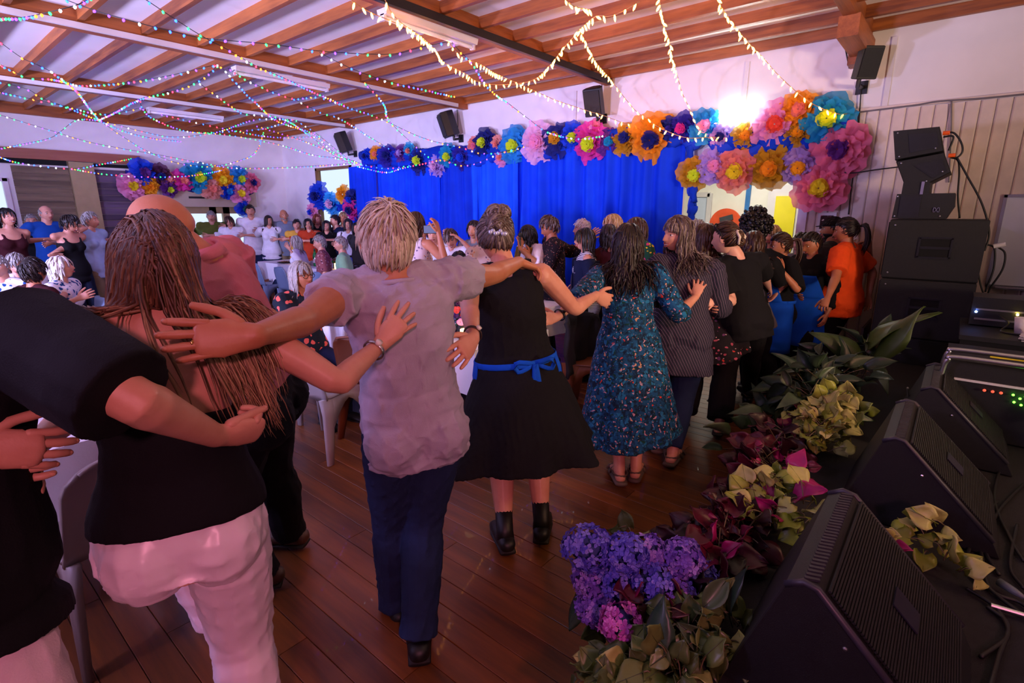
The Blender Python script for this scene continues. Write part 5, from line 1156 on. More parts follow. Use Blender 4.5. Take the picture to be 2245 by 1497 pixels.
row(676, 476, 10.3, 165, 'woman with dark bob in rust red sweater leaning to her neighbour', smile=1, roll=10, hair=dict(m='hair_black', style='bob', n=70, length=.26), wear=(T_('rust', sl=.95), PT('rust'), SH))
row(694, 466, 10.6, 170, 'woman with long red brown hair in black before the bright window', smile=1, hair=dict(m='hair_red', style='long', n=70, length=.36), wear=(T_('black', sl=.8), PT('black'), SH))
row(715, 480, 10.0, 165, 'grinning woman with long black hair in black, shorter than her neighbours', smile=1, hair=dict(m='hair_black', style='long', n=70, length=.36), wear=(T_('black', sl=.8), PT('black'), SH))
row(736, 468, 10.1, 120, 'dark haired man in navy shirt turned sideways at the flowered window', fem=False, face_off=110, hair=dict(m='hair_dark', style='short', n=70, length=.03), wear=(T_('navy', sl=.5), PT('denim'), SH))
row(752, 462, 10.2, 170, 'orange lit face of a person at the back by the curtain corner', skin_m='skin_tan', hair=dict(m='hair_blond', style='short', n=60, length=.05), wear=(T_('cream', sl=.5), PT('denim'), SH))
row(763, 476, 9.7, 160, 'smiling woman with long dark hair and white top near the curtain corner', smile=1, hair=dict(m='hair_dark', style='long', n=80, length=.45), wear=(T_('white', sl=.3), PT('grey'), SH))
row(783, 484, 9.4, 150, 'dark haired woman partly behind the grey haired man, at the curtain edge', smile=.6, hair=dict(m='hair_black', style='long', n=70, length=.36), wear=(T_('charcoal', sl=.6), PT('grey'), SH))
# far left
row(8, 452, 7.0, -160 + 0, 'woman with short black hair in maroon strap top, chin up, at far left', pitch=10, face_off=-150, smile=1, skin_m='skin_fair', hair=dict(m='hair_black', style='bob', n=90, length=.2, seed=93), wear=(dict(k='tank', m='maroon', t=.012), dict(k='skirt', m='maroon', z=.35, flare=.08), SH))
row(65, 466, 8.9, 180, 'grey haired person peering over shoulders at far left', hair=dict(m='hair_grey', style='short', n=60, length=.03), wear=(T_('black', sl=.6), PT('black'), SH))
row(94, 446, 8.3, -165, 'balding man in royal navy V neck tee at far left', fem=False, face_off=-150, b=1.08, hair=dict(m='hair_grey', style='short', n=50, length=.015, line='back', thick=1.03), wear=(T_('royal', sl=.4, loose=.02), PT('cream'), SH), skin_m='skin_fair')
row(140, 464, 7.2, -150, 'woman in black tank top looking down to the right', face_off=-110, pitch=-30, lh=D(108, 560, 7.0), rh=D(190, 500, 7.4), hair=dict(m='hair_dark', style='short', n=110, length=.08, seed=94), wear=(dict(k='tank', m='black', t=.012), PT('denimdark'), SH))
row(190, 460, 7.6, -140, 'grey haired person in pale blue shirt next to the long haired woman', face_off=-120, hair=dict(m='hair_grey', style='short', n=100, length=.06, seed=95), wear=(T_('skyblue', sl=.5), PT('khaki'), SH))

# ------------------------------------------------------------------ seated guests
def seated(px, ty, d, away, label, H=1.64, **k):
    return crowd(px, ty, d, away, label, H=H, sit=1, **k)
seated(-8, 553, 5.3, 160, 'older man with grey hair seated at the left edge', fem=False, hair=dict(m='hair_grey', style='short', n=50, length=.03, line='fringe'), wear=(T_('blue_print', sl=.5), PT('denim'), SH))
seated(30, 546, 5.6, 175, 'grey haired woman with lowered face seated near the left edge', pitch=-25, hair=dict(m='hair_grey', style='short', n=100, length=.07), wear=(T_('blue_print', sl=.5), PT('denim'), SH))
seated(60, 560, 4.7, -55, 'seated person with short dark brown hair seen from behind', face=False, hair=dict(m='hair_dark', style='short', n=160, length=.08, seed=96, wave=.01), wear=(T_('maroon', sl=.5), PT('denim'), SH), skin_m='skin_tan')
seated(122, 557, 5.2, -120, 'white haired woman seated in white and navy leaf print blouse', face_off=-100, pitch=12, vox=.009, rh=D(170, 655, 5.0), lh=D(120, 668, 4.9), hair=dict(m='hair_white', style='bob', n=150, length=.22, seed=97, r=.009), wear=(T_('blue_print', sl=.5, loose=.02), PT('denim'), SH))
s5 = seated(652, 566, 4.25, -150, 'grey haired woman with dark rimmed glasses seated in navy polka dot dress', face_off=-138, pitch=2, vox=.0075, glasses='tortoise', skin_m='skin_tan', lh=D(610, 690, 4.0), rh=D(715, 700, 4.1), hair=dict(m='hair_grey', style='bob', n=420, length=.25, seed=98, r=.0052, wave=.004, back=.4, fl=.3), wear=(T_('polka', sl=.6, loose=.02, t=.014), PT('navy'), SH))
b_ = MB(); nk = s5['neck']; b_.tube([nk + s5['Fc'] * (.05 + .035 * (1 - math.cos(x))) * 1.0 + s5['Lc'] * math.sin(x) * .055 - UPz * (.02 + .05 * (1 - math.cos(x))) for x in np.linspace(-2.4, 2.4, 16) * 1.0], .003, n=5); b_.build('necklace', MATS['gold'], s5['root'], True)
seated(650, 513, 9.2, 70, 'woman with long grey hair seated at the far table, white cardigan', face_off=75, hair=dict(m='hair_grey', style='long', n=70, length=.3), wear=(T_('white', sl=.9, loose=.02), PT('denim'), SH), lh=D(636, 548, 8.9))
seated(703, 512, 8.6, 85, 'grey haired man seated in red patterned shirt', fem=False, face_off=92, pitch=-10, hair=dict(m='hair_grey', style='short', n=90, length=.04), wear=(T_('red_print', sl=.5), PT('denim'), SH))
seated(749, 515, 8.0, 85, 'grey haired older man seated in mint green shirt', fem=False, face_off=95, hair=dict(m='hair_grey', style='short', n=90, length=.04), wear=(T_('mint', sl=.5), PT('denim'), SH))

# ================================================================== TULLE FLOWERS
TUL = {}
TC = dict(pink='#f49cca', coral='#f58a78', salmon='#f0a090', orange='#f59a1c', amber='#f2a312', mustard='#c8921a', blue='#1548d8', teal='#1a9ac8', navy='#1a2478', indigo='#33289a', purple='#6a2f8a', lilac='#b898dc', palepink='#f3bde0', magenta='#e03aa0', lime='#d2ee28', yellow='#f6e02a', hot='#fa80a0', green='#35a070', plum='#55284a', red='#f0503a', cyan='#2a9ae0')
def tul(c):
    if c not in TUL:
        a = lin(TC[c]); TUL[c] = attr_mat('tulle_' + c, [(0, tuple(x * .55 for x in a)), (.5, a), (1, tuple(min(1, x * 1.25 + .03) for x in a))], .8, .35, 0, .2, .86, 9, .3)
    return TUL[c]
def ruffle(mb, c, u, v, n, r, r0, layers, rg, depth=.5, seg=44, m=0):
    for L in range(layers):
        k = 1 - .19 * L; fr = rg.integers(5, 9); ph = rg.uniform(0, 6, 3); an = np.linspace(0, 2 * math.pi, seg, endpoint=False); rg_ = []
        for x in np.linspace(0, 1, 6):
            am = .16 * r * x ** 1.4
            rad = (r0 + (r * k - r0) * x) * (1 + .07 * x * np.sin(an * 3 + ph[2]) + .05 * x * np.sin(an * 13 + ph[1]))
            h = r * depth * (.10 + .24 * L) * (.3 + x) - .10 * r * x * x + am * np.sin(an * fr + ph[0]) + am * .55 * np.sin(an * (fr * 2 + 3) + ph[1])
            rg_.append(c + np.outer(np.cos(an) * rad, u) + np.outer(np.sin(an) * rad, v) + np.outer(h, n))
        mb.rings(np.array(rg_), m, rg.uniform(.3, .75), False)
NF = [0]
def pom(p, n, r, c1, c2, where, dy=0.0, name='tulle_flower', cs=.36):
    rg = np.random.default_rng(500 + NF[0]); NF[0] += 1; n = nrm(n); u = nrm(np.cross((0, 0, 1), n)); v = np.cross(n, u)
    nm = lambda c: dict(hot='rose red', lime='lime yellow', cyan='bright blue', palepink='pale pink', amber='golden orange').get(c, c)
    t = thing(name, p, '%s tulle flower with %s centre, %s' % (nm(c1), nm(c2), where), 'flower', 'tulle flowers of the garlands')
    b = MB(); ruffle(b, p, u, v, n, r, r * .10, 4, rg); b.build('petals', tul(c1), t, True)
    b = MB(); ruffle(b, p + n * r * .38 + u * r * rg.uniform(-.1, .1) + v * r * rg.uniform(-.1, .1), u, v, n, r * cs, r * .03, 3, rg, 1.0, 26); b.build('centre', tul(c2), t, True)
nW = vec(-1, 0, 0)
def wf(x, y, rp, c1, c2, where, off=.16):
    p = PX(x, y, XR - off); d = (p - CAM) @ FW; pom(p, nW + vec(0, RNG.uniform(-.35, .1), RNG.uniform(-.25, .15)), rp * d / FPX * 1.2, c1, c2, where)
for a in [(805, 343, 15, 'blue', 'navy', 'first at the far curtain end'), (824, 337, 14, 'orange', 'coral', 'second at the far curtain end'), (851, 343, 21, 'indigo', 'navy', 'third at the far end of the curtain'), (880, 337, 17, 'purple', 'lilac', 'small one toward the far end of the curtain'), (898, 330, 15, 'teal', 'coral', 'small one toward the far end of the curtain'), (920, 354, 24, 'navy', 'lime', 'at the curtain edge below the coloured strings'), (957, 366, 22, 'lilac', 'palepink', 'hanging below the curtain edge at far left'), (984, 342, 22, 'teal', 'lime', 'where the coloured strings meet the curtain'), (1014, 346, 22, 'indigo', 'blue', 'beneath the coloured scallops'), (1040, 318, 15, 'coral', 'hot', 'small one peeping above the navy flower'), (1062, 312, 26, 'navy', 'lime', 'below the middle wall speaker'), (1090, 314, 15, 'salmon', 'coral', 'small one right of the navy flower'), (1099, 347, 16, 'pink', 'coral', 'hanging half under the coloured scallops'), (1130, 318, 34, 'cyan', 'lime', 'large one left of the pale pink flower'), (1183, 314, 38, 'palepink', 'pink', 'large round one in the middle of the curtain'), (1222, 308, 32, 'navy', 'mustard', 'right of the large pale pink one'), (1257, 300, 27, 'blue', 'lime', 'under the short coloured strand'), (1297, 312, 38, 'magenta', 'lime', 'below the speaker above the curtain'), (1302, 282, 17, 'hot', 'pink', 'small one on top of the magenta flower'), (1335, 312, 25, 'purple', 'teal', 'between the magenta and the mustard flowers'), (1374, 306, 30, 'mustard', 'navy', 'left of the big orange flower'), (1432, 300, 46, 'orange', 'navy', 'biggest orange one at the right of the curtain'), (1468, 284, 24, 'navy', 'indigo', 'tucked beside the biggest orange one'), (1499, 281, 29, 'indigo', 'magenta', 'above the curtain end'), (1548, 277, 33, 'cyan', 'pink', 'just left of the exit sign'), (1581, 297, 24, 'lilac', 'navy', 'below the left end of the exit sign'), (1636, 298, 26, 'mustard', 'orange', 'below the exit sign'), (1697, 273, 42, 'pink', 'red', 'large one right of the exit sign'), (1752, 243, 36, 'orange', 'coral', 'topmost of the garland right end'), (1751, 292, 27, 'mustard', 'amber', 'below the topmost orange one'), (1816, 262, 47, 'teal', 'lime', 'at the right end where the warm string ends'), (1842, 331, 50, 'hot', 'purple', 'rightmost, on the boarded wall'), (1521, 380, 31, 'mustard', 'lime', 'first of the lower row over the doorway'), (1566, 364, 33, 'lilac', 'pink', 'second of the lower row over the doorway'), (1609, 375, 40, 'coral', 'yellow', 'over the middle of the doorway'), (1687, 368, 41, 'mustard', 'orange', 'large one over the right half of the doorway'), (1752, 364, 36, 'lilac', 'amber', 'last of the lower row over the doorway'), (1797, 411, 47, 'hot', 'yellow', 'lowest one, beside the doorway frame')]: wf(*a)
nE = vec(0, -1, 0)
def ef(x, y, rp, c1, c2, where):
    p = PY(x, y, YE - .26); d = (p - CAM) @ FW; pom(p, nE + vec(RNG.uniform(-.2, .3), 0, RNG.uniform(-.25, .15)), rp * d / FPX * 1.08, c1, c2, where)
for a in [(289, 408, 27, 'pink', 'yellow', 'leftmost of the end wall garland'), (314, 379, 29, 'blue', 'purple', 'left on the end wall garland'), (328, 408, 19, 'amber', 'orange', 'behind the bald head'), (350, 383, 22, 'plum', 'navy', 'next to the big blue one on the end wall'), (372, 414, 18, 'purple', 'lime', 'low one over the bald head'), (370, 393, 15, 'coral', 'salmon', 'small one on the end wall'), (399, 396, 22, 'magenta', 'coral', 'middle of the end wall garland'), (432, 388, 31, 'teal', 'lime', 'largest on the end wall'), (463, 414, 22, 'salmon', 'coral', 'over the glazed far door'), (487, 392, 24, 'amber', 'yellow', 'right of the large teal one'), (500, 419, 18, 'blue', 'cyan', 'over the right pane of the far door'), (523, 388, 22, 'cyan', 'lime', 'upper right of the end wall garland'), (526, 426, 22, 'pink', 'yellow', 'right end, above the tall young man'), (552, 400, 20, 'hot', 'navy', 'rightmost of the end wall garland'), (533, 457, 18, 'blue', 'green', 'lowest, by the tall young man')]: ef(*a)
for a in [(700, 430, 26, 'blue', 'navy', 'draped over the bright far window, left'), (752, 426, 18, 'amber', 'orange', 'on the bright far window'), (772, 436, 18, 'navy', 'blue', 'on the bright far window beside the curtain'), (730, 448, 24, 'cyan', 'palepink', 'in the middle of the bright far window'), (688, 463, 18, 'pink', 'blue', 'low on the left of the bright far window'), (772, 460, 22, 'magenta', 'navy', 'low on the bright far window beside the curtain')]: wf(*a)
# blue cloth swags behind the garlands
def swag(pts, r, label, fn=PX, pl=XR - .13, c='blue'):
    P = [fn(x, y, pl) for x, y in pts]; q = cat_curve(P, 40); rg = np.random.default_rng(NF[0]); NF[0] += 1; d = (P[0] - CAM) @ FW; k = np.arange(40)
    b = MB()
    for s in range(3):
        o = rg.normal(0, .03, 3) * vec(.3, 1, 1.6); b.tube(q + o + np.outer(.03 * np.sin(k * .8 + s), (0, 0, 1)), r * d / FPX * (.55 + .2 * np.sin(k * .9 + s * 2)), r * d / FPX * .35, (0, 0, 1), 12, 0, .3 + .2 * s)
    tag(b.build('tulle_swag', tul(c), None, True), label, 'swag')
swag([(795, 352), (900, 352), (1010, 346), (1120, 334), (1230, 320), (1340, 312), (1450, 300), (1500, 296)], 16, 'long blue tulle swag bunched along the top of the curtain')
swag([(1500, 300), (1560, 306), (1640, 318), (1720, 318), (1790, 305), (1850, 280)], 26, 'thick blue tulle swag over the doorway between two flower rows')
swag([(1505, 330), (1508, 380), (1512, 450), (1500, 520)], 14, 'blue tulle bunch tied beside the doorway')
swag([(680, 434), (720, 446), (780, 448)], 12, 'blue tulle swag across the bright far window')
swag([(280, 392), (360, 398), (450, 402), (555, 410)], 14, 'blue tulle swag behind the end wall flowers', PY, YE - .2, 'indigo')

# ================================================================== CHAIRS, TABLES, TABLEWARE
def make_chair(mat, loc, rz, label):
    t = thing('plastic_chair', (0, 0, 0), label, 'chair', 'moulded plastic chairs')
    u = np.linspace(-1, 1, 13)
    G = [[(.215 * x * (1 - .05 * s), -.20 + .42 * s, .455 - .018 * (1 - x * x) * math.sin(s * math.pi) + .012 * (1 - s) - .04 * max(0, s - .85) / .15) for x in u] for s in np.linspace(0, 1, 9)]
    b = MB(); b.grid(G, 0, 0, .012); b.build('seat', mat, t, True)
    G = []
    for s in np.linspace(0, 1, 11):
        w_ = .215 - .03 * s; w_ *= (1 if s < .8 else math.sqrt(max(.3, 1 - ((s - .8) / .2) ** 2 * .45)))
        G.append([(w_ * x, -.20 - .075 * s - .05 * (1 - x * x) * (.3 + .7 * s) * -1 - .035, .45 + .37 * s * (1 - .04 * x * x)) for x in u])
    b = MB(); b.grid(G, 0, 0, .014); b.build('backrest', mat, t, True)
    b = MB(); b.tube([(x * .197, G[10][0][1] + .008 - .0 + .05 * 0, 0) for x in ()] or [tuple(q) for q in np.array(G[10])], .009, n=6); b.build('top_rim', mat, t, True)
    for sx in (-1, 1):
        for sy in (-1, 1):
            b = MB(); tp = vec(sx * .19, -.01 + sy * .185, .45); bt = vec(sx * .225, -.02 + sy * .245, 0)
            b.tube([tp, lerp(tp, bt, .25), bt], [.085, .052, .028], [.024, .02, .015], (0, 1, 0), 8, sq=.6); b.build('leg', mat, t, True)
        b = MB(); G2 = [[(sx * (.205 + .004 * k), y, .45 - k * (.045 + .22 * abs(y + .01) ** 1.5 / .1)) for y in np.linspace(-.2, .19, 9)] for k in (0, 1)]; b.grid(G2, 0, 0, .008); b.build('side_skirt', mat, t, True)
    b = MB(); G2 = [[(x, .205 + .004 * k, .44 - k * (.045 + .20 * abs(x) ** 1.5 / .1)) for x in np.linspace(-.2, .2, 9)] for k in (0, 1)]; b.grid(G2, 0, 0, .008); b.build('front_skirt', mat, t, True)
    t.location = (loc[0], loc[1], 0); t.rotation_euler = (0, 0, rz); LOC[t.name] = tuple(t.location); return t
def plast(n, c): return plain(n, c, .42, 0, .05, 4, .05, 300)
CW = make_chair(plast('plastic_white', '#c9c6c4'), (1.90, 3.36), R(-70), 'white plastic chair standing empty beside the striding man')
CD = make_chair(plast('plastic_taupe', '#8a7d78'), (.42, 2.50), R(4), 'taupe plastic chair seen from behind beside the white trousers')
CB = make_chair(plast('plastic_brown', '#7a3f22'), (2.32, 3.22), R(-80), 'brown plastic chair behind the striding man, right of the white chair')
CG = make_chair(plast('plastic_bluegrey', '#7186a6'), (4.38, 7.2), R(-86), 'blue grey plastic chair before the far table, in front of the black bag')
def cc(src, x, y, rz, lb): return clone(src, (x, y, 0), R(rz), lb)
cc(CB, 3.78, 2.22, 20, 'brown plastic chair beside the teal floral dress')
cc(CB, 4.40, 10.05, -90, 'dark brown plastic chair at the far end of the far table')
cc(CG, 4.42, 9.25, -88, 'blue grey plastic chair before the far table, near the green bottle')
cc(CW, 2.74, 4.95, 190, 'white plastic chair turned away beside the blue drink can')
cc(CG, 4.40, 8.3, -92, 'blue grey plastic chair before the middle of the far table')
cc(CW, 3.60, 3.0, 160, 'white plastic chair beyond the black dress, by the white cloth')
cc(CG, 4.9, 6.0, 10, 'blue grey plastic chair at the near end of the far table')
def seat_chair(I, src, lb):
    h = I['hip'] - I['F'] * .03; cc(src, h[0], h[1], math.degrees(math.atan2(I['F'][1], I['F'][0])) - 90, lb)
seat_chair(s5, CW, 'pale plastic chair under the woman in the polka dot dress')
for o_, src, lb in zip([o for o in bpy.data.objects if o.get('category') == 'person' and 'seated' in o.get('label', '') and 'polka' not in o['label']], [CG, CW, CD, CW, CG, CW, CG, CW], ['under the child with black hair', 'under the older man at the left edge', 'under the woman with lowered face', 'under the person with dark brown hair seen from behind', 'under the white haired woman', 'under the white cardigan', 'under the red patterned shirt', 'under the mint green shirt']):
    cc(src, o_.location.x, o_.location.y, {'child': -40}.get(o_['label'][:5], 180 if 'left edge' in o_['label'] else 90), 'plastic chair ' + lb)

m_cloth = plain('white_tablecloth', '#e6e2ea', .75, 0, .03, 4, .08, 120)
m_leg = plain('grey_metal_leg', '#7a7a80', .4, .8)
def table(x0, x1, y0, y1, lb, drop=.34):
    cx, cy = (x0 + x1) / 2, (y0 + y1) / 2; t = thing('trestle_table', (cx, cy, 0), 'long trestle table under a white cloth, ' + lb, 'table', 'trestle tables under cloths')
    b = MB(); b.box((cx, cy, .715), (x1 - x0, y1 - y0, .035)); b.build('tabletop', m_trim, t)
    for sx in (x0 + .08, x1 - .08):
        for sy in (y0 + .15, y1 - .15): b = MB(); b.tube([(sx, sy, .70), (sx, sy, 0)], .017, n=8); b.build('leg', m_leg, t, True)
    o = thing('tablecloth', (cx, cy, .735), 'white tablecloth hanging over the long table ' + lb, 'tablecloth', 'white tablecloths'); e = .012; Gm = []
    per = [(x, y0 - e) for x in np.linspace(x0 - e, x1 + e, 12)] + [(x1 + e, y) for y in np.linspace(y0, y1, 40)] + [(x, y1 + e) for x in np.linspace(x1 + e, x0 - e, 12)] + [(x0 - e, y) for y in np.linspace(y1, y0, 40)]
    per = np.array(per); c = per - vec(cx, cy); nn = np.sign(c) * (np.abs(np.abs(c) - [(x1 - x0) / 2 + e, (y1 - y0) / 2 + e]) < .02); k = np.arange(len(per)); rg = []
    for s in np.linspace(0, 1, 6): rg.append(np.c_[per + nn * (.006 + s * (.02 + .016 * np.sin(k * .9) + .012 * np.sin(k * 2.1 + 1)))[:, None], np.full(len(per), .742 - drop * s)])
    b = MB(); b.rings(np.array(rg), 0, 0, False); b.F.append(tuple(range(len(per)))); b.M.append(0); b.build('drape', m_cloth, o, True)
    smooth_auto(o.children[0])
table(-.32, .50, 2.72, 6.3, 'at the left behind the black tee man')
table(2.58, 3.42, 2.5, 4.55, 'behind the striding man and the black dress')
table(4.78, 5.52, 6.45, 10.45, 'farthest, with the green bottles')
table(3.95, 4.6, 3.1, 3.95, 'behind the floral dress', .3)
m_gb = plain('green_bottle_glass', '#12803a', .08, 0, .05, spec=.8); m_clear = NT('clear_glass'); m_clear.b.inputs['Transmission Weight'].default_value = 1; m_clear.b.inputs['Roughness'].default_value = .05; m_clear.b.inputs['IOR'].default_value = 1.3; m_clear = m_clear.m
TZ = .745
def onto(px, py, z=TZ): return PZ(px, py, z)
def bottle(p, lb):
    t = thing('bottle', p, lb, 'bottle', 'green wine bottles'); b = MB(); b.lathe(p, [(.001, 0), (.036, 0), (.038, .01), (.038, .18), (.032, .21), (.016, .245), (.014, .29)], 18); b.build('glass', m_gb, t, True)
    b = MB(); b.lathe(p, [(.016, .265), (.016, .305), (.001, .306)], 12); b.build('foil', plain('dark_green_foil', '#0c3a20', .4), t, True)
    b = MB(); b.lathe(p, [(.0386, .06), (.0388, .13)], 18, cap=False); b.build('label', m_trim, t, True)
bottle(vec(5.0, 8.75, TZ), 'green wine bottle on the far table before the white cardigan'); bottle(vec(5.02, 7.2, TZ), 'green wine bottle on the far table before the mint shirt')
m_candle = emit('candle_glow', (1, .62, .25), 5)
def candle(p, lb, s=1.0):
    t = thing('candle', p, lb, 'candle', 'lit candles on the tables'); b = MB(); b.lathe(p, [(.001, 0), (.036 * s, 0), (.037 * s, .09 * s), (.034 * s, .092 * s), (.033 * s, .08 * s), (.001, .078 * s)], 18); b.build('wax', m_candle, t, True)
    b = MB(); b.tube([p + vec(0, 0, .078 * s), p + vec(0, 0, .09 * s)], .0015, n=5); b.build('wick', m_blk, t); b = MB(); b.tube([p + vec(0, 0, .088 * s), p + vec(0, 0, .098 * s), p + vec(0, 0, .118 * s)], [.003, .007, .0008], n=8); b.build('flame', emit('flame', (1, .6, .2), 30), t, True)
def posy(p, lb, cols, s=1.0, n=26, seed=0):
    rg = np.random.default_rng(seed); t = thing('posy', p, lb, 'flowers', 'flower posies on the tables'); b = MB(); b.lathe(p, [(.001, 0), (.035 * s, 0), (.042 * s, .05 * s), (.034 * s, .10 * s), (.038 * s, .115 * s)], 16, cap=False); b.build('jar', m_blk2, t, True)
    for c in cols:
        b = MB()
        for i in range(n // len(cols)):
            d = nrm(rg.normal(size=3) + vec(0, 0, .8)); q = p + vec(0, 0, .13 * s) + d * rg.uniform(.04, .10) * s
            u = nrm(np.cross(d, (.3, .5, .2))); v = np.cross(d, u); ruffle(b, q, u, v, d, .024 * s, .003, 2, rg, .8, 12)
        b.build('blossom', plain('blossom_' + c, TC[c], .7), t, True)
    b = MB()
    for i in range(14):
        d = nrm(rg.normal(size=3) + vec(0, 0, .3)); q = p + vec(0, 0, .11 * s); w_ = np.cross(d, (0, 0, 1)) * .014 * s; b.grid([[q, q, q], [q + d * .05 * s - w_, q + d * .05 * s, q + d * .05 * s + w_], [q + d * .10 * s] * 3])
    b.build('foliage', plain('posy_leaf', '#2c5a2c', .6), t, True)
candle(onto(1022, 752), 'lit candle on the table edge between the striding man and the black dress', 1.15)
posy(onto(1022, 752) + vec(.12, .16, 0), 'posy of red and purple flowers behind the candle by the black dress', ['red', 'purple', 'plum', 'pink'], 1.25, 32, 3)
for p, lb in ((vec(4.98, 9.35, TZ), 'lit candle on the far table, the farthest one'), (vec(4.98, 8.05, TZ), 'lit candle in the middle of the far table'), (vec(4.96, 6.7, TZ), 'lit candle at the near end of the far table')): candle(p, lb)
posy(vec(5.0, 9.5, TZ), 'posy of orange flowers on the far table, the farthest one', ['orange', 'amber', 'coral'], 1, 20, 4); posy(vec(5.05, 6.85, TZ), 'posy of yellow and pink flowers at the near end of the far table', ['yellow', 'pink', 'orange'], 1, 20, 5); posy(vec(5.02, 8.15, TZ), 'posy of purple flowers in the middle of the far table', ['plum', 'lilac', 'green'], .9, 20, 6)
def tumbler(p, lb, s=1.0):
    b = MB(); b.lathe((0, 0, 0), [(.001, 0), (.03 * s, 0), (.036 * s, .1 * s), (.034 * s, .1 * s), (.028 * s, .006), (.001, .006)], 16); tag(b.build('drinking_glass', m_clear, None, True, p), lb, 'glass', 'drinking glasses')
tumbler(onto(695, 668), 'drinking glass beside the blue drink can', 1.15); tumbler(vec(4.95, 7.6, TZ), 'drinking glass on the far table behind the black bag'); tumbler(vec(4.97, 6.95, TZ), 'drinking glass near the yellow and pink posy'); tumbler(vec(5.1, 8.5, TZ), 'drinking glass near the first green bottle'); tumbler(vec(4.2, 3.3, TZ), 'drinking glass on the small table behind the floral dress', 1.2); tumbler(vec(4.08, 3.42, TZ), 'taller drinking glass on the small table behind the floral dress', 1.4)
p = onto(708, 668); t = thing('drink_can', p, 'blue drink can on the table right of the polka dot dress', 'can'); b = MB(); b.lathe(p, [(.001, 0), (.028, 0), (.033, .008), (.033, .108), (.028, .12)], 18); b.build('body', plain('blue_can', '#1a5ac0', .25, .6), t, True)
b = MB(); b.lathe(p, [(.028, .12), (.026, .118), (.001, .118)], 18, cap=False); b.build('lid', m_steel, t, True); b = MB(); b.box(p + vec(.005, 0, .121), (.02, .012, .002)); b.build('pull_tab', m_steel, t)
p = vec(4.93, 7.35, TZ); t = thing('handbag', p, 'small black bag lying on the front edge of the far table', 'bag'); b = MB(); b.tube([p + vec(0, -.14, .045), p + vec(0, -.10, .055), p + vec(0, .10, .055), p + vec(0, .14, .045)], [.05, .075, .075, .05], [.04, .05, .05, .04], (1, 0, 0), 14, rnd=True); b.build('body', m_blk, t, True); b = MB(); b.tube(cat_curve([p + vec(-.02, -.1, .09), p + vec(-.06, 0, .13), p + vec(-.02, .1, .09)], 12), .008, n=6); b.build('strap', m_blk, t, True)
p = vec(5.05, 7.75, TZ); t = thing('flask', p, 'steel flask standing on the far table between the two shirts', 'flask'); b = MB(); b.lathe(p, [(.001, 0), (.045, 0), (.045, .17), (.035, .2), (.03, .21)], 18); b.build('body', m_steel, t, True); b = MB(); b.lathe(p, [(.034, .205), (.034, .235), (.001, .238)], 16); b.build('cap', m_blk, t, True)
p = vec(4.95, 9.75, TZ); t = thing('serving_plate', p, 'dark plate of nibbles at the far end of the far table', 'plate'); b = MB(); b.lathe(p, [(.001, .004), (.10, .004), (.14, .02), (.145, .018), (.1, 0), (.001, 0)], 24); b.build('plate', m_blk2, t, True); b = MB()
for i in range(12): b.ell(p + vec(.07 * math.cos(i * 2.4) * (i / 12), .07 * math.sin(i * 2.4) * (i / 12), .022), (.018, .014, .012), None, 8, 5)
o = b.build('nibbles', plain('brown_nibbles', '#6a3a20', .6), t, True); o['kind'] = 'stuff'
p = onto(216, 928, TZ + .004); b = MB(); b.box((0, 0, .006), (.075, .15, .01), rotz(.5)); tag(b.build('phone', m_blk, None, False, p), 'dark phone lying on the left table edge by the strapless top', 'phone')
b = MB(); G = [[(.02 * math.sin(i * 1.3 + j) + i * .05, j * .045, .018 + .016 * math.sin(i * 1.7 + j * 2.1) + .01 * math.sin(j * 3)) for j in range(8)] for i in range(7)]; b.grid(G, 0, 0, .002); tag(b.build('paper_napkin', m_trim, None, True, PZ(165, 1305, 0.0) + vec(0, 0, .002)), 'crumpled white paper napkin on the floor beside the taupe chair', 'napkin')
p = PZ(790, 905, 0); t = thing('backpack', p, 'blue grey bag on the floor under the brown chair', 'bag'); b = MB(); b.tube([p + vec(0, 0, .02), p + vec(0, 0, .15), p + vec(0, 0, .30)], [.14, .15, .10], [.10, .11, .07], (1, 0, 0), 14, rnd=True); b.build('body', cloth('bag_blue', '#3c4a78'), t, True); b = MB(); b.tube(cat_curve([p + vec(-.05, 0, .33), p + vec(0, 0, .40), p + vec(.05, 0, .33)], 10), .01, n=6); b.build('strap', m_blk, t, True)
# dark jacket over the brown chair by the floral dress
b = MB(); c = vec(3.70, 2.44, .0)
G = [[(3.70 + .27 * x + .02 * math.sin(s * 9), 2.36 - .0 + .06 * math.cos(x * 2) + .02 * math.sin(x * 9 + s * 4) - .05 * s, .86 - .46 * s - .05 * x * x) for x in np.linspace(-1, 1, 15)] for s in np.linspace(0, 1, 9)]
b.grid(G, 0, 0, .03); tag(b.build('jacket', MATS['charcoal'], None, True), 'dark jacket draped over the brown chair beside the floral dress', 'jacket')

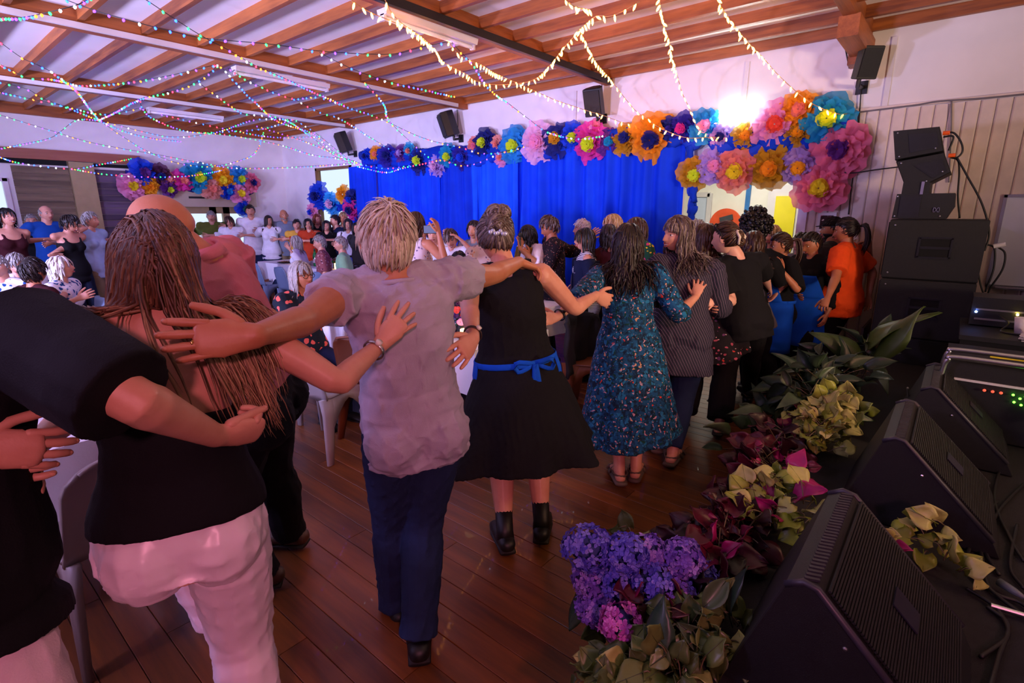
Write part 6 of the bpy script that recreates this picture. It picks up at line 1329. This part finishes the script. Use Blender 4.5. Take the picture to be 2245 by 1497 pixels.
# ================================================================== ON THE STAGE
def wedge(dx, dy, lb):
    x0, x1 = 1.32 + dx, 1.905 + dx; t = thing('monitor_wedge', ((x0 + x1) / 2, .05 + dy, SZ), lb, 'speaker', 'stage monitor wedges')
    pts = [(.33, .405), (.205, .765), (.165, .79), (.135, .785), (-.185, .465), (-.215, .405)]
    b = MB(); inn = [(y * .985 + .001, lerp(.6, z, .985)) for y, z in pts]
    R4 = [[(x0, y + dy, z) for y, z in inn], [(x0 + .012, y + dy, z) for y, z in pts], [(x1 - .012, y + dy, z) for y, z in pts], [(x1, y + dy, z) for y, z in inn]]
    b.rings(np.array(R4)); b.build('cabinet', m_blk2, t)
    a, c = vec(0, .118 + dy, .776), vec(0, -.176 + dy, .479); n_ = nrm(vec(0, -(a[2] - c[2]), a[1] - c[1])) * 1.0; n_ = vec(0, -.71, .71); k = 46; b = MB()
    for i in range(k):
        q = lerp(a, c, (i + .5) / k) + n_ * .006; h = np.linalg.norm(a - c) / k * .62
        b.box(vec((x0 + x1) / 2, q[1], q[2]), (x1 - x0 - .05, .006, h), np.array([[1, 0, 0], [0, .71, .71], [0, -.71, .71]]))
    o = b.build('grille', m_grille, t); o['kind'] = 'stuff'
    b = MB()
    for i in range(30): q = x0 + .03 + i * (x1 - x0 - .06) / 29; b.box((q, .152 + dy, .791), (.009, .034, .006), np.array([[.94, -.34, 0], [.34, .94, 0], [0, 0, 1]]))
    o = b.build('vent', plain('grey_vent_rib', '#26252b', .5), t); o['kind'] = 'stuff'
    for xx in (x0 + .006, x1 - .006):
        b = MB(); b.tube([(xx, y + dy, z) for y, z in pts[1:5]], .010, n=6); b.build('edge_guard', plain('charcoal_edge', '#2c2a34', .45), t, True)
    q = lerp(a, c, .52) + n_ * .013; b = MB(); b.box((x0 + .3, q[1], q[2]), (.09, .004, .085), np.array([[1, 0, 0], [0, .71, .71], [0, -.71, .71]])); b.build('badge', plain('grey_badge', '#232230', .35), t)
    b = MB(); b.ell(vec(x0 + .0, .06 + dy, .66), (.004, .006, .006), None, 8, 6); b.build('screw', m_steel, t)
wedge(0, 0, 'nearest black stage monitor wedge with ribbed top strip'); wedge(1.19, -.09, 'second black stage monitor wedge, between the nearest and the farthest'); wedge(2.09, -.17, 'farthest black stage monitor wedge, before the mixer rack')
XS = 5.6
b = MB(); b.box((5.92, .14, .51), (.7, .72, .215)); b.box((5.92, .14, .615), (.66, .68, .01)); tag(b.build('plinth', m_blk2), 'low black plinth under the two subwoofers', 'box')
for i, z in enumerate((.622, 1.124)):
    t = thing('subwoofer', (5.92, .15, z), ['lower black subwoofer of the stack, on the plinth', 'upper black subwoofer of the stack, carrying the small boxes'][i], 'speaker', 'black subwoofers'); c = vec(5.92, .155, z + .249); m_ = plain('black_textured_paint', '#131416', .65, 0, .2, 60, .5, 350)
    b = MB()
    for s, k in ((-.249, .97), (-.235, 1), (.235, 1), (.249, .97)): pass
    b.rings(np.array([[c + vec(sx * .32 * k, sy * .32 * k, s) for sx, sy in ((-1, -1), (1, -1), (1, 1), (-1, 1))] for s, k in ((-.249, .975), (-.238, 1), (.238, 1), (.249, .975))])); b.build('cabinet', m_, t)
    q = c + vec(-.322, -.01, .02); b = MB()
    for dy, dz, sy, sz in ((0, .08, .22, .015), (0, -.08, .22, .015), (.105, 0, .015, .16), (-.105, 0, .015, .16), (0, .0, .2, .02)): b.box(q + vec(-.002, dy, dz), (.01, sy, sz))
    b.build('handle_frame', m_blk, t); b = MB(); b.box(q + vec(.001, 0, 0), (.004, .2, .15)); b.build('handle_recess', m_dark, t)
    b = MB(); b.box(c + vec(0, .324, 0), (.6, .01, .45)); b.build('grille', m_grille, t)
    for dz in (-.2, .2): b = MB(); b.ell(c + vec(-.322, .28, dz), (.004, .008, .008), None, 8, 6); b.build('screw', m_steel, t)
t = thing('top_speaker', (5.85, .28, 1.626), 'small black speaker box lying on the upper subwoofer', 'speaker'); c = vec(5.85, .27, 1.728)
b = MB(); b.prism([c + vec(-.25, .20, -.10), c + vec(-.25, -.16, -.10), c + vec(-.25, -.20, .0), c + vec(-.25, -.19, .10), c + vec(-.25, .19, .10)], (.5, 0, 0)); b.build('cabinet', m_blk2, t)
b = MB(); b.box(c + vec(-.252, .09, .0), (.01, .14, .17)); b.build('side_plate', m_blk, t); b = MB()
for dy, dz in ((.18, .08), (.18, -.08), (-.12, -.08)): b.ell(c + vec(-.256, dy, dz), (.004, .007, .007), None, 8, 6)
b.build('screws', m_steel, t); b = MB(); b.tube([c + vec(-.258, -.09 - .02 * math.cos(a), .02 * math.sin(2 * a) - .03) for a in np.linspace(0, 6.28, 13)], .003, n=5); b.build('badge', m_steel, t)
t = thing('speaker_mount', (5.8, .33, 1.83), 'short black mount tilting the pair of array boxes', 'mount'); b = MB(); b.prism([PX(x, y, XS) for x, y in ((1976, 425), (2037, 424), (2040, 400), (1981, 398))], (.4, 0, 0)); b.build('plate', m_blk2, t); b = MB(); b.box(PX(2022, 412, XS - .005), (.008, .02, .1)); b.build('bracket', m_steel, t)
for i, poly in enumerate(([(1958, 287), (2060, 277), (2069, 331), (1962, 351)], [(1964, 354), (2070, 334), (2085, 377), (2033, 403), (1981, 401)])):
    t = thing('array_box', PX(*poly[0], XS), ['upper tilted array speaker box on the stack', 'lower tilted array speaker box on the stack'][i], 'speaker', 'tilted array boxes'); P = np.array([PX(x, y, XS) for x, y in poly]); c = P.mean(0)
    b = MB(); b.rings(np.array([c + (P - c) * .96 + vec(0, 0, 0), P + vec(.012, 0, 0), P + vec(.43, 0, 0), c + (P - c) * .96 + vec(.445, 0, 0)])); b.build('cabinet', m_blk2, t)
    b = MB(); Q = lerp(c, P, .6); b.prism(Q[:4] + vec(-.004, -.04, 0), (.004, 0, 0)); b.build('side_plate', m_blk, t); b = MB()
    for q in (lerp(c, P[0], .8), lerp(c, P[2], .7), lerp(c, P[3], .8)): b.ell(q + vec(-.003, 0, 0), (.004, .007, .007), None, 8, 6)
    b.build('screws', m_steel, t)
m_or = plain('orange_connector', '#f2601c', .4)
for (x, y), lb in (((2067, 292), 'upper orange cable connector on the array boxes'), ((2079, 341), 'lower orange cable connector on the array boxes')):
    b = MB(); q = PX(x, y, XS + .1); b.tube([q, q - vec(0, .045, 0)], .016, n=10); tag(b.build('cable_connector', m_or), lb, 'connector')
cb = lambda pts, lb, xs=XS + .1, r=.007: cable([PX(x, y, xs) for x, y in pts], r, lb)
cb([(2072, 290), (2092, 292), (2107, 312), (2110, 332), (2098, 345), (2082, 342)], 'black cable arching from the upper orange connector'); cb([(2068, 300), (2090, 300), (2080, 330)], 'thin black strap hanging on the array boxes'); cb([(2084, 345), (2100, 352), (2103, 380), (2100, 430), (2104, 478)], 'black cable falling straight behind the upper subwoofer', XS + .5)
cb([(2098, 345), (2120, 385), (2150, 440), (2166, 490), (2168, 520), (2158, 550)], 'black cable curving down past the whiteboard'); cb([(2160, 535), (2180, 545), (2178, 590), (2160, 640)], 'black cable loop beside the upper subwoofer', XS + .2); cb([(2185, 540), (2203, 555), (2198, 590), (2172, 630), (2165, 645)], 'second black cable loop beside the upper subwoofer', XS + .3); cb([(2145, 600), (2150, 625), (2158, 650)], 'short black cable below the cable loops', XS + .2)
b = MB(); q = PX(2178, 540, XS + .2); b.tube([q, q - vec(0, .07, -.02)], .018, n=10); tag(b.build('cable_connector', m_trim), 'pale cable connector beside the upper subwoofer', 'connector')
# gear table behind the wedges, rack case with bars, papers
t = thing('gear_table', (5.0, -.9, SZ), 'black covered table of sound gear below the whiteboard', 'table'); b = MB(); b.box((5.0, -.95, .86), (.8, 1.7, .03)); b.build('tabletop', m_blk2, t)
for sx in (4.65, 5.35):
    for sy in (-.2, -1.7): b = MB(); b.tube([(sx, sy, .85), (sx, sy, SZ)], .018, n=8); b.build('leg', m_blk, t, True)
b = MB(); b.box((4.62, -.95, .63), (.01, 1.68, .44)); b.build('skirt', m_dark, t)
t = thing('amplifier', (5.15, -.8, .876), 'wide black amplifier unit at the back of the gear table', 'amplifier'); b = MB(); b.box((5.2, -.62, .985), (.3, .95, .20)); b.build('case', m_blk, t); b = MB(); b.box((5.045, -.62, 1.0), (.01, .9, .012)); b.box((5.045, -.62, .93), (.01, .9, .012)); b.build('trim_bar', m_steel, t)
for i, (px_, py_, cn, cl) in enumerate([(2140, 683, 'led_blue', (.15, .3, 1)), (2231, 690, 'led_yellow', (1, .75, .1))]): b = MB(); b.ell(PX(px_, py_, 5.02), .008, None, 8, 6); b.build('indicator', emit(cn, cl, 30), t, True)
t = thing('cup', (4.9, -.42, .876), 'white paper cup among the cables on the gear table', 'cup'); b = MB(); b.lathe((4.9, -.42, .876), [(.001, 0), (.035, 0), (.05, .11), (.047, .11), (.033, .005), (.001, .005)], 18); b.build('cup', m_trim, t, True)
for i in range(5):
    y = -.30 - .16 * i; cable([(5.03, y, .97), (4.95, y - .05, .93), (4.86, y - .02 + .05 * (i % 2), .885), (4.8, y - .14, .884)], .006, 'black patch cable, number %s from the stack end of the gear table' % ['one', 'two', 'three', 'four', 'five'][i], name='patch_cable')
t = thing('papers', (4.72, -.6, .876), 'stack of white papers on the front of the gear table', 'papers'); c = PZ(2200, 745, .9)
for i in range(7): b = MB(); b.box(vec(4.74, -.52, .879 + .006 * i), (.21, .30, .005), rotz(.12 * math.sin(i * 2.3) + 1.5)); b.build('sheet', m_trim, t)
t = thing('rack_case', (4.05, -.5, SZ), 'black rack case with chrome round bars and green lights on its panel', 'mixer'); b = MB(); b.box((4.15, -.60, .63), (.5, 1.1, .44)); b.build('case', m_blk2, t)
for k, xx in enumerate((3.80, 4.02)):
    pth = [(xx, -.03 + .0, .60), (xx, -.04, .80), (xx, -.055, .865), (xx, -.10, .885), (xx, -.5, .885), (xx, -1.15, .885)]; b = MB(); b.tube(cat_curve(pth, 40), .014, n=10); b.build('bar', m_steel, t, True)
for k, (y0, y1, cl) in enumerate(((-.24, -.40, 'yellow'), (-.60, -.85, 'yellow'), (-.40, -.55, 'slate'))):
    b = MB(); b.box((4.03 if cl == 'yellow' else 3.95, (y0 + y1) / 2, .872), (.03 if cl == 'yellow' else .05, y1 - y0, .012)); b.build('tape_strip', plain('yellow_tape', '#e8d020', .6) if cl == 'yellow' else plain('slate_strip', '#6a6e8a', .5), t)
b = MB(); b.box((3.895, -.6, .74), (.01, 1.0, .012)); b.box((3.893, -.75, .80), (.01, .09, .03)); b.build('panel_line', m_trim, t)
for i, (dy, dz) in enumerate(((-.36, .70), (-.39, .685), (-.37, .66), (-.41, .70), (-.40, .65), (-.43, .635))): b = MB(); b.ell((3.885, dy, dz), .0065, None, 8, 6); b.build('indicator', emit('led_green', (.12, 1, .04), 7), t, True)
for i in range(3): b = MB(); b.ell((3.885, -.24 - .035 * i, .70), .008, None, 8, 6); b.build('indicator', emit('led_dim_red', (.9, .1, .05), 1.2), t, True)
for i in range(4): cable([(3.88, -.47 - .05 * i, .69), (3.82, -.50 - .03 * i, .62), (3.80, -.56, .55), (3.84, -.6, .45)], .008, 'white lead %s plugged into the rack case' % ['nearest the green lights', 'next to the one nearest the green lights', 'third from the green lights', 'farthest from the green lights'][i], mt=m_trim, name='plug_lead')
b = MB(); q = PZ(1905, 738, .42); b.box((0, 0, .04), (.2, .3, .08), rotz(.3)); tag(b.build('white_box', m_trim, None, False, (6.25, .36, SZ + .004)), 'small white box on the stage floor beyond the plinth', 'box')
for i, pts in enumerate([[(2200, 1000), (2180, 1090), (2215, 1180), (2245, 1230)], [(2120, 1290), (2180, 1330), (2210, 1390), (2150, 1440)], [(2150, 1210), (2170, 1290), (2235, 1320), (2260, 1340)], [(2245, 1060), (2190, 1120), (2160, 1200), (2190, 1260)], [(2165, 1330), (2210, 1370), (2190, 1440), (2170, 1510)], [(2230, 1150), (2215, 1240), (2245, 1290)], [(2185, 1100), (2140, 1170), (2120, 1240), (2180, 1300), (2245, 1350)]]):
    cable([PZ(x, y, SZ + .012) for x, y in pts], .007, 'black cable on the stage carpet %s' % ['by the second wedge corner', 'curling beside the nearest wedge', 'running off under the silver rod', 'coiled by the microphone plug', 'at the bottom right corner', 'short one at the right edge', 'longest, between the two wedges'][i], name='stage_cable')
a, c = PZ(2172, 1327, SZ + .02), PZ(2250, 1350, SZ + .02); b = MB(); b.tube([a, c + (c - a)], .009, n=10); tag(b.build('stand_leg', m_steel), 'thin silver stand rod lying on the stage by the nearest wedge', 'rod')
a = PZ(2190, 1275, SZ + .03); c = PZ(2245, 1310, SZ + .03); t = thing('cable_plug', a, 'dark cable plug on the stage near the silver rod', 'plug'); b = MB(); b.tube([a, lerp(a, c, .6), c], [.014, .013, .007], n=10); b.build('plug', plain('grey_plug', '#5a6468', .4), t, True)
cable([PZ(1990, 850, SZ + .3), PZ(1992, 870, SZ + .2), PZ(1993, 884, SZ + .1), PZ(1990, 890, SZ)], .006, 'thin pale cut stem standing by the second wedge', mt=plain('dry_stem', '#8a8a70', .6), name='stem', cat='stem')

# ================================================================== FOLIAGE ALONG THE STAGE EDGE
def leaf_mesh(name, mat, L, W, cup, wav, heart, seed):
    rg = np.random.default_rng(seed); G = []; ph = rg.uniform(0, 6, 2)
    for s in np.linspace(0, 1, 8):
        w_ = W * (math.sin(math.pi * min(1, (s * .94 + .06)) ** (.62 if heart else .9))) * (1 if s < .98 else .15)
        G.append([(x * w_, s * L - (heart * .18 * L * x * x * (1 - s) ** 3), cup * w_ * x * x - wav * L * s * s + .16 * W * math.sin(s * 9 + x * 2 + ph[0]) * abs(x) ** 1.5 + .02 * W * math.sin(x * 7 + ph[1])) for x in np.linspace(-1, 1, 7)])
    b = MB(); b.grid(G, 0, rg.uniform(.15, .9), .0012); b.tube([(0, -.3 * L, .02 * L), (0, 0, .001), (0, L * .9, -wav * L * .81 + .003)], [.0018, .0022, .0006], n=4, r=.05); return b.mesh(name, mat, smooth=True)
LM = {}
def leafset(key, stops, L, W, cup, wav, heart):
    mt = attr_mat('leaf_' + key, stops, .38, .25, .2, .5, 1.0, 40, .25); LM[key] = [leaf_mesh('leaf', mt, L * k, W * k, cup * q, wav * q2, heart, i) for i, (k, q, q2) in enumerate([(1, 1, 1), (.8, -.6, 1.4), (1.15, 1.4, .6), (.9, .4, 2), (.7, 1.8, .3), (1.05, -1, .9)])]
leafset('olive', [(0, '#3a4420'), (.5, '#5c6a30'), (1, '#7c8444')], .074, .038, .16, .18, 1)
leafset('lime', [(0, '#66741f'), (.5, '#929c34'), (1, '#d0c884')], .070, .042, .22, .2, 1)
leafset('burgundy', [(0, '#1a060d'), (.6, '#3c0d1a'), (.88, '#661230'), (1, '#a0184e')], .086, .044, .24, .25, 1)
leafset('magenta', [(0, '#6a0e3a'), (1, '#b41c70')], .10, .046, .3, .25, 1)
leafset('dark', [(0, '#16281c'), (.5, '#2a4430'), (1, '#566a48')], .17, .045, .5, .55, 0)
leafset('banana', [(0, '#26381a'), (1, '#4e6426')], .46, .10, .5, .35, 0)
def bunch(name, label, cat, spots, seed, parts):
    """spots = points the stems start from; parts = (leaf set, count, reach, upward pull)"""
    rg = np.random.default_rng(seed); c0 = np.mean(spots, 0); t = thing(name, c0, label, cat); b = MB()
    for key, n, reach, upw in parts:
        for i in range(n):
            s = spots[rg.integers(len(spots))] + rg.normal(0, .03, 3); d = nrm(rg.normal(size=3) * vec(1, 1, .6) + vec(-.25, .35, upw)); p = s + d * rg.uniform(.02, reach); p[2] = max(p[2], .03 if p[1] > SY + .02 else SZ + .03)
            b.tube(cat_curve([s, lerp(s, p, .6) + vec(0, 0, .01), p], 5), .0022, n=4)
            o = bpy.data.objects.new('leaf', LM[key][rg.integers(6)]); COL.objects.link(o); o.parent = t
            yax = nrm(d + rg.normal(0, .45, 3)); zax = nrm(vec(-.5, .15, .8) + rg.normal(0, .38, 3)); xax = nrm(np.cross(yax, zax)); zax = np.cross(xax, yax); q = p - c0
            o.matrix_local = Matrix([[xax[0], yax[0], zax[0], q[0]], [xax[1], yax[1], zax[1], q[1]], [xax[2], yax[2], zax[2], q[2]], [0, 0, 0, 1]])
    o = b.build('stems', plain('leaf_stem', '#6a5a40', .6), t, True); o['kind'] = 'stuff'; return t
def edge_pts(x0, x1, n, y=SY + .03, z=SZ + .02): return [vec(x, y, z) for x in np.linspace(x0, x1, n)]
bunch('olive_foliage', 'bunch of olive green round leaves at the near end of the stage edge', 'foliage', [PZ(x, y, z) for x, y, z in ((1350, 1510, .33), (1440, 1490, .40), (1520, 1395, .45), (1580, 1365, .45), (1620, 1430, .43), (1500, 1470, .42), (1325, 1500, .31))], 1, (('olive', 130, .085, .45), ('lime', 8, .08, .4), ('dark', 8, .08, .1)))
bunch('burgundy_foliage', 'bunch of burgundy leaves against the nearest monitor wedge', 'foliage', edge_pts(1.50, 2.15, 8, SY - .06, SZ + .05) + edge_pts(1.45, 2.0, 4, SY + .05, SZ - .02), 2, (('burgundy', 190, .13, .45), ('magenta', 16, .14, .7)))
bunch('lime_foliage', 'yellow green leaves behind the top of the nearest wedge', 'foliage', edge_pts(2.05, 2.35, 4, SY - .12, SZ + .12) + [vec(2.12, .28, .55), vec(2.2, .1, .5)], 3, (('lime', 70, .11, .35), ('magenta', 8, .12, .5)))
bunch('dark_red_foliage', 'dark red leaves hanging over the stage edge by the second wedge', 'foliage', edge_pts(2.55, 3.25, 8, SY + .0, SZ + .05) + edge_pts(2.6, 3.2, 4, SY + .14, .18), 4, (('burgundy', 130, .16, .5), ('magenta', 10, .16, .7)))
bunch('mixed_foliage', 'yellow green scalloped leaves beside the second wedge', 'foliage', edge_pts(2.95, 3.55, 8, SY - .16, SZ + .16), 5, (('lime', 110, .13, .4), ('olive', 50, .14, .4)))
bunch('strap_leaf_foliage', 'dark long leaves piled at the far part of the stage edge', 'foliage', edge_pts(3.5, 4.3, 8, SY - .02, SZ + .12) + edge_pts(3.3, 4.1, 4, SY + .15, .25), 6, (('dark', 130, .24, .7), ('olive', 30, .2, .5)))
bunch('small_lime_foliage', 'few yellow green leaves between the nearest two wedges', 'foliage', [PZ(2060, 1190, SZ + .10), PZ(2105, 1235, SZ + .08), PZ(2030, 1160, SZ + .12)], 7, (('lime', 16, .07, .6),))
bunch('banana_leaf_foliage', 'large green banana leaves leaning before the subwoofer plinth', 'foliage', edge_pts(4.3, 4.7, 4, SY - .2, SZ + .2), 8, (('banana', 9, .25, .9), ('dark', 14, .25, .8)))
# hydrangea heads
def floret(mb, c, n, s, rg, m):
    n = nrm(n + rg.normal(0, .25, 3)); u = nrm(np.cross(n, (.31, .5, .8))); v = np.cross(n, u); a0 = rg.uniform(0, 6); r_ = float(rg.uniform(.05, .95))
    for k in range(4):
        a = a0 + k * math.pi / 2; e = u * math.cos(a) + v * math.sin(a); f = np.cross(n, e)
        mb.add([c, c + e * s * .55 + f * s * .42 + n * s * .12, c + e * s * 1.02 + f * s * .16 + n * s * rg.uniform(.0, .25), c + e * s * 1.02 - f * s * .16 + n * s * rg.uniform(.0, .25), c + e * s * .55 - f * s * .42 + n * s * .12], [(0, 1, 2), (0, 2, 3), (0, 3, 4)], m, r_)
HB = attr_mat('hydrangea_blue', [(0, '#4a40b8'), (.5, '#6c66e4'), (1, '#a8a0f8')], .6, .3, 0, .3, 1, 60, .2); HV = attr_mat('hydrangea_violet', [(0, '#6440ac'), (.5, '#8a66dc'), (1, '#c09af0')], .6, .3, 0, .3, 1, 60, .2); HP = attr_mat('hydrangea_pink', [(0, '#a03a98'), (.5, '#d060c0'), (1, '#f098e0')], .6, .3, 0, .3, 1, 60, .2)
for i, (x, y, r, mt, w_) in enumerate([(1288, 1200, .078, HB, 'blue, the one nearest the floor boards'), (1305, 1268, .070, HV, 'violet, below the leftmost blue one'), (1372, 1212, .062, HB, 'blue, top middle of the pile'), (1352, 1262, .066, HB, 'pale blue, in the middle of the pile'), (1418, 1212, .062, HV, 'violet, top of the pile'), (1430, 1278, .070, HB, 'blue, low in the middle'), (1496, 1222, .064, HV, 'pinkish violet, upper right'), (1530, 1268, .066, HB, 'blue, rightmost of the pile'), (1480, 1300, .066, HV, 'violet, lower right'), (1310, 1330, .064, HV, 'deep violet, lower left'), (1372, 1318, .062, HB, 'deep blue, above the pink one'), (1363, 1366, .060, HP, 'bright pink, lowest of the pile')]):
    r *= 1.15; p = D(x, y, (1.78 if y < 1340 else 1.66) + .04 * math.sin(i * 2.1)); rg = np.random.default_rng(900 + i); t = thing('hydrangea', p, 'hydrangea head, ' + w_, 'flower', 'hydrangea heads by the stage edge'); b = MB()
    for k in range(180):
        d = nrm(rg.normal(size=3)); 
        if d @ FW > .75: continue
        floret(b, p + d * r * rg.uniform(.82, 1.0) * vec(1, 1, .85), d, .0175, rg, 0)
    o = b.build('florets', mt, t, False); o['kind'] = 'stuff'
    b = MB(); b.ell(p, r * .64 * vec(1, 1, .85), None, 10, 7); b.build('flower_core', plain('hydrangea_core', '#33407a', .8), t, True)
    b = MB(); b.tube(cat_curve([p, p + vec(.02, -.03, -.5 * r), vec(p[0] + .05, SY + .07, max(.02, p[2] - .2))], 8), .004, n=6); b.build('stem', plain('leaf_stem', '#6a5a40', .6), t, True)
bunch('hydrangea_leaf_foliage', 'dark leaves between and under the hydrangea heads', 'foliage', [D(1330, 1230, 1.93), D(1440, 1250, 1.93), D(1500, 1290, 1.9), D(1350, 1350, 1.9), D(1370, 1180, 1.95)], 9, (('dark', 4, .08, .1), ('olive', 22, .08, .1)))
run_jobs()
